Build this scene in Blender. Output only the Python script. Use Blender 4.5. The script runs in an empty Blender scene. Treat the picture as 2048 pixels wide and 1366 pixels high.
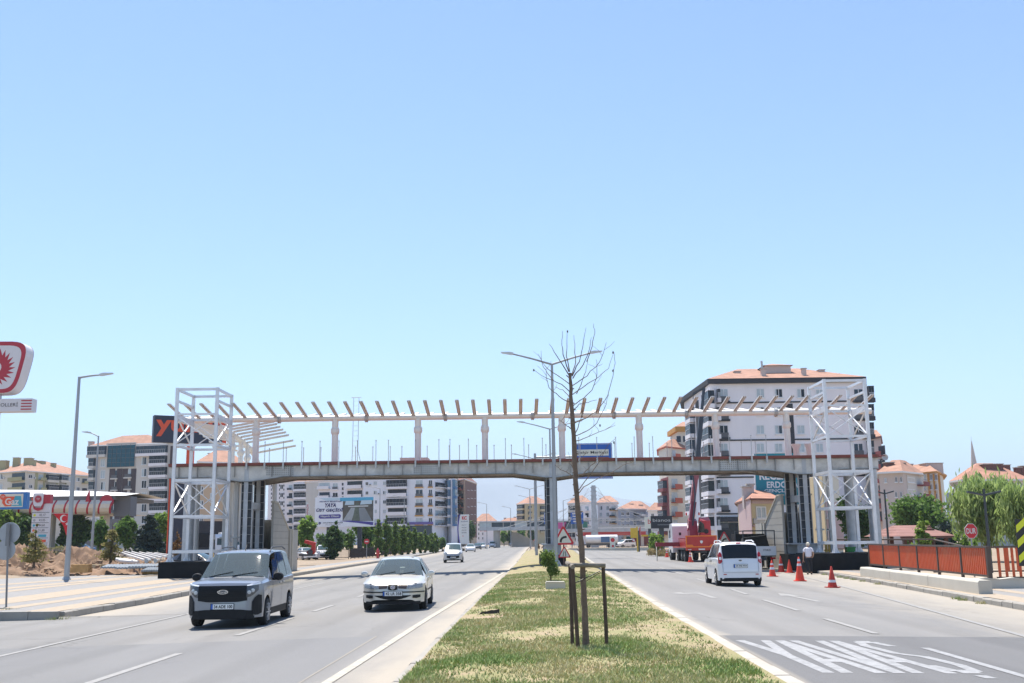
import bpy, bmesh, math, random
import numpy as np
from mathutils import Vector, Matrix

# ------------------------------------------------------------------ camera, sky, sun, exposure
SC = bpy.context.scene
COL = SC.collection
LENS_PX = 2100.0
PITCH = math.atan(396 / LENS_PX)
ROLL = 0.0135
EYE = Vector((0, 0, 1.9))
_fw = Vector((0, math.cos(PITCH), math.sin(PITCH)))
_u0 = Vector((0, -math.sin(PITCH), math.cos(PITCH)))
_rt = Vector((1, 0, 0)) * math.cos(ROLL) - _u0 * math.sin(ROLL)
_up = _u0 * math.cos(ROLL) + Vector((1, 0, 0)) * math.sin(ROLL)
cam_data = bpy.data.cameras.new('camera')
cam_data.sensor_width = 36.0
cam_data.lens = LENS_PX / 2048 * 36.0
cam_data.clip_start = 0.1
cam_data.clip_end = 60000
cam = bpy.data.objects.new('camera', cam_data)
COL.objects.link(cam)
cam.matrix_world = Matrix(((_rt.x, _up.x, -_fw.x, EYE.x), (_rt.y, _up.y, -_fw.y, EYE.y), (_rt.z, _up.z, -_fw.z, EYE.z), (0, 0, 0, 1)))
SC.camera = cam

SUN_TO = Vector((-0.15, 0.36, 1.0)).normalized()      # direction towards the sun: high, ahead and a little left
SUN_EL = math.asin(SUN_TO.z)
SUN_AZ = math.atan2(SUN_TO.x, SUN_TO.y)
world = bpy.data.worlds.new('World')
SC.world = world
world.use_nodes = True
wn = world.node_tree
wn.nodes.clear()
sky = wn.nodes.new('ShaderNodeTexSky')
sky.sky_type = 'NISHITA'
sky.sun_disc = False
sky.sun_elevation = SUN_EL
sky.sun_rotation = SUN_AZ
sky.altitude = 900
sky.air_density = 1.0
sky.dust_density = 0.35
sky.ozone_density = 4.5
bg = wn.nodes.new('ShaderNodeBackground')
bg.inputs[1].default_value = 0.116
wo = wn.nodes.new('ShaderNodeOutputWorld')
wn.links.new(sky.outputs[0], bg.inputs[0])
wn.links.new(bg.outputs[0], wo.inputs[0])
sun_d = bpy.data.lights.new('sun', 'SUN')
sun_d.energy = 4.4
sun_d.angle = math.radians(0.53)
sun_d.color = (1.0, 0.93, 0.83)
sun = bpy.data.objects.new('sun', sun_d)
COL.objects.link(sun)
sun.rotation_euler = SUN_TO.to_track_quat('Z', 'Y').to_euler()
sun.location = (0, 0, 60)
SC.view_settings.view_transform = 'Standard'
SC.view_settings.look = 'None'
SC.view_settings.exposure = 1.0
SC.view_settings.gamma = 1.0
SC.view_settings.use_curve_mapping = False
SC.render.engine = 'CYCLES'
SC.cycles.use_denoising = True
SC.cycles.max_bounces = 6
SC.cycles.diffuse_bounces = 3
SC.cycles.glossy_bounces = 3
SC.cycles.transmission_bounces = 4
SC.cycles.transparent_max_bounces = 6
SC.cycles.caustics_reflective = False
SC.cycles.caustics_refractive = False

HAZE = 0.00018
RNG = random.Random(7)
NP = np.random.default_rng(11)

# ------------------------------------------------------------------ measuring: turn a sighting in the photograph (2048 x 1366) into metres
def sight(px, py):
    return _rt * (px - 1024) + _up * (683 - py) + _fw * LENS_PX
def at(px, py, Y):
    d = sight(px, py)
    return EYE + d * (Y / d.y)
def on(px, py, z=0.0):
    d = sight(px, py)
    return EYE + d * ((z - EYE.z) / d.z)
def lerp(a, b, t):
    return a + (b - a) * t
def interp(tab, y):
    return float(np.interp(y, [t[0] for t in tab], [t[1] for t in tab]))

# ------------------------------------------------------------------ materials
MATS = {}
def mat(name, col, rough=0.6, metal=0.0, var=0.08, scale=3.0, bump=0.0, bscale=None, spec=0.5, coat=0.0, dirt=None, dirt_amt=0.0, dirt_scale=0.6, streak=False):
    if name in MATS:
        return MATS[name]
    m = bpy.data.materials.new(name)
    m.use_nodes = True
    nt = m.node_tree
    b = nt.nodes['Principled BSDF']
    b.inputs['Base Color'].default_value = (*col, 1)
    b.inputs['Roughness'].default_value = rough
    b.inputs['Metallic'].default_value = metal
    b.inputs['Specular IOR Level'].default_value = spec
    if coat:
        b.inputs['Coat Weight'].default_value = coat
        b.inputs['Coat Roughness'].default_value = 0.05
    tc = nt.nodes.new('ShaderNodeTexCoord')
    src = tc.outputs['Object']
    if var > 0 or dirt:
        vec = src
        if streak:
            mp = nt.nodes.new('ShaderNodeMapping')
            mp.inputs['Scale'].default_value = (1, 1, 0.12)
            nt.links.new(src, mp.inputs[0])
            vec = mp.outputs[0]
        n = nt.nodes.new('ShaderNodeTexNoise')
        n.inputs['Scale'].default_value = scale
        n.inputs['Detail'].default_value = 5
        n.inputs['Roughness'].default_value = 0.62
        nt.links.new(vec, n.inputs['Vector'])
        mr = nt.nodes.new('ShaderNodeMapRange')
        mr.inputs[1].default_value = 0.3
        mr.inputs[2].default_value = 0.7
        mr.inputs[3].default_value = 1 - var
        mr.inputs[4].default_value = 1 + var
        nt.links.new(n.outputs[0], mr.inputs[0])
        mx = nt.nodes.new('ShaderNodeMix')
        mx.data_type = 'RGBA'
        mx.blend_type = 'MULTIPLY'
        mx.inputs[0].default_value = 1
        mx.inputs[6].default_value = (*col, 1)
        nt.links.new(mr.outputs[0], mx.inputs[7])
        out = mx.outputs[2]
        if dirt:
            n2 = nt.nodes.new('ShaderNodeTexNoise')
            n2.inputs['Scale'].default_value = dirt_scale
            n2.inputs['Detail'].default_value = 7
            n2.inputs['Roughness'].default_value = 0.7
            nt.links.new(vec, n2.inputs['Vector'])
            r2 = nt.nodes.new('ShaderNodeMapRange')
            r2.inputs[1].default_value = 0.45
            r2.inputs[2].default_value = 0.72
            r2.inputs[3].default_value = 0
            r2.inputs[4].default_value = dirt_amt
            nt.links.new(n2.outputs[0], r2.inputs[0])
            m2 = nt.nodes.new('ShaderNodeMix')
            m2.data_type = 'RGBA'
            nt.links.new(r2.outputs[0], m2.inputs[0])
            nt.links.new(out, m2.inputs[6])
            m2.inputs[7].default_value = (*dirt, 1)
            out = m2.outputs[2]
        nt.links.new(out, b.inputs['Base Color'])
    if bump:
        nb = nt.nodes.new('ShaderNodeTexNoise')
        nb.inputs['Scale'].default_value = bscale or scale * 8
        nb.inputs['Detail'].default_value = 4
        nt.links.new(src, nb.inputs['Vector'])
        bp = nt.nodes.new('ShaderNodeBump')
        bp.inputs['Strength'].default_value = bump
        bp.inputs['Distance'].default_value = 0.02
        nt.links.new(nb.outputs[0], bp.inputs['Height'])
        nt.links.new(bp.outputs[0], b.inputs['Normal'])
    MATS[name] = m
    return m
def glass(name, col, rough=0.05, spec=0.6):
    return mat(name, col, rough, 0.0, 0.12, 0.9, spec=spec)

# ------------------------------------------------------------------ scene tree
def tag(o, label=None, cat=None, group=None, kind=None):
    if label: o['label'] = label
    if cat: o['category'] = cat
    if group: o['group'] = group
    if kind: o['kind'] = kind
    return o
def thing(name, label, cat, loc=(0, 0, 0), rz=0.0, group=None):
    o = bpy.data.objects.new(name, None)
    o.empty_display_size = 0.2
    COL.objects.link(o)
    o.location = loc
    o.rotation_euler = (0, 0, rz)
    return tag(o, label, cat, group)
def copy_tree(o, parent=None, loc=None, rz=None, label=None, group=None, scale=None):
    c = o.copy()
    COL.objects.link(c)
    if parent is not None:
        c.parent = parent
    if loc is not None: c.location = loc
    if rz is not None: c.rotation_euler = (0, 0, rz)
    if scale is not None: c.scale = (scale,) * 3
    if label: c['label'] = label
    if group: c['group'] = group
    for ch in list(o.children):
        copy_tree(ch, c)
    return c

def offset_of(p):
    v = Vector((0, 0, 0))
    while p is not None:
        v = v + p.location
        p = p.parent
    return v
class MB:
    """collects faces, links them as one mesh object"""
    def __init__(s):
        s.v = []; s.f = []
    def add(s, vs, fs):
        n = len(s.v)
        s.v += [tuple(v) for v in vs]
        s.f += [tuple(i + n for i in f) for f in fs]
        return s
    def box(s, x0, x1, y0, y1, z0, z1):
        return s.add([(x0, y0, z0), (x1, y0, z0), (x1, y1, z0), (x0, y1, z0), (x0, y0, z1), (x1, y0, z1), (x1, y1, z1), (x0, y1, z1)],
                     [(0, 3, 2, 1), (4, 5, 6, 7), (0, 1, 5, 4), (1, 2, 6, 5), (2, 3, 7, 6), (3, 0, 4, 7)])
    def bar(s, a, b, w, h, up=(0, 0, 1)):
        a = Vector(a); b = Vector(b); d = (b - a).normalized(); u = Vector(up)
        if abs(d.dot(u)) > 0.99: u = Vector((0, 1, 0))
        r = d.cross(u).normalized() * (w / 2); u = r.cross(d).normalized() * (h / 2)
        vs = [a - r - u, a + r - u, a + r + u, a - r + u, b - r - u, b + r - u, b + r + u, b - r + u]
        return s.add(vs, [(0, 3, 2, 1), (4, 5, 6, 7), (0, 1, 5, 4), (1, 2, 6, 5), (2, 3, 7, 6), (3, 0, 4, 7)][::1])
    def tube(s, pts, rad, n=8, cap=True):
        pts = [Vector(p) for p in pts]
        if not hasattr(rad, '__len__'): rad = [rad] * len(pts)
        base = len(s.v); prev = None
        for i, p in enumerate(pts):
            d = (pts[min(i + 1, len(pts) - 1)] - pts[max(i - 1, 0)]).normalized()
            if prev is None:
                u = Vector((0, 0, 1)) if abs(d.z) < 0.9 else Vector((1, 0, 0))
                r = d.cross(u).normalized()
            else:
                r = (prev - d * prev.dot(d)).normalized()
            prev = r; q = d.cross(r)
            for k in range(n):
                t = 2 * math.pi * k / n
                s.v.append(tuple(p + (r * math.cos(t) + q * math.sin(t)) * rad[i]))
        for i in range(len(pts) - 1):
            for k in range(n):
                a = base + i * n + k; b = base + i * n + (k + 1) % n
                s.f.append((a, b, b + n, a + n))
        if cap:
            s.f.append(tuple(base + k for k in range(n))[::-1])
            e = base + (len(pts) - 1) * n
            s.f.append(tuple(e + k for k in range(n)))
        return s
    def lathe(s, prof, n=16, c=(0, 0, 0), axis='z'):
        base = len(s.v)
        for (r, z) in prof:
            for k in range(n):
                t = 2 * math.pi * k / n
                p = (r * math.cos(t), r * math.sin(t), z)
                if axis == 'x': p = (p[2], p[0], p[1])
                elif axis == 'y': p = (p[0], p[2], p[1])
                s.v.append((p[0] + c[0], p[1] + c[1], p[2] + c[2]))
        for i in range(len(prof) - 1):
            for k in range(n):
                a = base + i * n + k; b = base + i * n + (k + 1) % n
                s.f.append((a, b, b + n, a + n))
        s.f.append(tuple(base + k for k in range(n))[::-1])
        e = base + (len(prof) - 1) * n
        s.f.append(tuple(e + k for k in range(n)))
        return s
    def prism(s, poly, o, ux, uy, t):
        """flat polygon given in (a, b) along ux, uy from o, thickness vector t (towards the back)"""
        o = Vector(o); ux = Vector(ux); uy = Vector(uy); t = Vector(t); n = len(poly)
        vs = [o + ux * a + uy * b for a, b in poly] + [o + ux * a + uy * b + t for a, b in poly]
        return s.add(vs, [tuple(range(n)), tuple(range(2 * n - 1, n - 1, -1))] + [(i, i + n, (i + 1) % n + n, (i + 1) % n) for i in range(n)])
    def grid(s, rows):
        nr = len(rows); nc = len(rows[0]); base = len(s.v)
        for r in rows: s.v += [tuple(p) for p in r]
        for i in range(nr - 1):
            for j in range(nc - 1):
                a = base + i * nc + j
                s.f.append((a, a + 1, a + nc + 1, a + nc))
        return s
    def mesh(s, name, off=(0, 0, 0), smooth=False, sharp=35):
        me = bpy.data.meshes.new(name)
        ox, oy, oz = off
        me.from_pydata([(x - ox, y - oy, z - oz) for x, y, z in s.v], [], s.f)
        bm = bmesh.new(); bm.from_mesh(me)
        if smooth: bmesh.ops.remove_doubles(bm, verts=bm.verts, dist=0.0004)
        bmesh.ops.recalc_face_normals(bm, faces=bm.faces)
        if smooth:
            for f in bm.faces: f.smooth = True
            for e in bm.edges:
                if len(e.link_faces) != 2 or e.calc_face_angle(0) > math.radians(sharp): e.smooth = False
        bm.to_mesh(me); bm.free()
        return me
    def build(s, name, m, parent=None, world=True, smooth=False, loc=None, sharp=35, fix=True):
        """world=True: the coordinates are world metres; the parent's place is taken off"""
        off = offset_of(parent) if (parent is not None and world) else Vector((0, 0, 0))
        if loc is not None: off = off + Vector(loc)
        me = s.mesh(name, off, smooth, sharp)
        me.materials.append(m)
        o = bpy.data.objects.new(name, me)
        if parent is not None: o.parent = parent
        if loc is not None: o.location = loc
        COL.objects.link(o)
        return o
def raw_mesh(name, v, f, m, parent=None, kind=None):
    """large numpy meshes: v (n,3), f (k,3 or 4)"""
    me = bpy.data.meshes.new(name)
    v = np.asarray(v, dtype=np.float32); f = np.asarray(f, dtype=np.int32)
    k = f.shape[1]
    me.vertices.add(len(v)); me.vertices.foreach_set('co', v.ravel())
    me.loops.add(f.size); me.loops.foreach_set('vertex_index', f.ravel())
    me.polygons.add(len(f)); me.polygons.foreach_set('loop_start', np.arange(0, f.size, k, dtype=np.int32))
    me.polygons.foreach_set('loop_total', np.full(len(f), k, dtype=np.int32))
    me.update(calc_edges=True)
    me.materials.append(m)
    o = bpy.data.objects.new(name, me)
    if parent is not None: o.parent = parent
    COL.objects.link(o)
    if kind: o['kind'] = kind
    return o
_txt = {}
def text_mesh(s, bold=0.0):
    key = (s, bold)
    if key in _txt: return _txt[key]
    c = bpy.data.curves.new('lettering', 'FONT')
    c.body = s; c.align_x = 'CENTER'; c.align_y = 'CENTER'; c.resolution_u = 3; c.offset = bold
    o = bpy.data.objects.new('lettering', c)
    COL.objects.link(o)
    dg = bpy.context.evaluated_depsgraph_get()
    me = bpy.data.meshes.new_from_object(o.evaluated_get(dg))
    v = np.array([p.co[:] for p in me.vertices]); f = [tuple(p.vertices) for p in me.polygons]
    bpy.data.objects.remove(o); bpy.data.meshes.remove(me)
    lo = v.min(0); hi = v.max(0)
    v = (v - (lo + hi) / 2) / np.maximum(hi - lo, 1e-6)
    _txt[key] = (v, f)
    return _txt[key]
def write(s, o, ux, uy, w, h, m, parent, world=True, bold=0.0, shear=0.0, name='lettering', lift=0.012):
    """flat writing centred on o, w by h metres, lifted off its board along ux x uy"""
    v, f = text_mesh(s, bold)
    o = Vector(o); ux = Vector(ux).normalized(); uy = Vector(uy).normalized(); n = ux.cross(uy)
    q = MB()
    q.v = [tuple(o + ux * (a * w + shear * b * h) + uy * (b * h) + n * lift) for a, b, _ in v]
    q.f = f
    off = offset_of(parent) if (parent is not None and world) else Vector((0, 0, 0))
    me = bpy.data.meshes.new(name)
    me.from_pydata([(x - off.x, y - off.y, z - off.z) for x, y, z in q.v], [], q.f)
    me.materials.append(m)
    ob = bpy.data.objects.new(name, me)
    ob.parent = parent
    COL.objects.link(ob)
    return ob
X = Vector((1, 0, 0)); Y_ = Vector((0, 1, 0)); Z = Vector((0, 0, 1))
# ------------------------------------------------------------------ the lie of the land
XL = [(-20, -1.9), (0, -1.75), (14.9, -1.6), (23.4, -1.42), (34.8, -1.14), (48.6, -0.72), (81, 0.0), (132, 0.94), (252, 3.35), (330, 5.5), (420, 11)]
XR = [(-20, 3.25), (0, 3.35), (14.4, 3.53), (22.3, 3.76), (32.2, 4.02), (46.9, 4.56), (65.6, 5.18), (109, 6.9), (161, 9.07), (252, 10.5), (420, 18)]
KL = [(-20, -13), (31, -13.0), (38.4, -13.1), (45.6, -13.5), (68, -14.0), (91, -14.0), (126, -13.6), (170, -13.5), (200, -13.8), (330, -12), (420, -6)]
KR = [(-20, 10.6), (20, 12.6), (28.5, 13.4), (34.9, 14.05), (49.2, 15.75), (59, 16.7), (68, 17.2), (100, 19.0), (135, 21), (170, 22.5), (420, 30)]
def zr(x, y):
    c = (interp(XL, y) + interp(XR, y)) / 2
    return -0.02 * (min(abs(x - c), 17) - 6)
def zland(x, y):
    """open ground beside the road"""
    if x < 0:
        d = interp(KL, y) - x
        e = min(max((d - 9) / 22, 0), 1)
        z = zr(x, y) - 0.05 + 0.13 * min(max(d / 1.5, 0), 1) + 0.95 * e * e * (3 - 2 * e)
        return z
    d = x - interp(KR, y)
    e = min(max(d / 20, 0), 1)
    return zr(x, y) - 0.03 + 0.12 * e
def nz(x, y, s=1.0, seed=0.0):
    from mathutils import noise
    return noise.noise(Vector((x * s + seed, y * s - seed, seed)))
def fbm(x, y, s=1.0, seed=0.0, o=4):
    t = 0; a = 1
    for i in range(o):
        t += a * nz(x, y, s * 2 ** i, seed + 7.3 * i); a *= 0.5
    return t

def attr_sheet(name, xs_of, ys, ncol, zf, m, lat=True, kind='structure'):
    """a sheet between two edge curves, with the distance from its inner edge kept per point"""
    rows = []; la = []; wi = []
    for y in ys:
        a, b = xs_of(y)
        r = []
        for j in range(ncol + 1):
            x = lerp(a, b, j / ncol)
            r.append((x, y, zf(x, y))); la.append(abs(x - a)); wi.append(abs(b - x))
        rows.append(r)
    q = MB().grid(rows)
    me = bpy.data.meshes.new(name)
    f = q.f
    me.from_pydata(q.v, [], f)
    if sum(p.normal.z for p in me.polygons) < 0: me.flip_normals()
    for nm, arr in (('lat', la), ('wid', wi)):
        at_ = me.attributes.new(nm, 'FLOAT', 'POINT')
        at_.data.foreach_set('value', np.array(arr, dtype=np.float32))
    for p in me.polygons: p.use_smooth = True
    me.materials.append(m)
    o = bpy.data.objects.new(name, me)
    COL.objects.link(o)
    tag(o, kind=kind)
    return o

def asphalt(name, base, tint_dark, dust, inner, outer, lane=3.45):
    m = bpy.data.materials.new(name); m.use_nodes = True
    nt = m.node_tree; L = nt.links.new; N = nt.nodes.new
    b = nt.nodes['Principled BSDF']; b.inputs['Roughness'].default_value = 0.78; b.inputs['Specular IOR Level'].default_value = 0.35
    g = N('ShaderNodeNewGeometry')
    def noise(scale, detail=5, sc=(1, 1, 1), rough=0.6):
        mp = N('ShaderNodeMapping'); mp.inputs['Scale'].default_value = sc; L(g.outputs['Position'], mp.inputs[0])
        n = N('ShaderNodeTexNoise'); n.inputs['Scale'].default_value = scale; n.inputs['Detail'].default_value = detail; n.inputs['Roughness'].default_value = rough
        L(mp.outputs[0], n.inputs['Vector']); return n.outputs[0]
    def rng(src, a, b_, c, d):
        r = N('ShaderNodeMapRange'); r.inputs[1].default_value = a; r.inputs[2].default_value = b_; r.inputs[3].default_value = c; r.inputs[4].default_value = d
        L(src, r.inputs[0]); return r.outputs[0]
    def math_(op, a, b_=None):
        n = N('ShaderNodeMath'); n.operation = op
        for i, v in enumerate((a, b_)):
            if v is None: continue
            if isinstance(v, (int, float)): n.inputs[i].default_value = v
            else: L(v, n.inputs[i])
        return n.outputs[0]
    def mix(f, a, c):
        n = N('ShaderNodeMix'); n.data_type = 'RGBA'
        if isinstance(f, (int, float)): n.inputs[0].default_value = f
        else: L(f, n.inputs[0])
        for i, v in ((6, a), (7, c)):
            if isinstance(v, tuple): n.inputs[i].default_value = (*v, 1)
            else: L(v, n.inputs[i])
        return n.outputs[2]
    at1 = N('ShaderNodeAttribute'); at1.attribute_name = 'lat'
    at2 = N('ShaderNodeAttribute'); at2.attribute_name = 'wid'
    lat, wid = at1.outputs['Fac'], at2.outputs['Fac']
    c = mix(rng(noise(0.35, 6, (1.6, 0.22, 1)), 0.35, 0.65, 0, 1), base, tint_dark)
    # wheel paths: two per lane, slightly polished
    ph = math_('COSINE', math_('MULTIPLY', math_('ADD', lat, 0.3), 4 * math.pi / lane))
    tr = math_('MULTIPLY', rng(ph, 0.1, 1, 0, 1), rng(noise(0.5, 4, (1, 0.08, 1)), 0.3, 0.7, 0.2, 0.8))
    c = mix(tr, c, tuple(v * 0.74 for v in base))
    sp = rng(noise(55, 3), 0.3, 0.7, 0.84, 1.16)
    mu = N('ShaderNodeMix'); mu.data_type = 'RGBA'; mu.blend_type = 'MULTIPLY'; mu.inputs[0].default_value = 1
    L(c, mu.inputs[6]); L(sp, mu.inputs[7]); c = mu.outputs[2]
    # fine crack network, only in some places, and dark drips
    wv = N('ShaderNodeTexVoronoi'); wv.feature = 'DISTANCE_TO_EDGE'; wv.inputs['Scale'].default_value = 0.42; mpv = N('ShaderNodeMapping'); mpv.inputs['Scale'].default_value = (1.0, 0.55, 1)
    dis = N('ShaderNodeTexNoise'); dis.inputs['Scale'].default_value = 1.3; dis.inputs['Detail'].default_value = 4; L(g.outputs['Position'], dis.inputs['Vector'])
    av = N('ShaderNodeVectorMath'); av.operation = 'MULTIPLY_ADD'; L(dis.outputs['Color'], av.inputs[0]); av.inputs[1].default_value = (1.2, 1.2, 0); L(g.outputs['Position'], av.inputs[2])
    L(av.outputs[0], mpv.inputs[0]); L(mpv.outputs[0], wv.inputs['Vector'])
    crk = math_('MULTIPLY', rng(wv.outputs['Distance'], 0.004, 0.016, 0.55, 0), rng(noise(0.11, 3), 0.48, 0.6, 0, 1))
    c = mix(crk, c, tuple(v * 0.45 for v in base))
    c = mix(math_('MULTIPLY', rng(noise(2.2, 4, (1, 0.5, 1)), 0.66, 0.74, 0, 0.45), rng(noise(0.2, 2), 0.4, 0.6, 0.2, 1)), c, tuple(v * 0.6 for v in base))
    c = mix(rng(noise(0.07, 2, (1.3, 0.5, 1)), 0.52, 0.56, 0, 0.22), c, tuple(v * 0.72 for v in base))
    dn = noise(0.9, 7, (1, 0.3, 1), 0.68)
    d1 = rng(math_('ADD', lat, math_('MULTIPLY', dn, -inner * 1.5)), -inner * 0.55, inner * 0.35, 0.85, 0)
    d2 = rng(math_('ADD', wid, math_('MULTIPLY', dn, -outer * 1.3)), -outer * 0.5, outer * 0.6, 0.8, 0)
    c = mix(math_('MAXIMUM', d1, d2), c, dust)
    L(c, b.inputs['Base Color'])
    bp = N('ShaderNodeBump'); bp.inputs['Strength'].default_value = 0.25; bp.inputs['Distance'].default_value = 0.01
    L(noise(90, 3), bp.inputs['Height']); L(bp.outputs[0], b.inputs['Normal'])
    return m
M_road_l = asphalt('asphalt_worn', (0.222, 0.214, 0.202), (0.185, 0.182, 0.176), (0.38, 0.335, 0.27), 1.0, 2.6)
M_road_r = asphalt('asphalt_grey', (0.225, 0.217, 0.206), (0.19, 0.186, 0.18), (0.37, 0.33, 0.27), 0.35, 3.2)
M_sect = asphalt('asphalt_smooth', (0.185, 0.183, 0.18), (0.165, 0.164, 0.164), (0.3, 0.27, 0.22), 0.05, 0.3)
M_patch = asphalt('asphalt_fresh', (0.15, 0.148, 0.148), (0.13, 0.13, 0.13), (0.25, 0.23, 0.2), 0.1, 0.1)

def steps(a, b, d0, grow):
    ys = [a]; d = d0
    while ys[-1] < b:
        ys.append(min(b, ys[-1] + d)); d *= grow
    return ys
YS = steps(-12, 400, 2.0, 1.025)
def left_edges(y):
    out = interp(KL, y)
    if y < 31.0: out = -46.0
    return interp(XL, y), out
YSL = sorted(set([y for y in YS] + [30.9, 31.1]))
attr_sheet('road_towards_camera', left_edges, YSL, 14, lambda x, y: zr(x, y), M_road_l)
attr_sheet('road_away_from_camera', lambda y: (interp(XR, y), interp(KR, y) if y < 170 else 120), [y for y in YS if y < 168] + [168, 171, 174, 182, 190, 200], 14, lambda x, y: zr(x, y), M_road_r)

# painted markings and the dark repair patch lie on the road as thin sheets
M_line = mat('road_paint_worn', (0.42, 0.385, 0.31), 0.7, var=0.25, scale=9, dirt=(0.24, 0.235, 0.225), dirt_amt=0.75, dirt_scale=4)
M_line2 = mat('road_paint_faint', (0.275, 0.268, 0.255), 0.7, var=0.2, scale=9, dirt=(0.23, 0.225, 0.215), dirt_amt=0.9, dirt_scale=3)
M_line3 = mat('road_paint_white', (0.31, 0.31, 0.31), 0.65, var=0.2, scale=14, dirt=(0.18, 0.18, 0.18), dirt_amt=0.8, dirt_scale=5)
def ribbon(name, pts, w, m, h=0.010, n=12):
    rows = []
    for i in range(len(pts) - 1):
        for k in range(n + (i == len(pts) - 2)):
            t = k / n
            x = lerp(pts[i][0], pts[i + 1][0], t); y = lerp(pts[i][1], pts[i + 1][1], t)
            dx = pts[i + 1][0] - pts[i][0]; dy = pts[i + 1][1] - pts[i][1]; q = math.hypot(dx, dy)
            nx, ny = dy / q * w / 2, -dx / q * w / 2
            rows.append([(x - nx, y - ny, zr(x - nx, y - ny) + h), (x + nx, y + ny, zr(x + nx, y + ny) + h)])
    o = MB().grid(rows).build(name, m)
    return tag(o, kind='structure')
ribbon('edge_line', [(-2.62, 12), (-2.1, 26.4), (-1.52, 39.7), (-0.35, 68), (0.47, 100), (1.7, 160), (4.2, 260)], 0.15, M_line)
for a, b in ((12.5, 19.4), (22.9, 27.9), (30.4, 33.3), (38, 42), (48, 52), (58, 62), (68, 72), (80, 84), (92, 96), (106, 110)):
    f = lambda y: interp([(10, -6.1), (19.4, -6.0), (33, -5.62), (80, -5.1), (130, -4.4)], y)
    ribbon('lane_dash', [(f(a), a), (f(b), b)], 0.15, M_line2, n=4)
for pts in ([(-9.5, 15), (-9.5, 31), (-9.6, 44), (-9.6, 60)],):
    ribbon('edge_line', pts, 0.13, M_line2)
ribbon('edge_line', [(9.6, 20), (10.5, 26), (12.0, 36), (13.4, 46), (14.7, 56), (15.3, 61)], 0.14, M_line2)
for a, b in ((13.2, 18.4), (21.1, 25.0), (27.8, 32.7), (35.9, 39.8), (46, 50), (56, 60), (66, 70), (78, 82), (92, 96), (110, 114)):
    f = lambda y: interp([(10, 6.7), (15, 6.78), (18.4, 6.9), (25, 7.14), (32.7, 7.5), (39.8, 7.95), (60, 8.9), (115, 11.6)], y)
    ribbon('lane_dash', [(f(a), a), (f(b), b)], 0.15, M_line3 if a < 20 else M_line2, h=0.010, n=4)
ribbon('edge_line', [(4.6, 47), (5.35, 66), (7.1, 109), (9.2, 158)], 0.16, M_line)
attr_sheet('asphalt_patch', lambda y: (interp(XR, y) + 0.12, 11.2), [-4, 4, 10, 14, 17, 19, 20.55], 10, lambda x, y: zr(x, y) + 0.004 - (0.0 if y < 20 else 0.0), M_patch)
attr_sheet('asphalt_section', lambda y: (interp(XL, y) - 1.3, -11.5 - max(0, 14 - y) * .9), [-4, 4, 8, 12, 15, 18, 20, 21.6], 12, lambda x, y: zr(x, y) + 0.004, M_sect)
# slow-down word on the patch, stretched along the lane
LET = {'Y': [[(0, 1), (.5, .47)], [(1, 1), (.5, .47)], [(.5, .47), (.5, 0)]], 'A': [[(0, 0), (.5, 1)], [(1, 0), (.5, 1)], [(.24, .32), (.76, .32)]], 'V': [[(0, 1), (.5, 0)], [(1, 1), (.5, 0)]],
       'Ş': [[(.92, .80), (.7, .96)], [(.7, .955), (.22, .955)], [(.26, .97), (.06, .80)], [(.06, .82), (.24, .55)], [(.2, .56), (.8, .44)], [(.76, .46), (.94, .2)], [(.94, .22), (.76, .04)], [(.78, .045), (.25, .045)], [(.28, .05), (.06, .2)], [(.5, -.04), (.56, -.11)]]}
q = MB(); x0 = 4.02; zq = 0.0
for ch in 'YAVAŞ':
    wl = .46 if ch != 'Ş' else .52
    for (p0, p1) in LET[ch]:
        zq += .00015
        flat = abs(p1[1] - p0[1]) < .03; wx, wy = (0, .2) if flat else (.085, 0)
        P_ = [(x0 + p0[0] * wl, 14.9 + p0[1] * 4.65), (x0 + p1[0] * wl, 14.9 + p1[1] * 4.65)]
        vs = [(P_[0][0] - wx, P_[0][1] - wy), (P_[0][0] + wx, P_[0][1] + wy), (P_[1][0] + wx, P_[1][1] + wy), (P_[1][0] - wx, P_[1][1] - wy)]
        q.add([(a_, b_, zr(a_, b_) + .0065 + zq) for a_, b_ in vs], [(0, 1, 2, 3)])
    x0 += wl + .025
tag(q.build('road_lettering', M_line3), kind='structure')
def arrow(x, y, left):
    q = MB(); h = lambda a, b: (a, b, zr(a, b) + 0.006)
    q.add([h(x - .1, y), h(x + .1, y), h(x + .1, y + 3.2), h(x - .1, y + 3.2)], [(0, 1, 2, 3)])
    if left:
        q.add([h(x - .1, y + 2.6), h(x - .1, y + 3.2), h(x - .55, y + 3.0), h(x - .55, y + 2.4)], [(0, 1, 2, 3)])
        q.add([h(x - .5, y + 1.8), h(x - .5, y + 3.6), h(x - 1.0, y + 2.7)], [(0, 1, 2)])
    else:
        q.add([h(x - .35, y + 3.2), h(x + .35, y + 3.2), h(x, y + 5)], [(0, 1, 2)])
    tag(q.build('road_arrow', M_line2), kind='structure')
arrow(6.2, 33.6, True); arrow(9.0, 32.0, False)

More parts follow.
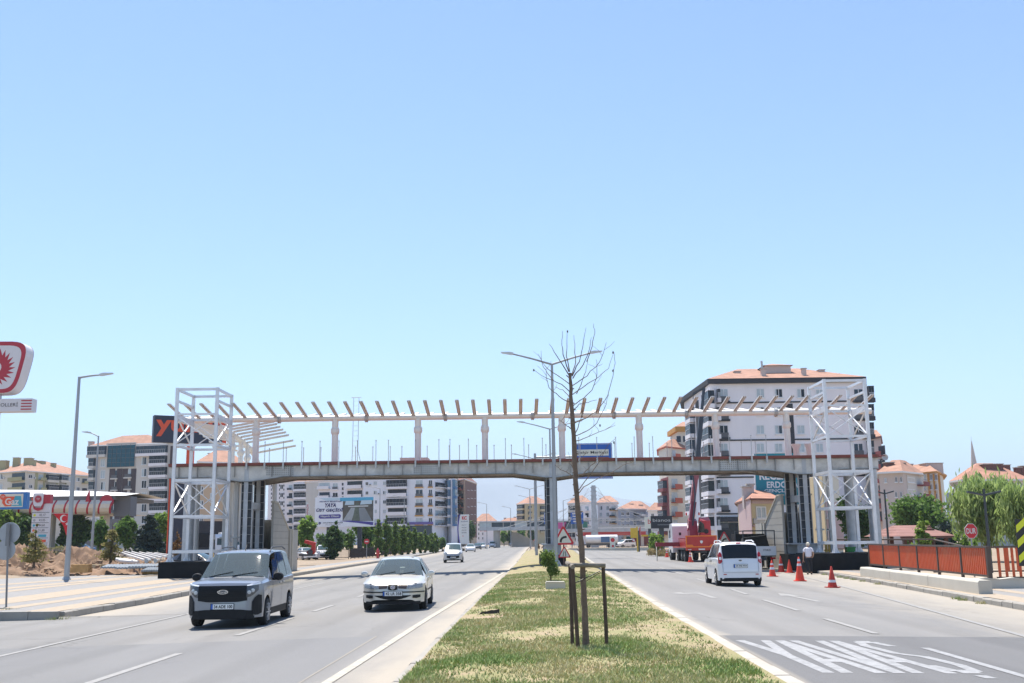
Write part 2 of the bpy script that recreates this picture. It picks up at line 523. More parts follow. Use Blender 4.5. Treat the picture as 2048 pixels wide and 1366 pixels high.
# ------------------------------------------------------------------ open ground out to the horizon
M_earth = mat('dry_earth', (0.28, 0.215, 0.15), 0.95, var=0.22, scale=0.35, bump=0.5, bscale=6, dirt=(0.24, 0.20, 0.15), dirt_amt=0.6, dirt_scale=0.25)
M_far = mat('far_plain', (0.27, 0.24, 0.18), 0.95, var=0.2, scale=0.02, dirt=(0.17, 0.17, 0.10), dirt_amt=0.6, dirt_scale=0.01)
gx = sorted(set([-9000, -3000, -1200, -600, -400, -300, -220, -170, -130] + list(range(-110, -12, 3)) + [-13, -12, -10, -6, -3, 0, 3, 6, 9, 12, 13, 14] + list(range(15, 80, 3)) + [90, 110, 140, 180, 240, 320, 420, 700, 1500, 3000, 9000]))
gy = sorted(set([-300, -60, -20] + list(range(-12, 110, 4)) + list(range(110, 420, 12)) + [440, 520, 700, 1000, 1600, 3000, 6000, 9000]))
def zground(x, y):
    yy = min(max(y, -20), 420)
    l, r = interp(KL, yy), interp(KR, yy)
    if y < 33 and x < 0: l = -48
    if l - 0.4 < x < r + 0.4: return zr(x, yy) - 0.12
    z = zland(x, yy)
    if x < l - 10 and 60 < y < 110: z += 0.05 * fbm(x, y, 0.5, 3.0)
    if y > 420 or abs(x) > 400: z = min(z, 0.5)
    return z
rows = [[(x, y, zground(x, y)) for x in gx] for y in gy]
tag(MB().grid(rows).build('ground', M_earth, smooth=True, sharp=80), kind='structure')

# ------------------------------------------------------------------ pavements with kerbstones
M_kerb = mat('kerb_concrete', (0.33, 0.31, 0.275), 0.9, var=0.18, scale=4, bump=0.4, bscale=30, dirt=(0.2, 0.18, 0.15), dirt_amt=0.5, dirt_scale=2)
M_grey_pav = mat('paver_grey', (0.25, 0.243, 0.235), 0.9, var=0.12, scale=5, bump=0.2, bscale=60)
M_yel_pav = mat('paver_yellow', (0.36, 0.295, 0.22), 0.9, var=0.12, scale=5, bump=0.2, bscale=60)
def zl(x, y): return zr(interp(KL, y), y) + 0.2 + 0.006 * (interp(KL, y) - x)
def zrp(x, y): return zr(interp(KR, y), y) + 0.16
def strip(name, ef, ys, zf, m, parent=None, n=3, kind=None, skirt=0.0):
    rows = []
    for y in ys:
        a, b = ef(y)
        r = [(lerp(a, b, j / n), y, zf(lerp(a, b, j / n), y)) for j in range(n + 1)]
        rows.append(r)
    o = MB().grid(rows).build(name, m, parent)
    if kind: tag(o, kind=kind)
    return o
YP = steps(31.0, 330, 1.5, 1.06)
pav_l = strip('pavement_by_station', lambda y: (interp(KL, y) - 0.22, interp(KL, y) - (15.5 if y < 62 else max(2.6, 15.5 - (y - 62) * 0.8))), YP, zl, M_grey_pav, n=8, kind='structure')
for o0, o1, y0, y1, sk in ((0.22, 1.2, 31.2, 110, 0), (2.15, 2.75, 31.6, 64, 0.0), (3.6, 5.3, 32, 66, 0.0), (7.2, 7.9, 33, 66, 0.01), (9.4, 10.3, 36, 66, -0.05), (12.4, 13.3, 40, 66, -0.08)):
    strip('paving_band', lambda y: (interp(KL, y) - o0 - sk * (y - 32), interp(KL, y) - o1 - sk * (y - 32)), steps(y0, y1, 2, 1.05), lambda x, y: zl(x, y) + 0.005, M_yel_pav, pav_l, n=1)
pav_r = strip('pavement_by_railing', lambda y: (interp(KR, y) + 0.22, interp(KR, y) + 9), steps(14, 64, 2, 1.02), zrp, M_grey_pav, n=4, kind='structure')
for o0, o1 in ((0.22, 1.1), (1.75, 2.25), (3.2, 9.0)):
    strip('paving_band', lambda y: (interp(KR, y) + o0, interp(KR, y) + o1), steps(14, 62, 2, 1.02), lambda x, y: zrp(x, y) + 0.005, M_yel_pav, pav_r, n=1)
def kerb(par, tab, sgn, y0, y1, ln, h, w, top_of, wob=0.012, sink=0.25, m=None):
    y = y0
    while y < y1:
        y2 = min(y + ln, y1) - 0.012
        xa, xb = interp(tab, y), interp(tab, y2)
        j = RNG.uniform(-wob, wob); t = RNG.uniform(-wob, wob)
        za, zb = top_of(xa, y) + t, top_of(xb, y2) + t + RNG.uniform(-wob, wob) * .5
        c = 0.03
        q = MB()
        prof = lambda x, z: [(x + j, z - h - sink), (x + j, z - c), (x + j + sgn * c, z), (x + j + sgn * w, z), (x + j + sgn * w, z - h - sink)]
        A = prof(xa, za); B = prof(xb, zb)
        vs = [(p[0], y, p[1]) for p in A] + [(p[0], y2, p[1]) for p in B]
        q.add(vs, [(0, 1, 2, 3, 4), (9, 8, 7, 6, 5)] + [(i, i + 5, (i + 1) % 5 + 5, (i + 1) % 5) for i in range(5)])
        q.build('kerbstone', m or M_kerb, par)
        y += ln
kerb(pav_l, KL, -1, 31.2, 70, 1.0, 0.2, 0.2, lambda x, y: zr(x, y) + 0.205)
kerb(pav_l, KL, -1, 70, 300, 6, 0.2, 0.2, lambda x, y: zr(x, y) + 0.205)
kerb(pav_r, KR, 1, 15, 64, 0.8, 0.16, 0.2, lambda x, y: zr(x, y) + 0.165)
# the corner of the left pavement turns away into the side street
def kerb_line(par, a, b, ln, top):
    a = Vector(a); b = Vector(b); L = (b - a).length; n = int(L / ln)
    for i in range(n):
        p = a.lerp(b, i / n); r = a.lerp(b, (i + 0.98) / n)
        d = (r - p).normalized(); s = Vector((-d.y, d.x)) * 0.2
        t = zl(p.x, 31) + .012 + RNG.uniform(-.006, .006)
        vs = [(p.x, p.y, t), (r.x, r.y, t), (r.x + s.x, r.y + s.y, t), (p.x + s.x, p.y + s.y, t)]
        MB().add(vs + [(v[0], v[1], t - .4) for v in vs], [(0, 1, 2, 3), (7, 6, 5, 4), (0, 4, 5, 1), (1, 5, 6, 2), (2, 6, 7, 3), (3, 7, 4, 0)]).build('kerbstone', M_kerb, par)
kerb_line(pav_l, (-28, 30.9), (-13.1, 30.9), 0.8, zr(-16, 31) + 0.13)

# ------------------------------------------------------------------ the grass median
def zmed(x, y):
    a, b = interp(XL, y), interp(XR, y)
    t = min(max((x - a) / (b - a), 0), 1)
    e = min(1, 4 * t * (1 - t) * 1.3)
    return zr(a, y) + 0.10 + (0.05 + 0.16 * min(max((y - 25) / 35, 0), 1)) * e + 0.03 * fbm(x, y, 0.7, 5.0)
def grass_soil():
    m = bpy.data.materials.new('lawn_soil'); m.use_nodes = True
    nt = m.node_tree; L = nt.links.new; N = nt.nodes.new; b = nt.nodes['Principled BSDF']; b.inputs['Roughness'].default_value = 0.95
    g = N('ShaderNodeNewGeometry')
    def noise(s, d=6):
        n = N('ShaderNodeTexNoise'); n.inputs['Scale'].default_value = s; n.inputs['Detail'].default_value = d; n.inputs['Roughness'].default_value = .65
        L(g.outputs['Position'], n.inputs['Vector']); return n.outputs[0]
    r = N('ShaderNodeValToRGB'); e = r.color_ramp.elements
    e[0].position = 0.33; e[0].color = (0.22, 0.22, 0.09, 1); e[1].position = 0.68; e[1].color = (0.37, 0.27, 0.185, 1)
    k = e.new(0.5); k.color = (0.29, 0.25, 0.125, 1)
    L(noise(1.3), r.inputs[0])
    r2 = N('ShaderNodeMapRange'); r2.inputs[1].default_value = .3; r2.inputs[2].default_value = .7; r2.inputs[3].default_value = .75; r2.inputs[4].default_value = 1.2
    L(noise(28, 3), r2.inputs[0])
    mu = N('ShaderNodeMix'); mu.data_type = 'RGBA'; mu.blend_type = 'MULTIPLY'; mu.inputs[0].default_value = 1
    L(r.outputs[0], mu.inputs[6]); L(r2.outputs[0], mu.inputs[7]); L(mu.outputs[2], b.inputs['Base Color'])
    bp = N('ShaderNodeBump'); bp.inputs['Strength'].default_value = .6; bp.inputs['Distance'].default_value = .03
    L(noise(14, 5), bp.inputs['Height']); L(bp.outputs[0], b.inputs['Normal'])
    return m
M_soil = grass_soil()
YM = steps(-6, 166, 0.6, 1.012)
rows = []
for y in YM:
    a, b = interp(XL, y) + 0.16, interp(XR, y) - 0.285
    rows.append([(lerp(a, b, j / 18), y, zmed(lerp(a, b, j / 18), y)) for j in range(19)])
median = MB().grid(rows).build('median_strip', M_soil, smooth=True, sharp=80)
tag(median, kind='structure')
for x0, yend in ((XL, 330),):
    pass
kerb(median, XL, 1, 10, 62, 1.0, 0.1, 0.18, lambda x, y: zr(x, y) + 0.07, wob=0.006)
kerb(median, XR, -1, 10, 62, 1.0, 0.1, 0.29, lambda x, y: zr(x, y) + 0.08, wob=0.005, m=mat('pale_kerb', (.42, .39, .34), .9, var=.15, scale=4, bump=.3, bscale=30, dirt=(.28, .25, .2), dirt_amt=.5, dirt_scale=2))
kerb(median, XL, 1, 62, 166, 5, 0.1, 0.18, lambda x, y: zr(x, y) + 0.085, wob=0.02)
kerb(median, XR, -1, 62, 160, 5, 0.1, 0.18, lambda x, y: zr(x, y) + 0.085, wob=0.02)
def rise(x, y): return zmed(x, y)
# blades: dense green near the edges, thin and straw-coloured elsewhere
def blade_mat(name, c0, c1):
    m = bpy.data.materials.new(name); m.use_nodes = True
    nt = m.node_tree; L = nt.links.new; N = nt.nodes.new; b = nt.nodes['Principled BSDF']; b.inputs['Roughness'].default_value = 0.8
    g = N('ShaderNodeNewGeometry'); n = N('ShaderNodeTexNoise'); n.inputs['Scale'].default_value = 0.55; n.inputs['Detail'].default_value = 6
    L(g.outputs['Position'], n.inputs['Vector'])
    w = N('ShaderNodeTexWhiteNoise'); w.noise_dimensions = '1D'; L(g.outputs['Random Per Island'], w.inputs['W'])
    ad = N('ShaderNodeMath'); ad.operation = 'MULTIPLY_ADD'; L(w.outputs['Value'], ad.inputs[0]); ad.inputs[1].default_value = .3; L(n.outputs[0], ad.inputs[2])
    r = N('ShaderNodeMapRange'); r.inputs[1].default_value = .5; r.inputs[2].default_value = .80; L(ad.outputs[0], r.inputs[0])
    mx = N('ShaderNodeMix'); mx.data_type = 'RGBA'; L(r.outputs[0], mx.inputs[0]); mx.inputs[6].default_value = (*c0, 1); mx.inputs[7].default_value = (*c1, 1)
    L(mx.outputs[2], b.inputs['Base Color'])
    b.inputs['Subsurface Weight'].default_value = 0.0
    return m
M_blade = blade_mat('grass_blades', (0.22, 0.32, 0.085), (0.56, 0.49, 0.26))
def grass(n, y0, y1, seed):
    rng = np.random.default_rng(seed)
    V = []; F = []
    k = 0
    while k < n:
        y = y0 + (y1 - y0) * rng.random() ** 1.6
        a, b = interp(XL, y) + 0.2, interp(XR, y) - 0.4
        x = a + (b - a) * rng.random()
        if b - x < .9 and rng.random() > .25 + .6 * (b - x) + .8 * nz(x, y, .8, 4.0): continue
        d = fbm(x, y * 0.6, 0.55, 2.0, 3) + 0.35 * fbm(x, y, 2.3, 9.0, 2) + 0.16
        if y > 44: d -= (y - 44) * 0.03
        if rng.random() > min(1, max(0.05, 0.5 + d * 1.1)): continue
        h = rng.uniform(0.018, 0.055) * (1.0 + max(0, d) * 0.8); w = rng.uniform(0.005, 0.011) * (1 + y / 30)
        t = rng.uniform(0, 2 * math.pi); z = zmed(x, y) - 0.005
        lx, ly = rng.uniform(-1, 1) * h * 0.8, rng.uniform(-1, 1) * h * 0.8
        i = len(V)
        V += [(x - math.cos(t) * w, y - math.sin(t) * w, z), (x + math.cos(t) * w, y + math.sin(t) * w, z), (x + lx, y + ly, z + h)]
        F.append((i, i + 1, i + 2)); k += 1
    return V, F
V, F = grass(110000, 12.4, 52, 4)
g = raw_mesh('grass', V, F, M_blade, kind='stuff')
tag(g, 'patchy green and straw coloured grass on the median strip', 'grass')
# weeds along the kerbs
def weeds(spots, seed):
    rng = np.random.default_rng(seed); V = []; F = []
    for (x, y, z, r, n, hh) in spots:
        for _ in range(n):
            a = rng.uniform(0, 6.28); d = r * rng.random() ** .7; px, py = x + d * math.cos(a), y + d * math.sin(a)
            h = rng.uniform(.3, 1) * hh; t = rng.uniform(0, 6.28); w = .012; i = len(V)
            V += [(px - math.cos(t) * w, py - math.sin(t) * w, z), (px + math.cos(t) * w, py + math.sin(t) * w, z), (px + rng.uniform(-.5, .5) * h, py + rng.uniform(-.5, .5) * h, z + h)]
            F.append((i, i + 1, i + 2))
    return V, F
sp = [(interp(KR, y) - 0.12, y, zr(interp(KR, y), y), .18, 60, .14) for y in (31.5, 33.2, 33.9, 45, 48, 50, 51.5, 53, 55, 57)]
sp += [(-13.05, 31.0, zr(-13, 31), .4, 160, .12), (-15.1, 32.2, zr(-15, 32) + .14, .3, 120, .2), (-14.2, 66, zr(-14, 66), .4, 80, .2)]
V, F = weeds(sp, 5)
tag(raw_mesh('kerb_weeds', V, F, M_blade, kind='stuff'), 'small green weeds sprouting along the kerbs', 'weeds')

# ------------------------------------------------------------------ the far mountain
M_hill = mat('haze_tinted_rock', (0.29, 0.31, 0.35), 1.0, var=0.15, scale=0.002)  # rock paled and blued, part of the distance haze painted into its colour
prof = [(-9000, 40), (-3000, 120), (-1500, 220), (-700, 360), (-278, 455), (60, 505), (210, 515), (330, 495), (520, 390), (780, 290), (1040, 245), (1500, 180), (2500, 110), (9000, 40)]
rows = []
for x in np.linspace(-8000, 8000, 121):
    h = float(np.interp(x, [p[0] for p in prof], [p[1] for p in prof]))
    h *= 1 + 0.10 * fbm(x, 0, 0.004, 1.0)
    rows.append([(x, 6400 + 500 * k - 900 * math.exp(-(x / 1500) ** 2) * (k == 0), max(h * s, 0) - (30 if s == 0 else 0)) for k, s in ((0, 0), (1, .45), (2, .8), (3, 1.0), (5, .5), (7, 0))])
tag(MB().grid(rows).build('mountain', M_hill, smooth=True, sharp=80), kind='structure')
# ------------------------------------------------------------------ the unfinished footbridge
M_galv = mat('galvanised_steel', (0.47, 0.475, 0.47), 0.5, 0.3, var=0.14, scale=1.6, dirt=(0.38, 0.37, 0.34), dirt_amt=0.5, dirt_scale=1.1, streak=True)
M_galv2 = mat('galvanised_column', (0.43, 0.45, 0.475), 0.45, 0.35, var=0.16, scale=2.0, dirt=(0.28, 0.29, 0.30), dirt_amt=0.5, dirt_scale=0.9)
M_cweb = mat('shaded_primed_web', (0.10, 0.11, 0.13), 0.6, 0.2, var=0.2, scale=2)  # dark primer, with the shade of the recesses also put into the colour
M_girder = mat('weathered_girder', (0.57, 0.56, 0.53), 0.6, 0.15, var=0.2, scale=1.4, dirt=(0.30, 0.285, 0.26), dirt_amt=0.75, dirt_scale=0.9)
M_stiff = mat('shadow_toned_stiffener', (0.30, 0.295, 0.285), 0.6, 0.2, var=0.2, scale=2)  # darkened: the shadow edges of the stiffeners are painted into their colour
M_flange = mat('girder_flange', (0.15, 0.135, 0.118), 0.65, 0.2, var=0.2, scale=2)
M_redox = mat('red_oxide_primer', (0.20, 0.055, 0.04), 0.7, var=0.15, scale=2)
M_paint = mat('grey_white_steel_paint', (0.78, 0.75, 0.70), 0.45, 0.1, var=0.05, scale=2)
M_tower = mat('pale_tower_steel', (0.68, 0.69, 0.71), 0.38, 0.2, var=0.10, scale=2, dirt=(0.62, 0.63, 0.64), dirt_amt=0.4)
M_black = mat('bitumen_concrete', (0.008, 0.009, 0.011), 0.8, spec=.25, var=0.3, scale=2, bump=0.3, bscale=20, dirt=(0.03, 0.028, 0.026), dirt_amt=0.5)
M_conc = mat('plain_concrete', (0.42, 0.40, 0.36), 0.9, var=0.12, scale=1.2, bump=0.3, bscale=20, dirt=(0.3, 0.28, 0.25), dirt_amt=0.5)
M_conc2 = mat('pale_concrete', (0.52, 0.49, 0.42), 0.9, var=0.12, scale=1.2, bump=0.3, bscale=20, dirt=(0.36, 0.33, 0.28), dirt_amt=0.4)
M_darkst = mat('dark_steel', (0.06, 0.065, 0.075), 0.5, 0.4, var=0.15)

YN, YF = 64.0, 67.8                     # near and far girder
ZT, ZB = 6.68, 5.83                     # top of deck, bottom of girder
XA, XB = -20.9, 22.1
CX = (-16.2, 2.28, 17.6)                # the three pairs of columns
br = thing('footbridge', 'long grey steel footbridge under construction spanning both roads', 'footbridge', (2.28, 66, 0))
MB().box(XA, XB, YN - 0.22, YF + 0.22, ZT - 0.17, ZT).build('deck', M_redox, br)
def girder(y, s):
    q = MB()
    nodes = [XA]
    for c in CX: nodes += [c - 2.3, c - 0.34, c + 0.34, c + 2.3]
    nodes.append(XB)
    def bot(x):
        d = min(abs(x - c) for c in CX)
        return ZB - 0.27 * min(1, max(0, (2.3 - d) / 1.96))
    rows = [[(x, y, bot(x)) for x in nodes], [(x, y, ZT - 0.17) for x in nodes]]
    q.grid(rows); q.grid([[(x, y + s * 0.016, bot(x)) for x in nodes], [(x, y + s * 0.016, ZT - 0.17) for x in nodes]])
    q.build('girder_web', M_girder, br)
    f = MB()
    for a, b in zip(nodes[:-1], nodes[1:]):
        f.add([(a, y - .16, bot(a)), (b, y - .16, bot(b)), (b, y + .18, bot(b)), (a, y + .18, bot(a)), (a, y - .16, bot(a) - .03), (b, y - .16, bot(b) - .03), (b, y + .18, bot(b) - .03), (a, y + .18, bot(a) - .03)],
              [(0, 1, 2, 3), (7, 6, 5, 4), (0, 4, 5, 1), (1, 5, 6, 2), (2, 6, 7, 3), (3, 7, 4, 0)])
    f.build('girder_flange', M_flange, br)
    MB().box(XA, XB, y - .15, y + .17, ZT - .20, ZT - .172).build('girder_flange', M_flange, br)
girder(YN, 1); girder(YF, -1)
x = XA + 0.6
while x < XB:                            # web stiffeners and the cross beams under the deck
    if min(abs(x - c) for c in CX) > 0.45:
        MB().box(x - .012, x + .012, YN - .12, YN, ZB + .001, ZT - .202).build('web_stiffener', M_stiff, br)
    if int((x - XA) / 1.13) % 2 == 0:
        MB().box(x - .05, x + .05, YN + .02, YF - .02, ZT - .45, ZT - .205).build('cross_beam', M_flange, br)
    x += 1.13
for k in range(9):                       # wind bracing seen from below
    a = XA + 2 + k * 4.6
    MB().bar((a, YN + .1, ZB + .06), (a + 2.3, YF - .1, ZB + .06), .09, .05).build('wind_brace', M_galv, br)
# bolted splice plates of the near girder
for p in (855, 1468, 560):
    sx = at(p, 945, YN).x; o = MB().box(sx - .85, sx + .85, YN - .022, YN - .002, ZB + .06, ZT - .26).build('splice_plate', M_galv, br)
    q = MB()
    for i in range(13):
        for j in range(5): q.box(sx - .78 + i * .13 - .022, sx - .78 + i * .13 + .022, YN - .045, YN - .0225, ZB + .12 + j * .115, ZB + .164 + j * .115)
    q.build('bolt_heads', M_flange, o)['kind'] = 'stuff'
# railing posts with their brackets on both edges
px0 = (604, 640, 678, 715, 752, 777, 831, 878, 900, 937, 974, 1011, 1048, 1085, 1120, 1158, 1194, 1232, 1269, 1306, 1344, 1384, 1422, 1459, 1503, 1533, 567, 530, 494)
pm = None
for i, p in enumerate(px0):
    xx = at(p, 905, YN - .25).x
    for y in (YN - .3, YF + .3):
        if y > YN:
            xx += 0.35
        q = MB()
        q.tube([(0, 0, -.02), (0, 0, 1.22)], .021, 6); q.tube([(0, 0, 1.2), (0, 0, 1.26)], .04, 6)
        q.box(-.05, .05, -.02, .12 if y < YN else .02, -.42, -.02)
        if pm is None:
            o = q.build('railing_post', M_galv, br, world=False); o.location = Vector((xx, y, ZT)) - br.location; pm = o
        else:
            o = pm.copy(); COL.objects.link(o); o.location = Vector((xx, y, ZT)) - br.location
            if y > YN: o.rotation_euler = (0, 0, math.pi)
# columns: cross-shaped sections with stiffener plates, on steel shoes and black footings
def column(cx, y, zb, zt):
    q = MB()
    q.box(cx - .13, cx + .13, y - .34, y - .315, zb, zt); q.box(cx - .13, cx + .13, y + .315, y + .34, zb, zt)
    q.box(cx - .34, cx - .315, y - .13, y + .13, zb, zt); q.box(cx + .315, cx + .34, y - .13, y + .13, zb, zt)
    o = q.build('column', M_galv2, br)
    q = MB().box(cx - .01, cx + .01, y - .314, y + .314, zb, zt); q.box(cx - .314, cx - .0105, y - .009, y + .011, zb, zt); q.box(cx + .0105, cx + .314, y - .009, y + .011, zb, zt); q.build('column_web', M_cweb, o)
    z = zb + .35
    while z < zt - .2:
        s = MB()
        for a, b in ((cx - .314, cx - .011), (cx + .011, cx + .314)):
            s.box(a, b, y - .28, y - .012, z, z + .02)
        s.build('stiffener_plate', M_galv, o)
        z += .5
    return o
for cx, zf, zg in zip(CX, (1.55, 1.62, 1.45), (-.25, .05, -.35)):
    for y in (YN + .33, YF - .33):
        column(cx, y, zf, ZT - .19)
    q = MB(); q.box(cx - .62, cx + .62, YN - .25, YF + .25, zf - .07, zf - .004)
    q.box(cx - .5, cx + .5, YN - .12, YN + .8, zf - .65, zf - .072); q.box(cx - .5, cx + .5, YF - .8, YF + .12, zf - .65, zf - .072)
    q.build('column_shoe', M_galv2, br)
    q = MB(); q.box(cx - .75, cx + .75, YN - .45, YF + .45, zg, zf - .66); q.build('footing', M_black, br)
    for i in range(5):
        MB().tube([(cx - .66 + i * .33, YN - .33, zf - .66), (cx - .66 + i * .33, YN - .33, zf - .55)], .03, 6).build('anchor_bolt', M_galv, br)
for cx in (CX[0], CX[2]):
    MB().box(cx - .16, cx + .16, YN + .7, YF - .7, 3.95, 4.35).build('tie_beam', M_galv2, br)
MB().box(CX[1] + .13, CX[1] + .25, YN - .36, YN - .345, 4.1, 4.4).build('warning_plate', mat('yellow_plate', (0.75, 0.55, 0.02), 0.5), br)
# round posts of the canopy, its spine tube and the raked rib plates
ZS = 9.57; YC = 66.0
for i, p in enumerate((512, 670, 836, 970, 1124, 1279, 1432, 1575)):
    xx = at(p, 880, YC).x
    MB().tube([(xx, YC, ZT), (xx, YC, ZS - .1)], .2, 14).build('canopy_post', M_paint, br, smooth=True)
    q = MB().lathe([(.2, ZS - 1.05), (.27, ZS - .93), (.27, ZS - .82), (.27, ZS - .8), (.27, ZS - .69), (.2, ZS - .58)], 14, (xx, YC, 0)); q.build('post_collar', M_paint, br, smooth=True)
XS0, XS1 = -21.2, 22.6
MB().tube([(XS0, YC, ZS), (XS1, YC, ZS)], .19, 14).build('canopy_spine', M_paint, br, smooth=True)
for p in (559, 733, 891, 1065, 1228, 1373, 1552):
    xx = at(p, 832, YC).x
    q = MB(); q.lathe([(.19, -.12), (.29, -.08), (.29, -.02), (.26, -.02), (.26, .02), (.29, .02), (.29, .08), (.19, .12)], 12, (xx, YC, ZS), 'x')
    q.build('spine_coupling', M_galv, br, smooth=True, sharp=25)
rib = None
xx = -20.75
while xx < 22.4:
    for s in (-1, 1):
        if rib is None:
            q = MB()      # a tapering tray section running out and up from the spine
            a = Vector((0, -.12, .16)); b = Vector((0, -3.1, .66))
            for w, h, dz in ((.2, .03, 0), (.03, .14, -.07)):
                q.bar(a + Vector((0, 0, dz)), b + Vector((0, 0, dz * .6)), w, h)
            for sx in (-.1, .1): q.bar(a + Vector((sx, 0, -.035)), b + Vector((sx, 0, -.03)), .02, .07)
            q.bar((0, 0, .1), (0, -.3, .2), .1, .1)
            o = q.build('canopy_rib', M_paint, br, world=False); rib = o
        else:
            o = rib.copy(); COL.objects.link(o)
        o.location = Vector((xx, YC, ZS)) - br.location
        o.rotation_euler = (0, 0, 0 if s < 0 else math.pi)
    xx += .965
# short stubs of columns still waiting on the deck at the right end
for p in (1590, 1616):
    xx = at(p, 900, YF).x
    MB().lathe([(.2, ZT), (.2, ZT + .7), (.32, ZT + .95), (.32, ZT + 1.0)], 12, (xx, YF - .3, 0)).build('column_stub', M_paint, br, smooth=True)

# the stair wings behind the bridge: stairs, landing and their own canopy at the left
def stair_wing(name, label, x0, x1, inner):
    t = thing(name, label, 'staircase', ((x0 + x1) / 2, 70, 0))
    n = 14; y0, y1, z0, z1 = 68.2, 71.8, 3.5, 1.4
    for i in range(n):
        ya = lerp(y0, y1, i / n); yb = lerp(y0, y1, (i + 1) / n); zt = lerp(z0, z1, (i + 1) / n)
        MB().box(x0 + .14, x1 - .14, ya, yb + .03, zt - .2, zt).build('stair_tread', M_conc, t)
    for xs in (x0, x1 - .14):
        MB().prism([(y0 - 1.0, z0 + .9), (y0, z0 + .9), (y1, z1 + 1.3), (y1, -.3), (y0 - 1.0, -.3)], (xs, 0, 0), (0, 1, 0), (0, 0, 1), (.14, 0, 0)).build('stair_parapet', M_conc, t)
        MB().prism([(y0 - 1.05, z0 + .9), (y0, z0 + .9), (y1, z1 + 1.3), (y1, z1 + 1.4), (y0, z0 + 1.0), (y0 - 1.05, z0 + 1.0)], (xs - .05, 0, 0), (0, 1, 0), (0, 0, 1), (.24, 0, 0)).build('parapet_cap', M_conc2, t)
    for k in range(9):
        xq = x1 + .004 if inner > 0 else x0 - .004
        z = .5 + k * .42; ye = min(y1, y0 + (4.2 - z) / 1.7 * (y1 - y0))
        MB().box(min(xq, xq - inner * .01), max(xq, xq - inner * .01), y0 - .95, ye, z, z + .018).build('board_mark', M_flange, t)
    MB().box(x0 - .1, x1 + .1, y1, y1 + 2.6, -.3, 2.75).build('landing_wall', M_conc, t)
    MB().box(x0 - .16, x1 + .16, y1 + .5, y1 + .8, -.3, 2.8).build('landing_pilaster', M_conc2, t)
    return t
stair_wing('staircase', 'concrete staircase behind the left columns of the footbridge', -17.1, -15.2, 1)
stair_wing('staircase', 'concrete staircase behind the right columns of the footbridge', 16.9, 18.8, -1)
cw = thing('stair_canopy', 'open ribbed canopy frame going away behind the left tower', 'canopy', (-19.3, 74, 0))
cp = [(69.2, 9.45), (72, 9.3), (75, 9.0), (77, 8.75), (79, 8.1), (81, 7.2)]
MB().tube([(-19.3, y, z) for y, z in cp], .17, 12).build('canopy_spine', M_paint, cw, smooth=True)
for y in (72.2, 74.4, 76.3):
    z = float(np.interp(y, [c[0] for c in cp], [c[1] for c in cp]))
    MB().tube([(-19.3, y, 2.0), (-19.3, y, z)], .17, 12).build('canopy_post', M_paint, cw, smooth=True)
    MB().lathe([(.17, z - 1.1), (.27, z - .95), (.27, z - .8), (.17, z - .65)], 12, (-19.3, y, 0)).build('post_collar', M_paint, cw, smooth=True)
for i in range(9):
    y = 70.0 + i * .95 + (.6 if i > 6 else 0); z = float(np.interp(y, [c[0] for c in cp], [c[1] for c in cp])) + .15
    for s in (-1, 1):
        q = MB().bar((-19.3 + s * .1, y, z), (-19.3 + s * 3.1, y, z + .5), .2, .05, (0, 0, 1)); q.bar((-19.3 + s * .1, y, z - .07), (-19.3 + s * 3.1, y, z + .44), .03, .1, (0, 0, 1))
        q.build('canopy_rib', M_paint, cw)
MB().box(-20.9, -17.2, 68.1, 78, 6.35, 6.6).build('landing_deck', M_conc, cw)
for (a, b) in ((-20.6, 69), (-17.5, 69), (-20.6, 77.5), (-17.5, 77.5)):
    MB().tube([(a, b, 0), (a, b, 6.35)], .16, 10).build('landing_column', M_galv, cw, smooth=True)

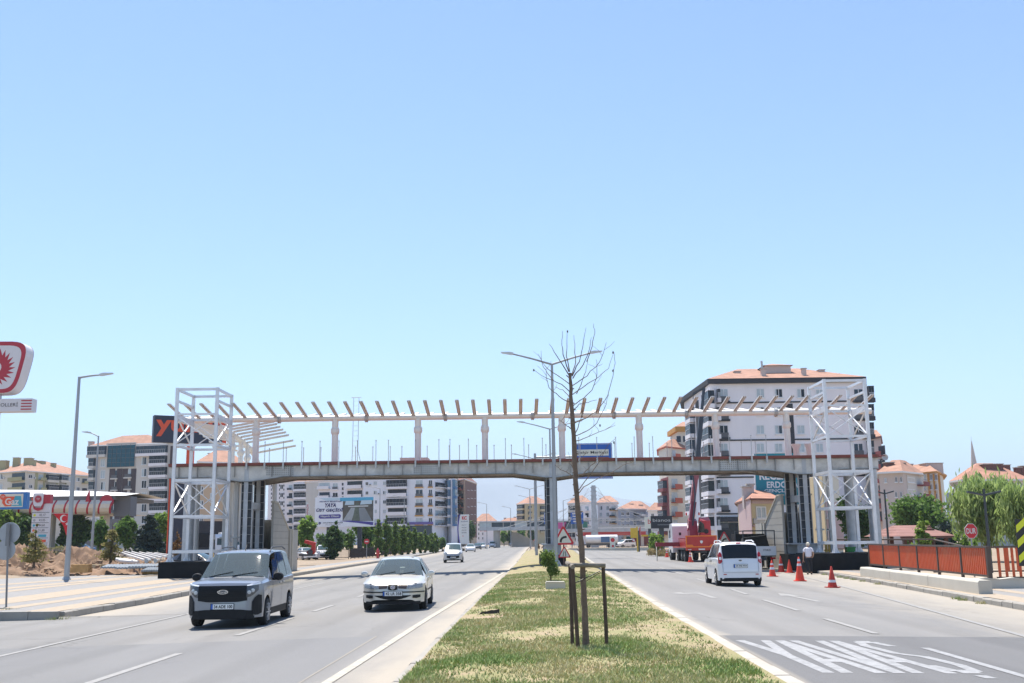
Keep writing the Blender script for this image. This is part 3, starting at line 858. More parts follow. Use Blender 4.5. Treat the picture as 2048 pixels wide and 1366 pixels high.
# ------------------------------------------------------------------ lift towers at both ends
def tower(name, label, xl, xr, zg, mirror):
    t = thing(name, label, 'tower', ((xl + xr) / 2, 61.5, zg))
    yf, yb = 60.0, 63.1; zb = .92; zt = 10.75
    legs = {}
    for k, (x, y) in dict(fl=(xl, yf), fr=(xr, yf), bl=(xl, yb), br=(xr, yb)).items():
        legs[k] = (x, y)
        MB().box(x - .085, x + .085, y - .085, y + .085, zb + .02, zt).build('leg', M_tower, t)
        q = MB().box(x - .24, x + .24, y - .24, y + .24, zb, zb + .02)
        for (dx, dy) in ((1, 0), (-1, 0), (0, 1), (0, -1)):
            q.add([(x + dx * .1, y + dy * .1, zb + .02), (x + dx * .23, y + dy * .23, zb + .02), (x + dx * .1, y + dy * .1, zb + .3)], [(0, 1, 2)])
        q.build('base_plate', M_tower, t)
    def ring(z, h, w=.12, sides=('f', 'b', 'l', 'r')):
        for s in sides:
            if s == 'f': a, b = (xl + .085, yf, z), (xr - .085, yf, z)
            if s == 'b': a, b = (xl + .085, yb, z), (xr - .085, yb, z)
            if s == 'l': a, b = (xl, yf + .1, z), (xl, yb - .1, z)
            if s == 'r': a, b = (xr, yf + .1, z), (xr, yb - .1, z)
            MB().bar(a, b, w * .85, h * .82).build('ring_beam', M_tower, t)
    ring(zt - .09, .18); ring(zt - .75, .16, sides=('l', 'r')); ring(9.05, .42, sides=('l', 'r')); ring(9.22, .12, sides=('f', 'b')); ring(7.45, .16)
    ring(5.45, .2); ring(3.42, .18); ring(1.47, .2)
    def cross(z0, z1):
        for a, b in ((('fl'), ('fr')), (('bl'), ('br')), (('fl'), ('bl')), (('fr'), ('br'))):
            A, B = legs[a], legs[b]
            for i, (u, v) in enumerate(((A, B), (B, A))):
                o = .035 * (1 if i else -1)
                off = (0, o) if abs(A[1] - B[1]) < .1 else (o, 0)
                p = Vector((u[0] + off[0], u[1] + off[1], z0)); q = Vector((v[0] + off[0], v[1] + off[1], z1))
                d = (q - p) * .045
                MB().bar(p + d, q - d, .045, .085, (0, 1, 0) if off[0] == 0 else (1, 0, 0)).build('cross_brace', M_tower, t)
    cross(7.5, 9.1); cross(3.45, 5.4)
    x0, x1 = xl - (.45 if not mirror else 1.6), xr + (.5 if not mirror else .3)
    MB().box(x0, x1, yf - .55, yb - .75, zg - .3, zb - .003).build('footing', M_black, t)
    for x in (xl, xr):
        MB().box(x - .5, x + .5, yb - .5, yb + .5, zg - .3, zb - .003).build('footing', M_black, t)
    return t
a = at(355, 785, 60); b = at(435, 783, 60)
tower('lift_tower', 'pale steel lattice lift tower beside the orange lettered sign', a.x, b.x, .28, False)
a = at(1648, 768, 60); b = at(1729, 766, 60)
tower('lift_tower', 'pale steel lattice lift tower before the tall white apartment block', a.x, b.x, -.2, True)
# deck stubs and round columns behind the towers
for nm, lab, xs in (('round_column', 'round grey steel column behind the left lift tower', (-20.2,)), ('round_column', 'thick round steel column at the far right of the footbridge', (22.3,)), ('round_column', 'round steel column inside the right lift tower', (20.9,))):
    for x in xs:
        t = thing(nm, lab, 'column', (x, 66, -.2))
        MB().tube([(x, 66, .6), (x, 66, 6.45)], .34, 16).build('shaft', M_galv2, t, smooth=True)
        MB().box(x - .6, x + .6, 65.4, 66.6, -.3, .6).build('footing', M_black, t)
        MB().box(x - .45, x + .45, 65.55, 66.45, 6.4, 6.49).build('head_plate', M_galv2, t)
# a pair of pipes with a bracket by the left columns
for x, lab in ((-17.75, 'slim square steel post just left of the footbridge columns'), (-17.05, 'slim square steel post touching the left footbridge columns')):
    t = thing('steel_post', lab, 'post', (x, 65.2, 0), group='slim posts by the left columns')
    MB().box(x - .11, x + .11, 65.09, 65.31, .2, 5.8).build('shaft', M_galv, t)
    MB().box(x - .22, x + .22, 64.98, 65.42, 2.2, 2.3).build('joint_plate', M_galv, t)
for x, lab in ((18.65, 'slim square steel post just right of the footbridge columns'), (19.35, 'slim square steel post left of the right lift tower')):
    t = thing('steel_post', lab, 'post', (x, 65.2, 0), group='slim posts by the right columns')
    MB().box(x - .11, x + .11, 65.09, 65.31, -.2, 5.8).build('shaft', M_galv, t)
    MB().box(x - .22, x + .22, 64.98, 65.42, 2.2, 2.3).build('joint_plate', M_galv, t)
# site ladder standing on the deck
lx = at(712, 850, 67).x
t = thing('site_ladder', 'thin pale ladder standing on the bridge deck above the canopy', 'ladder', (lx, 67, ZT))
for s in (-1, 1):
    MB().tube([(lx + s * .30 + .12, 66.6, ZT), (lx + s * .17, 66.8, ZT + .9), (lx + s * .17, 67, 11.0)], .018, 6).build('rail', M_galv, t)
for i in range(13):
    z = ZT + .25 + i * .32
    MB().tube([(lx - .18, 66.9, z), (lx + .18, 66.9, z)], .009, 5).build('rung', M_galv, t)
MB().tube([(lx - .32, 67, 11.0), (lx + .32, 67, 11.0)], .022, 6).build('top_bar', M_galv, t)
# ------------------------------------------------------------------ vehicles
def paintm(name, col, metal=0.0, rough=0.28):
    return mat(name, col, rough, metal, var=0.03, scale=3, coat=0.7, spec=0.5)
M_tyre = mat('tyre_rubber', (0.018, 0.018, 0.019), 0.85, var=0.2, scale=8)
M_rim = mat('alloy_rim', (0.55, 0.56, 0.58), 0.35, 0.7, var=0.05)
M_steelrim = mat('steel_rim', (0.32, 0.32, 0.33), 0.5, 0.5, var=0.1)
M_blkpl = mat('black_plastic', (0.012, 0.0125, 0.014), 0.6, spec=.25, var=0.15, scale=6)
M_under = mat('underbody', (0.012, 0.012, 0.012), 0.9, var=0.0)
M_glassf = glass('windscreen_glass', (0.05, 0.085, 0.09), 0.07, 0.45)
M_glasss = glass('tinted_side_glass', (0.012, 0.015, 0.018), 0.06, 0.35)
M_headl = mat('headlamp_lens', (0.50, 0.52, 0.54), 0.12, 0.2, var=0.25, scale=30)
M_headd = mat('headlamp_dark', (0.10, 0.105, 0.115), 0.12, 0.2, var=0.3, scale=40)
M_headl2 = mat('headlamp_grey', (0.27, 0.29, 0.31), 0.1, 0.2, var=0.3, scale=30)
M_drl = mat('daytime_lamp', (0.9, 0.92, 0.95), 0.25, var=0.0)
M_tail = mat('red_lamp', (0.42, 0.012, 0.015), 0.15, var=0.1)
M_lampw = mat('clear_lamp', (0.72, 0.70, 0.68), 0.2, var=0.1)
M_plate = mat('number_plate', (0.78, 0.78, 0.76), 0.4, var=0.03)
M_pblue = mat('plate_blue', (0.02, 0.10, 0.42), 0.4, var=0.0)
M_ink = mat('black_ink', (0.012, 0.012, 0.014), 0.5, var=0.0)
M_chrome = mat('chrome_trim', (0.75, 0.76, 0.78), 0.15, 0.9, var=0.0)

class Car:
    def __init__(s, name, label, group, L, keys, body, r=0.31, ax=(0.85, 3.5), sill=0.24, w0=0.52, yc=0.34, w0r=0.60, ycr=0.30, loc=(0, 0, 0), rz=0.0, holes=()):
        s.L = L; s.k = keys; s.body = body; s.r = r; s.ax = ax; s.sill = sill; s.w0, s.yc, s.w0r, s.ycr = w0, yc, w0r, ycr
        s.t = thing(name, label, 'car', loc, rz, group)
        ys = set(np.round(np.linspace(0, L, 34), 4)) | set(k[0] for k in keys)
        for a in ax:
            ra = r + 0.065
            for q in range(13): ys.add(round(a + ra * math.cos(math.pi * q / 12), 4))
        for q in range(1, 9): ys.add(round(yc * (q / 8) ** 2, 4)); ys.add(round(L - ycr * (q / 8) ** 2, 4))
        s.ys = sorted(y for y in ys if 0 <= y <= L)
        rows = [s.sec(y, True) for y in s.ys]
        q = MB().grid(rows)
        n = len(rows[0])
        if holes:      # real openings behind the glass: (kind, y0, y1); 'top' = windscreen, 'side' = door glass
            keep = []
            for fi, f in enumerate(q.f):
                i, j = divmod(fi, n - 1); ym = (s.ys[i] + s.ys[i + 1]) / 2
                cut = any((k == 'top' and 5 <= j <= 10 and a < ym < b) or (k == 'side' and j in (4, 11) and a < ym < b) for k, a, b in holes)
                if not cut: keep.append(f)
            q.f = keep
        for i in (0, len(rows) - 1): q.f.append(tuple(i * n + j for j in range(n)))
        s.bo = q.build('body', body, s.t, world=False, smooth=True, sharp=32)
        W = max(k[3] for k in keys)
        MB().box(-W + .23, W - .23, -L / 2 + .12, L / 2 - .12, .2, .74).build('underbody', M_under, s.t, world=False)
    def key(s, y):
        ky = [k[0] for k in s.k]
        return [float(np.interp(y, ky, [k[i] for k in s.k])) for i in range(1, 5)]
    def half(s, y):
        zs, zt, ws, wt = s.key(y)
        W = max(k[3] for k in s.k)
        lim = 9.0
        if y < s.yc: lim = s.w0 + (W - s.w0) * math.sqrt(max(y, 0) / s.yc)
        if s.L - y < s.ycr: lim = min(lim, s.w0r + (W - s.w0r) * math.sqrt(max(s.L - y, 0) / s.ycr))
        f = min(1.0, lim / ws)
        zb = s.sill
        for a in s.ax:
            d = abs(y - a); ra = s.r + .065
            if d < ra: zb = max(zb, s.r + math.sqrt(ra * ra - d * d))
        e = min(y, s.L - y)
        if e < .12: zb = max(zb, s.sill + (.12 - e) * .6)
        z1 = max(min(.74, zs - .04), min(zb + .01, zs - .02)); zb = min(zb, z1 - .005)
        tum = 1.0 if zt - zs < .2 else 1.0
        return [(ws * .965 * f, zb), (ws * 1.0 * f, z1), (ws * f, (z1 + zs) / 2), (ws * .985 * f, zs - .02), (min(ws * .95 * f, ws * f), zs), (wt * f * 1.02, zt - min(.07, (zt - zs) * .6)), (wt * f * .93, zt - min(.03, (zt - zs) * .3)), (wt * f * .55, zt - .006), (0, zt)]
    def sec(s, y, full=False):
        h = s.half(y); yy = y - s.L / 2
        return [(-a, yy, b) for a, b in h] + [(a, yy, b) for a, b in h[-2::-1]]
    def side(s, name, quad, m, t0=.1, t1=.95, off=.010):
        """side glass: quad = y at bottom-front, bottom-rear, top-rear, top-front"""
        for sg in (-1, 1):
            rows = []
            for i in range(5):
                v = i / 4; ya = lerp(quad[0], quad[3], v); yb = lerp(quad[1], quad[2], v); t = lerp(t0, t1, v); row = []
                for j in range(8):
                    y = lerp(ya, yb, j / 7); h = s.half(y)
                    p = (lerp(h[4][0], h[5][0], t), lerp(h[4][1], h[5][1], t))
                    row.append((sg * (p[0] + off), y - s.L / 2, p[1] + off * .3))
                rows.append(row)
            MB().grid(rows).build(name, m, s.t, world=False, smooth=True)
    def screen(s, name, y0, y1, m, k0=.93, k1=.93, off=.012):
        rows = []
        for i in range(9):
            y = lerp(y0, y1, i / 8); h = s.half(y); kk = lerp(k0, k1, i / 8)
            dy = .03; z2 = s.half(min(y + dy, s.L))[-1][1]; z0 = s.half(max(y - dy, 0))[-1][1]
            n = Vector((0, -(z2 - z0), 2 * dy)).normalized() * off
            xs = [h[5][0], h[6][0], h[7][0], 0]; zs = [h[5][1], h[6][1], h[7][1], h[8][1]]
            row = []
            for j in range(-6, 7):
                x = h[5][0] * kk * j / 6
                z = float(np.interp(abs(x), xs[::-1], zs[::-1]))
                row.append((x, y - s.L / 2 + n.y, z + n.z))
            rows.append(row)
        return MB().grid(rows).build(name, m, s.t, world=False, smooth=True, sharp=60)
    def edge_y(s, x, z, rear=False):
        """distance from the very front (or rear) of the body surface at x, z"""
        W = max(k[3] for k in s.k)
        w0, yc = (s.w0r, s.ycr) if rear else (s.w0, s.yc)
        a = 0 if abs(x) <= w0 else yc * ((abs(x) - w0) / (W - w0)) ** 2
        # vertical rake from the keys
        pts = [(k[2], (s.L - k[0]) if rear else k[0]) for k in (s.k[::-1] if rear else s.k)]
        zz = [p[0] for p in pts]; m = zz.index(max(zz))
        b = float(np.interp(z, zz[:m + 1], [p[1] for p in pts[:m + 1]])) if z > zz[0] else 0
        return max(a, b) + .35 * min(a, b)
    def panel(s, name, cols, m, rear=False, eps=.014, parent=None, thick=.05):
        """cols: (x, z low, z high) from one side to the other, laid on the front or rear of the body"""
        F = []; B = []
        for x, a, b in cols:
            r = []; rb = []
            for i in range(4):
                z = lerp(a, b, i / 3); y = s.edge_y(x, z, rear)
                yy = (s.L / 2 - y + eps) if rear else (-s.L / 2 + y - eps)
                r.append((x, yy, z)); rb.append((x, yy + (-thick if rear else thick), z))
            F.append(r); B.append(rb)
        q = MB(); n = len(cols)
        q.grid(F)
        for i in (0, 3): q.grid([[F[j][i] for j in range(n)], [B[j][i] for j in range(n)]])
        for j in (0, n - 1): q.grid([F[j], B[j]])
        return q.build(name, m, parent or s.t, world=False)
    def mirror_panel(s, name, cols, m, rear=False, eps=.014):
        s.panel(name, cols, m, rear, eps); s.panel(name, [(-x, a, b) for x, a, b in cols[::-1]], m, rear, eps)
    def seam(s, y, z0=.3):
        for sg in (-1, 1):
            rows = []
            for dy in (-.006, .006):
                h = s.half(y + dy)
                rows.append([(sg * (p[0] + .004), y + dy - s.L / 2, p[1]) for p in h[0:5]])
            MB().grid(rows).build('door_seam', M_ink, s.t, world=False)
    def handle(s, y, z, m):
        for sg in (-1, 1):
            w = np.interp(z, [p[1] for p in s.half(y)[1:5]], [p[0] for p in s.half(y)[1:5]])
            MB().box(sg * w - .02, sg * w + .02, y - .09 - s.L / 2, y + .09 - s.L / 2, z - .018, z + .018).build('door_handle', m, s.t, world=False)
    def strip_side(s, name, z0, z1, m, ya, yb, off=.008):
        for sg in (-1, 1):
            rows = []
            for y in np.linspace(ya, yb, 16):
                h = s.half(y); zz = [p[1] for p in h[0:5]]; ww = [p[0] for p in h[0:5]]
                rows.append([(sg * (float(np.interp(z, zz, ww)) + off), y - s.L / 2, z) for z in (z0, z1)])
            MB().grid(rows).build(name, m, s.t, world=False)
    def wheels(s, rimm=None, wd=.2, spokes=10):
        W = max(k[3] for k in s.k)
        for a in s.ax:
            for sg in (-1, 1):
                r = s.r
                q = MB().lathe([(r * .6, -wd / 2), (r * .93, -wd / 2), (r, -wd / 2 + .03), (r, wd / 2 - .03), (r * .93, wd / 2), (r * .6, wd / 2)], 26, (0, 0, 0), 'x')
                o = q.build('wheel', M_tyre, s.t, world=False, smooth=True, sharp=40)
                o.location = (sg * (W - wd / 2 - .01), a - s.L / 2, r)
                p = MB().lathe([(r * .68, -.01), (r * .68, .012), (r * .6, .012), (r * .58, -.03)], 26, (sg * (wd / 2 - .012), 0, 0), 'x')
                for k in range(spokes):
                    t = 2 * math.pi * k / spokes; d = Vector((0, math.cos(t), math.sin(t)))
                    x = sg * (wd / 2 - .002)
                    p.bar(Vector((x, 0, 0)) + d * .03, Vector((x, 0, 0)) + d * r * .63, .028, .05, (1, 0, 0))
                p.lathe([(.055, -.012), (.05, .016)], 12, (sg * (wd / 2 - .002), 0, 0), 'x')
                p.build('rim', rimm or M_rim, o, world=False)
    def mirrors(s, y, z, m, w=.22, h=.15):
        for sg in (-1, 1):
            x = s.half(y)[4][0]
            q = MB()
            q.lathe([(.02, -.07), (h * .42, -.055), (h * .5, 0), (h * .46, .04), (h * .4, .055)], 12, (0, 0, 0), 'y')
            q.v = [(v[0] * w / h + sg * (x + w * .55), v[1] + y - s.L / 2, v[2] + z) for v in q.v]
            q.box(sg * x - .03, sg * x + .06 * sg + .03, y - s.L / 2 - .02, y - s.L / 2 + .04, z - .09, z - .04)
            q.build('door_mirror', m, s.t, world=False, smooth=True)
    def plate(s, txt, z, rear=False, w=.52, h=.115, out=.03):
        y = (s.L / 2 - s.edge_y(0, z, True) + out) if rear else (-s.L / 2 + s.edge_y(0, z) - out)
        sg = 1 if rear else -1
        q = MB().box(-w / 2, w / 2, min(y, y - sg * .02), max(y, y - sg * .02), z - h / 2, z + h / 2)
        o = q.build('number_plate', M_plate, s.t, world=False)
        ux = Vector((1, 0, 0)) if not rear else Vector((-1, 0, 0))
        nb = MB().box(-w / 2 - .012, w / 2 + .012, min(y - sg * .004, y - sg * .024), max(y - sg * .004, y - sg * .024), z - h / 2 - .012, z + h / 2 + .012); nb.build('plate_holder', M_blkpl, o, world=False)
        c = Vector((0, y + sg * .001, z))
        MB().prism([(-w / 2, -h / 2), (-w / 2 + .045, -h / 2), (-w / 2 + .045, h / 2), (-w / 2, h / 2)], c + Vector((0, sg * .004, 0)), ux, Z, (0, -sg * .003, 0)).build('plate_band', M_pblue, o, world=False)
        write(txt, c + ux * .025, ux, Z, w * .82, h * .66, M_ink, o, world=False, bold=.02, lift=.006)
    def wipers(s, y, spans):
        for x0, x1 in spans:
            h = s.half(y); z0 = h[-1][1] + .02
            y2 = y + .12
            MB().bar((x0, y - s.L / 2 - .02, z0 - .01 - abs(x0) * .03), (x1, y2 - s.L / 2 - .02, s.half(y2)[-1][1] + .02 - abs(x1) * .03), .012, .012).build('wiper', M_blkpl, s.t, world=False)

def clear_glass(name, tint, sheen_film=0.16):
    m = bpy.data.materials.new(name); m.use_nodes = True; nt = m.node_tree; nt.nodes.remove(nt.nodes['Principled BSDF']); L = nt.links.new; N = nt.nodes.new
    tr = N('ShaderNodeBsdfTransparent'); tr.inputs[0].default_value = (*tint, 1); gl = N('ShaderNodeBsdfGlossy'); gl.inputs['Roughness'].default_value = .03; fr = N('ShaderNodeFresnel'); fr.inputs[0].default_value = 1.9
    ms = N('ShaderNodeMixShader'); L(fr.outputs[0], ms.inputs[0]); L(tr.outputs[0], ms.inputs[1]); L(gl.outputs[0], ms.inputs[2])
    df = N('ShaderNodeBsdfDiffuse'); df.inputs[0].default_value = (.34, .43, .42, 1); m2 = N('ShaderNodeMixShader'); m2.inputs[0].default_value = sheen_film; L(ms.outputs[0], m2.inputs[1]); L(df.outputs[0], m2.inputs[2]); L(m2.outputs[0], nt.nodes['Material Output'].inputs[0]); return m  # teal diffuse layer: dust film plus the sky's reflection painted in as colour
M_clear = clear_glass('clear_windscreen', (.72, .84, .82)); M_clear2 = clear_glass('tinted_clear_glass', (.22, .25, .26), 0.02)
M_seat = mat('seat_cloth', (.10, .10, .105), .9, var=.1); M_dash = mat('dashboard', (.07, .075, .075), .75, var=.1)
def cabin(c, yd, zb, zr_, w, driver=None, cloth=None):
    L2 = c.L / 2
    def sb(name, x0, x1, y0, y1, z0, z1, m): return MB().box(x0, x1, y0 - L2, y1 - L2, z0, z1).build(name, m, c.t, world=False)
    MB().prism([(yd - .02, zb - .12), (yd + .1, zb + .02), (yd + .5, zb + .03), (yd + .62, zb - .12), (yd + .6, zb - .4), (yd - .02, zb - .4)], (-w, -L2, 0), (0, 1, 0), (0, 0, 1), (2 * w, 0, 0)).build('dashboard', M_dash, c.t, world=False)
    sb('floor', -w, w, yd + .5, yd + 2.6, .3, .745, M_seat)
    for x in (-.36, .36):
        for yy in (yd + 1.0, yd + 1.95):
            MB().prism([(0, -.35), (.1, -.35), (.3, .28), (.2, .3)], (x - .24, yy - L2, zb), (0, 1, 0), (0, 0, 1), (.48, 0, 0)).build('seat_back', M_seat, c.t, world=False)
            sb('headrest', x - .12, x + .12, yy + .24, yy + .34, zb + .29, zb + .47, M_seat)
    q = MB(); q.tube([(.36 + .18 * math.cos(a), yd + .66 - L2 + .05 * math.sin(a), zb - .02 + .17 * math.sin(a)) for a in np.linspace(0, 2 * math.pi, 19)], .014, 6, cap=False); q.build('steering_wheel', M_blkpl, c.t, world=False, smooth=True)
    if driver:
        p = thing('person', driver, 'person'); p.location = c.t.matrix_basis @ Vector((0, 0, 0)) if False else c.t.location; p.rotation_euler = c.t.rotation_euler
        y = yd + 1.02 - L2; V = [(.36, y, zb - .25), (.36, y + .03, zb + .05), (.36, y + .02, zb + .22), (.36, y - .01, zb + .32), (.36, y - .03, zb + .42), (.36, y - .03, zb + .5), (.56, y, zb + .18), (.60, y - .1, zb - .06), (.5, y - .34, zb + .02), (.16, y, zb + .18), (.12, y - .1, zb - .06), (.22, y - .34, zb + .02)]
        E = [(0, 1), (1, 2), (2, 3), (3, 4), (4, 5), (2, 6), (6, 7), (7, 8), (2, 9), (9, 10), (10, 11)]; R = [.14, .16, .12, .055, .085, .07, .065, .048, .034, .065, .048, .034]
        def sk(name, V, E, R, m):
            me = bpy.data.meshes.new(name); me.from_pydata(V, E, []); o = bpy.data.objects.new(name, me); COL.objects.link(o); o.parent = p; mo = o.modifiers.new('skin', 'SKIN'); mo.use_smooth_shade = True
            for i, r in enumerate(R): me.skin_vertices[0].data[i].radius = (r, r * (.8 if i < 3 else 1))
            me.skin_vertices[0].data[0].use_root = True; b_ = o.modifiers.new('sub', 'SUBSURF'); b_.levels = 1; b_.render_levels = 2; me.materials.append(m); return o
        S_skin = mat('skin', (.42, .25, .17), .6, var=.05); sk('body', V, E, R, S_skin)
        sk('shirt', [V[0], V[1], V[2], V[6], V[7], V[9], V[10]], [(0, 1), (1, 2), (2, 3), (3, 4), (2, 5), (5, 6)], [.155, .175, .13, .08, .06, .08, .06], cloth or mat('driver_shirt', (.10, .11, .14), .85))
        MB().lathe([(.05, .0), (.092, .03), (.085, .07), (.04, .105), (.005, .11)], 14, (.36, y - .015, zb + .455)).build('hair', mat('dark_hair', (.02, .017, .015), .8), p, world=False, smooth=True)
def emblem(car, z, w, h, m_bg, m_fg, txt=None, rear=False):
    y = (car.L / 2 - car.edge_y(0, z, True) + .03) if rear else (-car.L / 2 + car.edge_y(0, z) - .03)
    sg = 1 if rear else -1
    n = 20
    poly = [(w / 2 * math.cos(2 * math.pi * i / n), h / 2 * math.sin(2 * math.pi * i / n)) for i in range(n)]
    ux = Vector((-sg, 0, 0))
    o = MB().prism(poly, (0, y, z), ux, Z, (0, -sg * .015, 0)).build('emblem', m_bg, car.t, world=False)
    MB().prism([(a * .86, b * .8) for a, b in poly], (0, y + sg * .003, z), ux, Z, (0, -sg * .002, 0)).build('emblem_field', m_fg, o, world=False)
    if txt: write(txt, (0, y + sg * .004, z), ux, Z, w * .66, h * .5, M_chrome, o, world=False, shear=.25, lift=.003)

# silver grey family van coming towards the camera
P_silver = paintm('silver_blue_paint', (0.23, 0.25, 0.285), 0.5, 0.28)
P_white = paintm('white_paint', (0.74, 0.74, 0.75), 0.0, 0.3)
P_cream = paintm('pearl_beige_paint', (0.60, 0.58, 0.53), 0.25, 0.3)
P_silver2 = paintm('pale_silver_paint', (0.56, 0.57, 0.58), 0.35, 0.32)
P_black = paintm('black_paint', (0.015, 0.015, 0.018), 0.1, 0.25)
P_blue = paintm('blue_paint', (0.05, 0.13, 0.28), 0.2, 0.3)
P_red = paintm('red_paint', (0.48, 0.02, 0.025), 0.0, 0.35)

kv = [(0, .80, .82, .82, .72), (.03, .92, .95, .84, .75), (.09, .99, 1.03, .86, .78), (.3, 1.02, 1.075, .875, .80), (.6, 1.035, 1.10, .885, .80), (1.0, 1.05, 1.135, .89, .80), (1.4, 1.06, 1.43, .89, .74), (1.78, 1.065, 1.70, .89, .68), (1.95, 1.07, 1.745, .89, .67), (2.3, 1.08, 1.775, .89, .67), (3.3, 1.09, 1.78, .89, .67), (3.95, 1.10, 1.755, .885, .66), (4.16, 1.10, 1.69, .875, .65), (4.27, 1.02, 1.2, .86, .7), (4.34, .72, .76, .84, .72)]
c = Car('family_van', 'silver grey family van with roof rails driving towards the camera', None, 4.34, kv, P_silver, r=.325, ax=(.86, 3.55), w0=.55, yc=.36, loc=(-6.85, 27.25, zr(-6.85, 27)), rz=.02, holes=(('top', 1.05, 1.79), ('side', 1.4, 2.36), ('side', 2.46, 3.2)))
c.screen('windscreen', 1.03, 1.81, M_clear, 1.0, 1.0)
cabin(c, 1.06, 1.02, 1.7, .74, 'driver at the wheel of the silver grey family van')
c.side('front_door_glass', (1.32, 2.38, 2.38, 1.84), M_clear2, .0, 1.0); c.side('rear_door_glass', (2.44, 3.22, 3.22, 2.44), M_clear2, .0, 1.0); c.side('quarter_glass', (3.28, 4.02, 3.9, 3.28), M_glasss, .05)
c.panel('grille', [(x, .60 + .16 * max(0, abs(x) - .35), .97) for x in np.linspace(-.57, .57, 13)], M_blkpl, eps=.016)
for i in range(5):
    c.panel('grille_bar', [(x, .69 + i * .05, .705 + i * .05) for x in np.linspace(-.5, .5, 7)], M_under, eps=.024)
c.mirror_panel('headlamp', [(.56, .70, .955), (.64, .72, .965), (.72, .78, .975), (.79, .86, .985)], M_headd, eps=.05)
for sg in (-1, 1):
    for xx_, zz_ in ((.62, .82), (.69, .86)):
        yy_ = -c.L / 2 + c.edge_y(xx_, zz_) - .056
        MB().lathe([(.012, -.012), (.04, -.01), (.045, .0), (.045, .02)], 12, (sg * xx_, yy_, zz_), 'y').build('lamp_projector', M_headl, c.t, world=False)
c.mirror_panel('daytime_lamp', [(.56, .965, .985), (.66, .975, 1.0), (.74, .985, 1.015), (.82, 1.0, 1.035)], M_drl, eps=.06)
c.panel('lower_grille', [(x, .28, .43 - .10 * max(0, abs(x) - .4)) for x in np.linspace(-.70, .70, 11)], M_blkpl, eps=.016)
c.mirror_panel('air_curtain', [(.68, .36, .60), (.73, .30, .70), (.79, .30, .76), (.85, .34, .74)], M_blkpl, eps=.016)
c.panel('bumper_lip', [(x, .22, .285) for x in np.linspace(-.72, .72, 9)], M_blkpl, eps=.02)
c.strip_side('wheel_arch_cladding', .245, .40, M_blkpl, 1.24, 3.12)
c.plate('34 ADE 100', .50); emblem(c, .83, .25, .10, M_chrome, mat('emblem_dark', (.03, .04, .06), .3, var=0), 'Ford')
c.wheels(M_rim); c.mirrors(1.42, 1.13, M_blkpl, .27, .2); c.wipers(1.03, ((-.6, -.05), (-.05, .55)))
for y in (1.32, 2.40, 3.24): c.seam(y)
c.handle(2.22, .96, P_silver); c.handle(2.62, .97, P_silver)
for sg in (-1, 1):
    MB().tube([(sg * .63, -.10, 1.72), (sg * .64, .1, 1.83), (sg * .65, 1.3, 1.845), (sg * .65, 1.75, 1.77)], .018, 8).build('roof_rail', M_darkst, c.t, world=False, smooth=True)
MB().tube([(0, -.05, 1.76), (0, .12, 1.9)], .012, 6).build('aerial', M_blkpl, c.t, world=False)

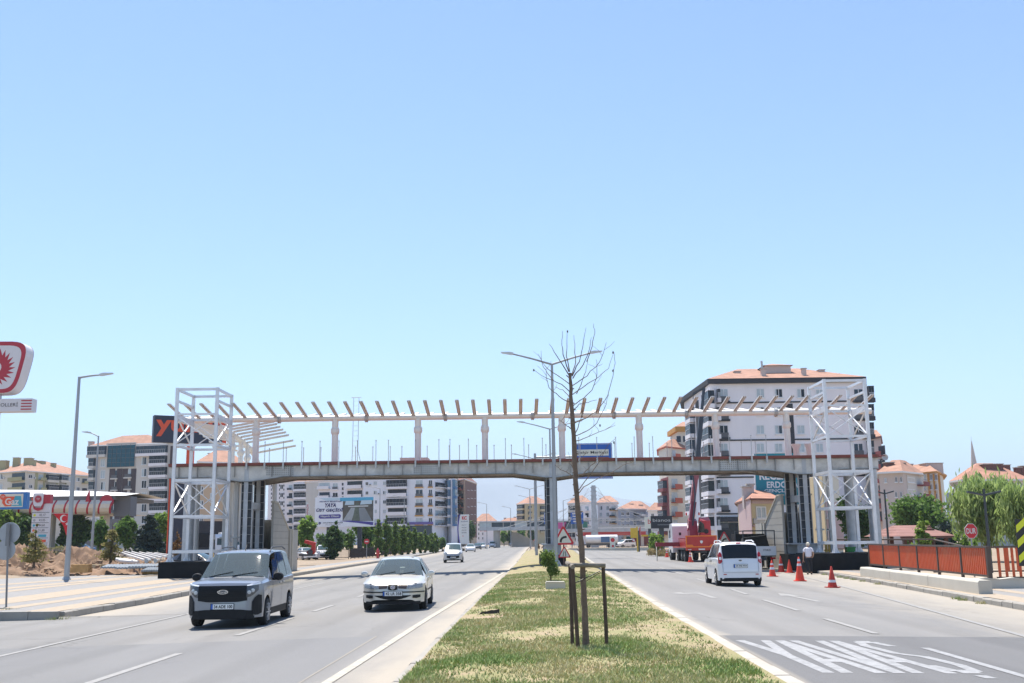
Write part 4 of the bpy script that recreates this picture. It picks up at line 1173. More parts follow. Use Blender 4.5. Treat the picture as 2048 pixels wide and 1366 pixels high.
# beige saloon coming towards the camera
ks = [(0, .60, .63, .74, .66), (.03, .66, .69, .78, .70), (.10, .70, .745, .82, .73), (.3, .745, .80, .845, .75), (.65, .79, .865, .86, .76), (1.12, .85, .935, .87, .75), (1.55, .87, 1.18, .87, .66), (1.95, .88, 1.36, .87, .575), (2.15, .885, 1.405, .87, .56), (2.5, .89, 1.43, .87, .555), (3.0, .90, 1.425, .87, .555), (3.4, .91, 1.37, .865, .56), (3.75, .925, 1.17, .86, .58), (3.98, .935, 1.02, .85, .62), (4.3, .93, .99, .83, .64), (4.40, .80, .9, .80, .64), (4.44, .6, .64, .77, .62)]
def saloon(name, label, group, paint, loc, rz, rim=None, plate=None, detail=True):
    c = Car(name, label, group, 4.44, ks, paint, r=.30, ax=(.86, 3.37), w0=.46, yc=.42, w0r=.55, ycr=.3, loc=loc, rz=rz, holes=(('top', 1.17, 1.96), ('side', 1.5, 2.42), ('side', 2.52, 3.2), ('top', 3.44, 3.9)) if detail else ())
    if detail: cabin(c, 1.18, .84, 1.3, .72, 'driver at the wheel of the pale beige saloon car', mat('driver_shirt_grey', (.2, .2, .2), .85))
    c.screen('windscreen', 1.15, 1.98, M_clear if detail else M_glassf, 1.0 if detail else .9, 1.0 if detail else .94); c.screen('rear_window', 3.42, 3.92, M_clear if detail else M_glasss, 1.0 if detail else .92, 1.0 if detail else .86)
    gs = M_clear2 if detail else M_glasss
    c.side('front_door_glass', (1.45, 2.44, 2.44, 1.98), gs, .0, 1.0); c.side('rear_door_glass', (2.5, 3.42, 3.22, 2.5), gs, .0, 1.0)
    c.wheels(rim or M_steelrim, .195, 8)
    c.mirrors(1.45, .97, paint, .22, .15)
    if detail:
        c.mirror_panel('headlamp', [(.40, .60, .71), (.5, .595, .715), (.62, .60, .725), (.72, .61, .73), (.79, .63, .735)], M_headl2, eps=.045)
        c.mirror_panel('grille_slot', [(.15, .615, .70), (.22, .61, .71), (.38, .60, .70)], mat('dark_mesh', (.06, .045, .045), .6), eps=.018)
        c.panel('grille', [(-.13, .585, .715), (-.06, .565, .725), (.06, .565, .725), (.13, .585, .715)], M_blkpl, eps=.02)
        c.panel('bumper_moulding', [(x, .50, .53) for x in np.linspace(-.84, .84, 13)], M_blkpl, eps=.02)
        c.panel('lower_grille', [(x, .31 + .11 * (x / .5) ** 2, .43) for x in np.linspace(-.49, .49, 9)], M_blkpl, eps=.016)
        c.mirror_panel('fog_lamp', [(.54, .36, .43), (.64, .35, .44), (.74, .37, .44)], M_blkpl, eps=.016)
        c.panel('bumper_lip', [(x, .20, .27) for x in np.linspace(-.74, .74, 9)], M_blkpl, eps=.01)
        c.strip_side('side_moulding', .50, .54, M_blkpl, 1.3, 3.0)
        for y in (1.42, 2.46, 3.3): c.seam(y)
        c.handle(2.3, .80, paint); c.handle(3.1, .81, paint)
        c.wipers(1.13, ((-.55, -.05), (-.02, .5)))
        for sg in (-1, 1):
            MB().lathe([(.001, 0), (.045, 0), (.045, .02)], 12, (sg * .64, -2.02, .395), 'y').build('fog_lens', M_headl, c.t, world=False)
    if plate: c.plate(plate, .475)
    return c
c = saloon('saloon_car', 'pale beige saloon car driving towards the camera beside the median', None, P_cream, (-3.36, 31.45, zr(-3.4, 31)), .015, M_steelrim, '42 LR 358')
emblem(c, .645, .13, .11, M_chrome, mat('emblem_blue', (.05, .07, .25), .3, var=0), 'S')

# small high-roofed vans
kq = [(0, .58, .61, .72, .62), (.05, .74, .78, .78, .68), (.18, .86, .91, .82, .72), (.45, .95, 1.02, .85, .74), (.78, 1.0, 1.09, .86, .75), (1.15, 1.02, 1.36, .86, .70), (1.5, 1.03, 1.60, .86, .64), (1.75, 1.04, 1.675, .86, .63), (2.2, 1.05, 1.71, .86, .63), (3.3, 1.05, 1.71, .86, .63), (3.7, 1.04, 1.67, .85, .62), (3.85, 1.0, 1.45, .84, .64), (3.93, .9, 1.02, .82, .66), (3.97, .6, .64, .79, .64)]
def small_van(name, label, group, paint, loc, rz, detail=True):
    c = Car(name, label, group, 3.97, kq, paint, r=.30, ax=(.75, 3.26), w0=.46, yc=.40, loc=loc, rz=rz)
    c.screen('windscreen', .83, 1.55, M_glassf, .9, .92); c.screen('rear_window', 3.72, 3.9, M_glasss, .9, .8)
    c.side('front_door_glass', (1.1, 2.05, 2.05, 1.58), M_glasss, .06); c.side('rear_door_glass', (2.13, 3.4, 3.3, 2.13), M_glasss, .06)
    c.wheels(M_steelrim, .19, 6); c.mirrors(1.12, 1.1, M_blkpl, .22, .2)
    c.panel('lower_grille', [(x, .34 + .1 * (x / .56) ** 2, .62) for x in np.linspace(-.56, .56, 9)], M_blkpl, eps=.02)
    c.mirror_panel('headlamp', [(.50, .80, .90), (.6, .81, .95), (.72, .84, 1.0)], M_headl2, eps=.05)
    if detail:
        c.plate('68 FC 271', .47); c.panel('bonnet_trim', [(x, .69, .72) for x in np.linspace(-.6, .6, 7)], M_blkpl, eps=.018)
        c.panel('bumper_lip', [(x, .20, .29) for x in np.linspace(-.72, .72, 9)], M_blkpl, eps=.01)
        for y in (1.1, 2.09): c.seam(y)
    return c
small_van('small_van', 'pale silver small van approaching just beyond the bridge shadow', None, P_silver2, (-5.55, 97, zr(-5.5, 97)), .03)

# white family van driving away
kw = [(0, .58, .61, .72, .62), (.05, .74, .78, .80, .70), (.2, .88, .93, .84, .74), (.55, .98, 1.05, .87, .78), (.95, 1.03, 1.11, .88, .78), (1.35, 1.05, 1.40, .88, .72), (1.72, 1.06, 1.63, .88, .68), (1.95, 1.07, 1.685, .88, .67), (2.4, 1.08, 1.715, .88, .67), (3.4, 1.09, 1.715, .88, .67), (3.78, 1.09, 1.69, .875, .67), (3.88, 1.08, 1.62, .875, .68), (3.99, 1.05, 1.32, .87, .745), (4.07, 1.02, 1.07, .865, .80), (4.12, .85, .9, .86, .80), (4.16, .60, .64, .85, .78)]
c = Car('family_van', 'white family van with dark rear window driving away past the cones', None, 4.16, kw, P_white, r=.32, ax=(.84, 3.34), w0=.5, yc=.40, w0r=.66, ycr=.26, loc=(8.85, 43.9, zr(8.85, 44)), rz=math.pi - .03)
c.screen('rear_window', 3.885, 4.065, M_glasss, .97, .88, .014)
c.side('front_door_glass', (1.35, 2.25, 2.25, 1.78), M_glasss, .05); c.side('rear_door_glass', (2.33, 3.05, 3.05, 2.33), M_glasss, .05); c.side('quarter_glass', (3.13, 3.72, 3.62, 3.13), M_glasss, .05)
c.screen('windscreen', 1.0, 1.74, M_glassf, .9, .92)
c.mirror_panel('tail_lamp', [(.70, .96, 1.24), (.75, .90, 1.33), (.80, .88, 1.30), (.84, .90, 1.2)], M_tail, True, .02)
c.mirror_panel('reverse_lamp', [(.715, 1.04, 1.13), (.76, 1.03, 1.14), (.81, 1.04, 1.13)], M_lampw, True, .026)
c.panel('bumper_lip', [(x, .22, .34) for x in np.linspace(-.80, .80, 11)], M_blkpl, True, .012)
c.mirror_panel('reflector', [(.56, .46, .49), (.68, .46, .49)], M_tail, True, .02)
c.panel('tailgate_seam', [(x, .545, .555) for x in np.linspace(-.66, .66, 9)], mat('seam_grey', (.3, .3, .32), .6), True, .016)
for sg in (-1, 1): c.panel('tailgate_seam', [(sg * .685, .55, 1.0), (sg * .695, .55, 1.0)], MATS['seam_grey'], True, .016)
c.panel('brake_lamp', [(-.09, 1.655, 1.685), (.09, 1.655, 1.685)], M_tail, True, .03)
c.plate('06 BSJ 826', .79, True); emblem(c, 1.0, .14, .06, M_chrome, MATS['emblem_dark'], None, True)
c.wheels(M_rim); c.mirrors(1.38, 1.12, M_blkpl, .25, .2)
for y in (1.36, 2.29, 3.09): c.seam(y)
c.handle(2.15, .95, M_blkpl); c.handle(2.5, .96, M_blkpl)
for sg in (-1, 1):
    MB().tube([(sg * .63, -.2, 1.67), (sg * .64, 0, 1.755), (sg * .64, 1.2, 1.765), (sg * .64, 1.6, 1.70)], .022, 8).build('roof_rail', P_white, c.t, world=False, smooth=True)

# traffic and parked cars further off
far = [('saloon', 'white saloon car following behind the small silver van', P_white, at(941, 1098, 190), 0.02), ('saloon', 'black saloon car waiting behind the white saloon on the left road', P_black, at(955, 1095, 240), 0.0),
       ('saloon', 'silver saloon car queueing left of the far footbridge', P_silver2, at(965, 1095, 262), 0.0), ('small', 'white small van queueing near the far footbridge', P_white, at(985, 1095, 275), 0.0),
       ('saloon', 'blue saloon car beneath the far footbridge', P_blue, at(1028, 1091, 320), 0.3), ('saloon', 'white saloon car beneath the far footbridge', P_white, at(1046, 1091, 325), -0.2)]
for k, lab, p, v, rz in far:
    (saloon('saloon_car', lab, None, p, (v.x, v.y, zr(v.x, min(v.y, 400))), rz, detail=False) if k == 'saloon' else small_van('small_van', lab, None, p, (v.x, v.y, zr(v.x, v.y)), rz, False))
v = at(1251, 1098, 212)
ksuv = [(a, b + .16, cc + .22, d + .03, e + .03) for a, b, cc, d, e in kq]
def suv(label, p, loc, rz):
    c = Car('estate_car', label, None, 3.97, ksuv, p, r=.34, ax=(.78, 3.2), sill=.34, w0=.46, yc=.4, loc=loc, rz=rz)
    c.screen('windscreen', .83, 1.55, M_glassf, .9, .92); c.side('front_door_glass', (1.1, 2.05, 2.05, 1.58), M_glasss, .06); c.side('rear_door_glass', (2.13, 3.6, 3.4, 2.13), M_glasss, .06)
    c.wheels(M_steelrim, .2, 6); c.mirror_panel('headlamp', [(.50, .86, .98), (.6, .88, 1.02), (.72, .92, 1.06)], M_headl, eps=.02)
    return c
c = suv('white estate car turning at the far right junction', P_white, (v.x, v.y, .0), -math.pi / 2 + .6); c.t.scale = (.95, 1.1, .85)
# parked cars behind the hoarding and the left tower
for lab, p, (px, py, Y), rz, kind in (('black saloon car parked behind the left lift tower', P_black, (395, 1119, 78), 1.35, 's'), ('silver saloon car parked behind the stack of steel ribs', P_silver2, (284, 1103, 122), 1.25, 's'),
        ('dark saloon car parked under the fuel station canopy', P_blue, (158, 1098, 140), 1.3, 's'), ('white saloon car behind the red machine', P_white, (612, 1105, 125), .5, 's')):
    v = at(px, py, Y); saloon('saloon_car', lab, None, p, (v.x, v.y, zland(v.x, v.y) + .01), rz, detail=False)
v = at(644, 1100, 128)
small_van('small_van', 'white van parked behind the billboard post', None, P_white, (v.x, v.y, zland(v.x, v.y)), .35, False)

# ------------------------------------------------------------------ red crane lorry by the cones
def wheel_pair(t, x, y, r, wd, name='wheel'):
    for sg in (-1, 1):
        o = MB().lathe([(r * .55, -wd / 2), (r * .94, -wd / 2), (r, -wd / 2 + .04), (r, wd / 2 - .04), (r * .94, wd / 2), (r * .55, wd / 2)], 20, (0, 0, 0), 'x').build(name, M_tyre, t, world=False, smooth=True, sharp=40)
        o.location = (sg * x, y, r)
        MB().lathe([(r * .56, 0), (r * .5, -.05 * sg), (r * .2, -.05 * sg), (r * .18, .03 * sg)], 16, (sg * wd * .5, 0, 0), 'x').build('rim', M_steelrim, o, world=False)
M_lred = mat('lorry_red', (0.48, 0.025, 0.018), 0.4, var=0.1, scale=1.5, coat=.3)
M_lred2 = mat('crane_dark_red', (0.24, 0.016, 0.03), 0.4, var=0.1, scale=1.5, coat=.3)
M_refl = mat('orange_reflective', (0.85, 0.22, 0.02), 0.4, var=0.05)
M_lcab = mat('lorry_cab_white', (0.64, 0.64, 0.67), 0.35, var=0.04, coat=.4)
base = at(1400, 1112, 100)
cr = thing('crane_lorry', 'red crane lorry with raised boom parked behind the traffic cones', 'lorry', (15.25, 92.2, zr(15.9, 92)), .02)
def cb(name, x0, x1, y0, y1, z0, z1, m, par=cr, bev=0): return MB().box(x0, x1, y0, y1, z0, z1).build(name, m, par, world=False)
cb('chassis', -.5, .5, -4.0, 5.2, .75, 1.05, M_darkst)
o = cb('rear_panel', -1.28, 1.28, -4.35, -4.15, .95, 2.15, M_lred)
for x0, x1, z0, z1 in ((-1.29, -1.2, 1.2, 2.16), (1.2, 1.29, 1.2, 2.16), (-1.2, 1.2, 1.2, 1.29), (-1.2, 1.2, 2.08, 2.16)):
    cb('reflective_band', x0, x1, -4.37, -4.352, z0, z1, M_refl, o)
for sg in (-1, 1):
    MB().add([(sg * 1.2, -4.362, 1.29), (sg * .65, -4.362, 1.29), (sg * .75, -4.362, 1.42), (sg * 1.2, -4.362, 1.42)], [(0, 1, 2, 3)]).build('chevron', M_refl, o, world=False)
    cb('tail_lamp', sg * 1.0 - .14, sg * 1.0 + .14, -4.375, -4.353, 1.0, 1.06, M_lampw, o)
cb('number_plate', -.26, .26, -4.375, -4.353, .99, 1.1, M_plate, o)
MB().prism([(-.12, .1), (0, .14), (.12, .1), (.1, -.04), (0, -.12), (-.1, -.04)], (0, -4.37, 1.62), X, Z, (0, .012, 0)).build('crest', M_plate, o, world=False)
cb('side_box', -1.25, 1.25, -4.15, -1.2, 1.15, 1.9, M_lred); cb('flatbed', -1.25, 1.25, -1.2, 2.4, 1.15, 1.32, M_lred)
cb('railing_box', -1.25, -.55, -1.3, -.6, 1.32, 1.95, M_lred2)
for y in (-3.1, -1.8, .2, 3.9): wheel_pair(cr, 1.02, y, .5, .42)
cb('mudguard', -1.3, 1.3, -3.7, -1.2, 1.02, 1.12, M_darkst)
# cab
q = MB()
cp_ = [(2.6, 1.0), (2.6, 3.0), (2.9, 3.25), (3.9, 3.2), (4.75, 2.4), (4.85, 1.6), (4.85, .7), (2.6, .7)]
q.prism([(a, b) for a, b in cp_], (-1.2, 0, 0), (0, 1, 0), (0, 0, 1), (2.4, 0, 0)); q.build('cab', M_lcab, cr, world=False)
cb('rear_window_port', -.62, -.42, 2.585, 2.598, 2.2, 2.45, M_ink)
for sg in (-1, 1):
    MB().prism([(3.6, 2.0), (4.5, 2.0), (4.3, 2.55), (3.6, 2.8)], (sg * 1.208, 0, 0), (0, 1, 0), (0, 0, 1), (-sg * .006, 0, 0)).build('cab_window', M_glasss, cr, world=False)
# turret, operator cabin, boom
MB().lathe([(.75, 1.3), (.8, 1.5), (.62, 1.75), (.6, 1.9)], 16, (.1, -.2, 0)).build('slew_ring', M_darkst, cr, world=False)
q = MB().prism([(-.9, 1.9), (.2, 1.9), (.5, 2.3), (.4, 3.3), (-.1, 3.7), (-.7, 3.4)], (.62, -.4, 0), (0, 1, 0), (0, 0, 1), (.85, 0, 0)); q.build('operator_cabin', M_lred, cr, world=False)
MB().prism([(-.3, 2.4), (.3, 2.4), (.25, 3.1), (-.1, 3.4)], (.63, -1.31, 0), (1, 0, 0), (0, 0, 1), (0, .008, 0)).build('cabin_window', M_glasss, cr, world=False)
MB().lathe([(.001, 0), (.2, 0), (.2, .02)], 14, (1.05, -1.32, 2.5), 'y').build('cabin_vent', M_ink, cr, world=False)
MB().prism([(-.6, 1.9), (.6, 1.9), (.75, 3.0), (.2, 3.6), (-.3, 3.4)], (-.25, -.2, 0), (0, 1, 0), (0, 0, 1), (.7, 0, 0)).build('mast', M_lred2, cr, world=False)
knee = Vector((.35, .2, 5.0)); tip1 = Vector((.75, .6, 7.4)); top = Vector((2.0, 1.5, 15.2))
MB().bar((-.15, -.2, 2.6), knee, .6, .45, (1, 0, 0)).build('boom_base', M_lred2, cr, world=False)
MB().bar(knee - Vector((0.1, 0, .1)), tip1, .48, .4, (1, 0, 0)).build('boom_link', mat('crane_worn_red', (.34, .09, .09), .4, var=.2), cr, world=False)
MB().bar(tip1 - Vector((.05, .05, .4)), tip1 + (top - tip1) * .16, .42, .42, (1, 0, 0)).build('boom_arm', M_lred, cr, world=False)
MB().bar(tip1 + (top - tip1) * .14, tip1 + (top - tip1) * .75, .38, .38, (1, 0, 0)).build('boom_arm', M_darkst, cr, world=False)
MB().bar(tip1 + (top - tip1) * .72, top, .24, .24, (1, 0, 0)).build('boom_arm', M_darkst, cr, world=False)
MB().tube([(.05, -.6, 3.0), knee + Vector((.1, -.45, .6)), tip1 + Vector((-.4, -.2, 1.2))], .07, 8).build('hydraulic_ram', M_darkst, cr, world=False, smooth=True)
MB().tube([tip1 + Vector((-.45, -.2, .2)), tip1 + (top - tip1) * .35 + Vector((-.35, 0, 0))], .06, 8).build('hydraulic_ram', M_darkst, cr, world=False, smooth=True)
MB().bar(top, top + Vector((-1.0, 0, -.5)), .16, .2).build('boom_head', M_darkst, cr, world=False)
MB().tube([top + Vector((-1.0, 0, -.5)), top + Vector((-1.1, -.3, -7.5))], .035, 6).build('hoist_rope', M_darkst, cr, world=False)
for sg in (-1, 1):
    MB().lathe([(.001, -.05), (.13, -.05), (.13, .05)], 12, (sg * .55 + .1, -.5, 4.0), 'x').build('boom_pin', M_lred, cr, world=False)
for x, y in ((-3.3, -1.0),):
    MB().box(x, -1.25, y - .14, y + .14, 1.28, 1.62).build('outrigger_beam', M_lred2, cr, world=False)
    MB().tube([(x + .1, y, 0.05), (x + .1, y, 1.7)], .06, 8).build('outrigger_leg', M_chrome, cr, world=False, smooth=True)
    MB().box(x - .12, x + .32, y - .2, y + .2, 0.01, .06).build('outrigger_foot', M_darkst, cr, world=False)

# dark tipper lorry with a white tailgate, half hidden by the white van
pk = thing('tipper_lorry', 'dark covered lorry with a white tailgate beside the right columns', 'lorry', (at(1532, 1132, 66).x, 69.5, zr(15.5, 69)), math.pi - .05)
def pb(name, x0, x1, y0, y1, z0, z1, m, par=pk): return MB().box(x0, x1, y0, y1, z0, z1).build(name, m, par, world=False)
pb('chassis', -.4, .4, -2.5, 2.6, .55, .75, M_darkst); tgate = pb('tailgate', -1.0, 1.0, 2.6, 2.66, .85, 1.42, P_white)
for sg in (-1, 1):
    pb('side_board', sg * 1.0 - .03, sg * 1.0 + .03, -.6, 2.6, .85, 1.42, P_white); pb('tail_lamp', sg * .8 - .16, sg * .8 + .16, 2.56, 2.6, .62, .74, M_tail)
    for y in (-.6, 2.55): pb('hoop_post', sg * .97 - .03, sg * .97 + .03, y - .03, y + .03, 1.42, 2.35, M_darkst)
for y in (-.6, 2.55): pb('hoop_bar', -1.0, 1.0, y - .03, y + .03, 2.35, 2.41, M_darkst)
pb('cargo_floor', -1.0, 1.0, -.6, 2.6, .78, .85, M_darkst)
pb('cab', -.95, .95, -2.4, -.75, .6, 2.2, M_blkpl); pb('cab_rear_window', -.6, .6, -.74, -.73, 1.5, 2.0, M_glasss)
MB().prism([(-.9, .0), (.9, 0), (.7, .65), (-.7, .8)], (0, .3, 1.3), X, Z, (0, .9, 0)).build('cargo_heap', M_under, pk, world=False)
for y in (-1.7, 1.6): wheel_pair(pk, .8, y, .38, .26)
write('FORD', (-.45, 2.665, 1.18), -X, Z, .45, .1, M_ink, tgate, world=False, lift=.01)

# small bus behind the left tower
v = at(432, 1110, 88)
bs = thing('minibus', 'white and blue minibus seen through the left lift tower', 'bus', (v.x, 91, zland(v.x, 90)), .35)
q = MB().prism([(-3.3, .4), (-3.4, 1.2), (-3.1, 2.5), (-2.8, 2.78), (3.2, 2.82), (3.4, 2.5), (3.4, .4)], (-1.15, 0, 0), (0, 1, 0), (0, 0, 1), (2.3, 0, 0)); q.build('body', P_white, bs, world=False)
MB().add([(-1.05, -3.40, 1.15), (1.05, -3.40, 1.15), (1.0, -3.12, 2.45), (-1.0, -3.12, 2.45)], [(0, 1, 2, 3)]).build('windscreen', M_glassf, bs, world=False)
MB().add([(-1.1, -3.425, .8), (1.1, -3.425, .8), (1.1, -3.41, 1.13), (-1.1, -3.41, 1.13)], [(0, 1, 2, 3)]).build('front_band', P_blue, bs, world=False)
for sg in (-1, 1):
    for i in range(5):
        y = -2.6 + i * 1.15
        MB().box(sg * 1.15 - .01, sg * 1.15 + .01, y, y + 1.05, 1.35, 2.35, ).build('side_window', M_glasss, bs, world=False)
    MB().prism([(-2.9, .55), (-.2, .55), (-.9, 1.2), (-2.2, 1.25)], (sg * 1.158, 0, 0), (0, 1, 0), (0, 0, 1), (-sg * .006, 0, 0)).build('yellow_livery', mat('livery_yellow', (.75, .5, .04), .4), bs, world=False)
    MB().prism([(-1.6, .55), (-.5, .55), (-1.0, 1.0)], (sg * 1.164, 0, 0), (0, 1, 0), (0, 0, 1), (-sg * .004, 0, 0)).build('red_livery', P_red, bs, world=False)
    MB().box(sg * .85 - .15, sg * .85 + .15, -3.44, -3.42, .62, .76).build('headlamp', M_headl, bs, world=False)
MB().box(-.6, .6, -1.5, 1.2, 2.8, 2.95).build('roof_unit', P_white, bs, world=False)
for y in (-2.3, 2.0): wheel_pair(bs, .95, y, .42, .26)

# white tanker at the far junction
v = at(1235, 1096, 205)
tk = thing('tanker_lorry', 'white tanker lorry standing behind the far junction fence', 'lorry', (at(1203, 1096, 205).x, 205, .1), -math.pi / 2); tk.scale = (.7,) * 3
def tb(n, x0, x1, y0, y1, z0, z1, m): return MB().box(x0, x1, y0, y1, z0, z1).build(n, m, tk, world=False)
MB().prism([(-7.0, .7), (-7.1, 2.0), (-6.7, 3.0), (-5.2, 3.45), (-4.8, 3.2), (-4.8, .7)], (-1.2, 0, 0), (0, 1, 0), (0, 0, 1), (2.4, 0, 0)).build('cab', P_white, tk, world=False)
tb('windscreen', -1.0, 1.0, -7.15, -7.02, 1.8, 2.7, M_glasss)
for sg in (-1, 1):
    tb('cab_window', sg * 1.2 - .01, sg * 1.2 + .01, -6.5, -5.5, 1.9, 2.8, M_glasss)
q = MB().lathe([(.9, -4.3), (1.2, -4.2), (1.2, 4.4), (.9, 4.5)], 20, (0, 0, 2.3), 'y'); q.build('tank', P_white, tk, world=False, smooth=True)
tb('tank_panel', -1.24, -1.22, -.2, 2.2, 1.5, 3.0, P_blue); tb('tank_panel', 1.22, 1.24, -.2, 2.2, 1.5, 3.0, P_blue)
tb('chassis', -.5, .5, -6.5, 4.4, .7, 1.1, M_darkst)
for y in (-5.9, -3.6, 2.2, 3.4): wheel_pair(tk, 1.0, y, .5, .36)
# ------------------------------------------------------------------ buildings
def wallm(name, col, **k): return mat(name, col, 0.85, var=0.07, scale=0.25, dirt=tuple(v * .8 for v in col), dirt_amt=0.4, dirt_scale=0.12, streak=True, **k)
W_white = wallm('render_white', (0.80, 0.77, 0.79)); W_white2 = wallm('render_cool_white', (0.76, 0.77, 0.82)); W_beige = wallm('render_beige', (0.62, 0.58, 0.50)); W_grey = wallm('render_warm_grey', (0.58, 0.55, 0.51))
W_peach = wallm('render_peach', (0.60, 0.44, 0.30)); W_olive = wallm('render_olive', (0.38, 0.36, 0.20)); W_brown = wallm('render_brown', (0.16, 0.075, 0.06)); W_dark = wallm('render_charcoal', (0.035, 0.036, 0.045))
W_darkbr = wallm('render_dark_brown', (0.07, 0.05, 0.055)); W_yellow = wallm('render_yellow', (0.56, 0.46, 0.28)); W_pink = wallm('render_pink', (0.52, 0.38, 0.37)); W_mauve = wallm('render_mauve', (0.55, 0.47, 0.43))
W_cream = wallm('render_cream', (0.68, 0.64, 0.54)); W_redbr = wallm('render_red', (0.42, 0.10, 0.06)); W_maroon = wallm('render_maroon', (0.22, 0.06, 0.065)); W_blue = wallm('render_blue', (0.06, 0.17, 0.36)); W_bgrey = wallm('render_blue_grey', (0.30, 0.34, 0.42))
W_orange = wallm('render_orange', (0.52, 0.26, 0.06)); W_slate = wallm('render_slate', (0.16, 0.16, 0.17))
G_dark = glass('window_dark', (0.012, 0.016, 0.026), .1, .18); G_mid = glass('window_mid', (0.035, 0.055, 0.08), .1, .22); G_curt = glass('window_curtained', (0.42, 0.48, 0.51), .12, .4); G_teal = glass('curtain_wall_teal', (0.008, 0.07, 0.11), .06, .25)
G_blue = glass('window_blue', (0.05, 0.16, 0.30), .08, .5)
M_frame = mat('window_frame', (0.72, 0.72, 0.72), .5, var=.03); M_dframe = mat('window_frame_dark', (0.09, 0.09, 0.10), .5, var=.03)
M_rail = mat('balcony_rail', (0.45, 0.46, 0.48), .5, .4, var=.05)
def tilem(name, col):
    m = bpy.data.materials.new(name); m.use_nodes = True; nt = m.node_tree; L = nt.links.new; N = nt.nodes.new; b = nt.nodes['Principled BSDF']; b.inputs['Roughness'].default_value = .85
    g = N('ShaderNodeTexCoord')
    n = N('ShaderNodeTexNoise'); n.inputs['Scale'].default_value = .8; n.inputs['Detail'].default_value = 6; L(g.outputs['Object'], n.inputs['Vector'])
    r = N('ShaderNodeValToRGB'); r.color_ramp.elements[0].position = .3; r.color_ramp.elements[0].color = (*[v * .78 for v in col], 1); r.color_ramp.elements[1].position = .7; r.color_ramp.elements[1].color = (*[min(1, v * 1.18) for v in col], 1)
    L(n.outputs[0], r.inputs[0]); L(r.outputs[0], b.inputs['Base Color'])
    w = N('ShaderNodeTexWave'); w.inputs['Scale'].default_value = 1.6; w.bands_direction = 'Z'; L(g.outputs['Object'], w.inputs['Vector'])
    bp = N('ShaderNodeBump'); bp.inputs['Strength'].default_value = .5; bp.inputs['Distance'].default_value = .05; L(w.outputs['Fac'], bp.inputs['Height']); L(bp.outputs[0], b.inputs['Normal'])
    return m
R_salmon = tilem('roof_tiles_salmon', (0.36, 0.195, 0.135)); R_red = tilem('roof_tiles_red', (0.38, 0.19, 0.13)); R_brown = tilem('roof_tiles_brown', (0.24, 0.12, 0.10))

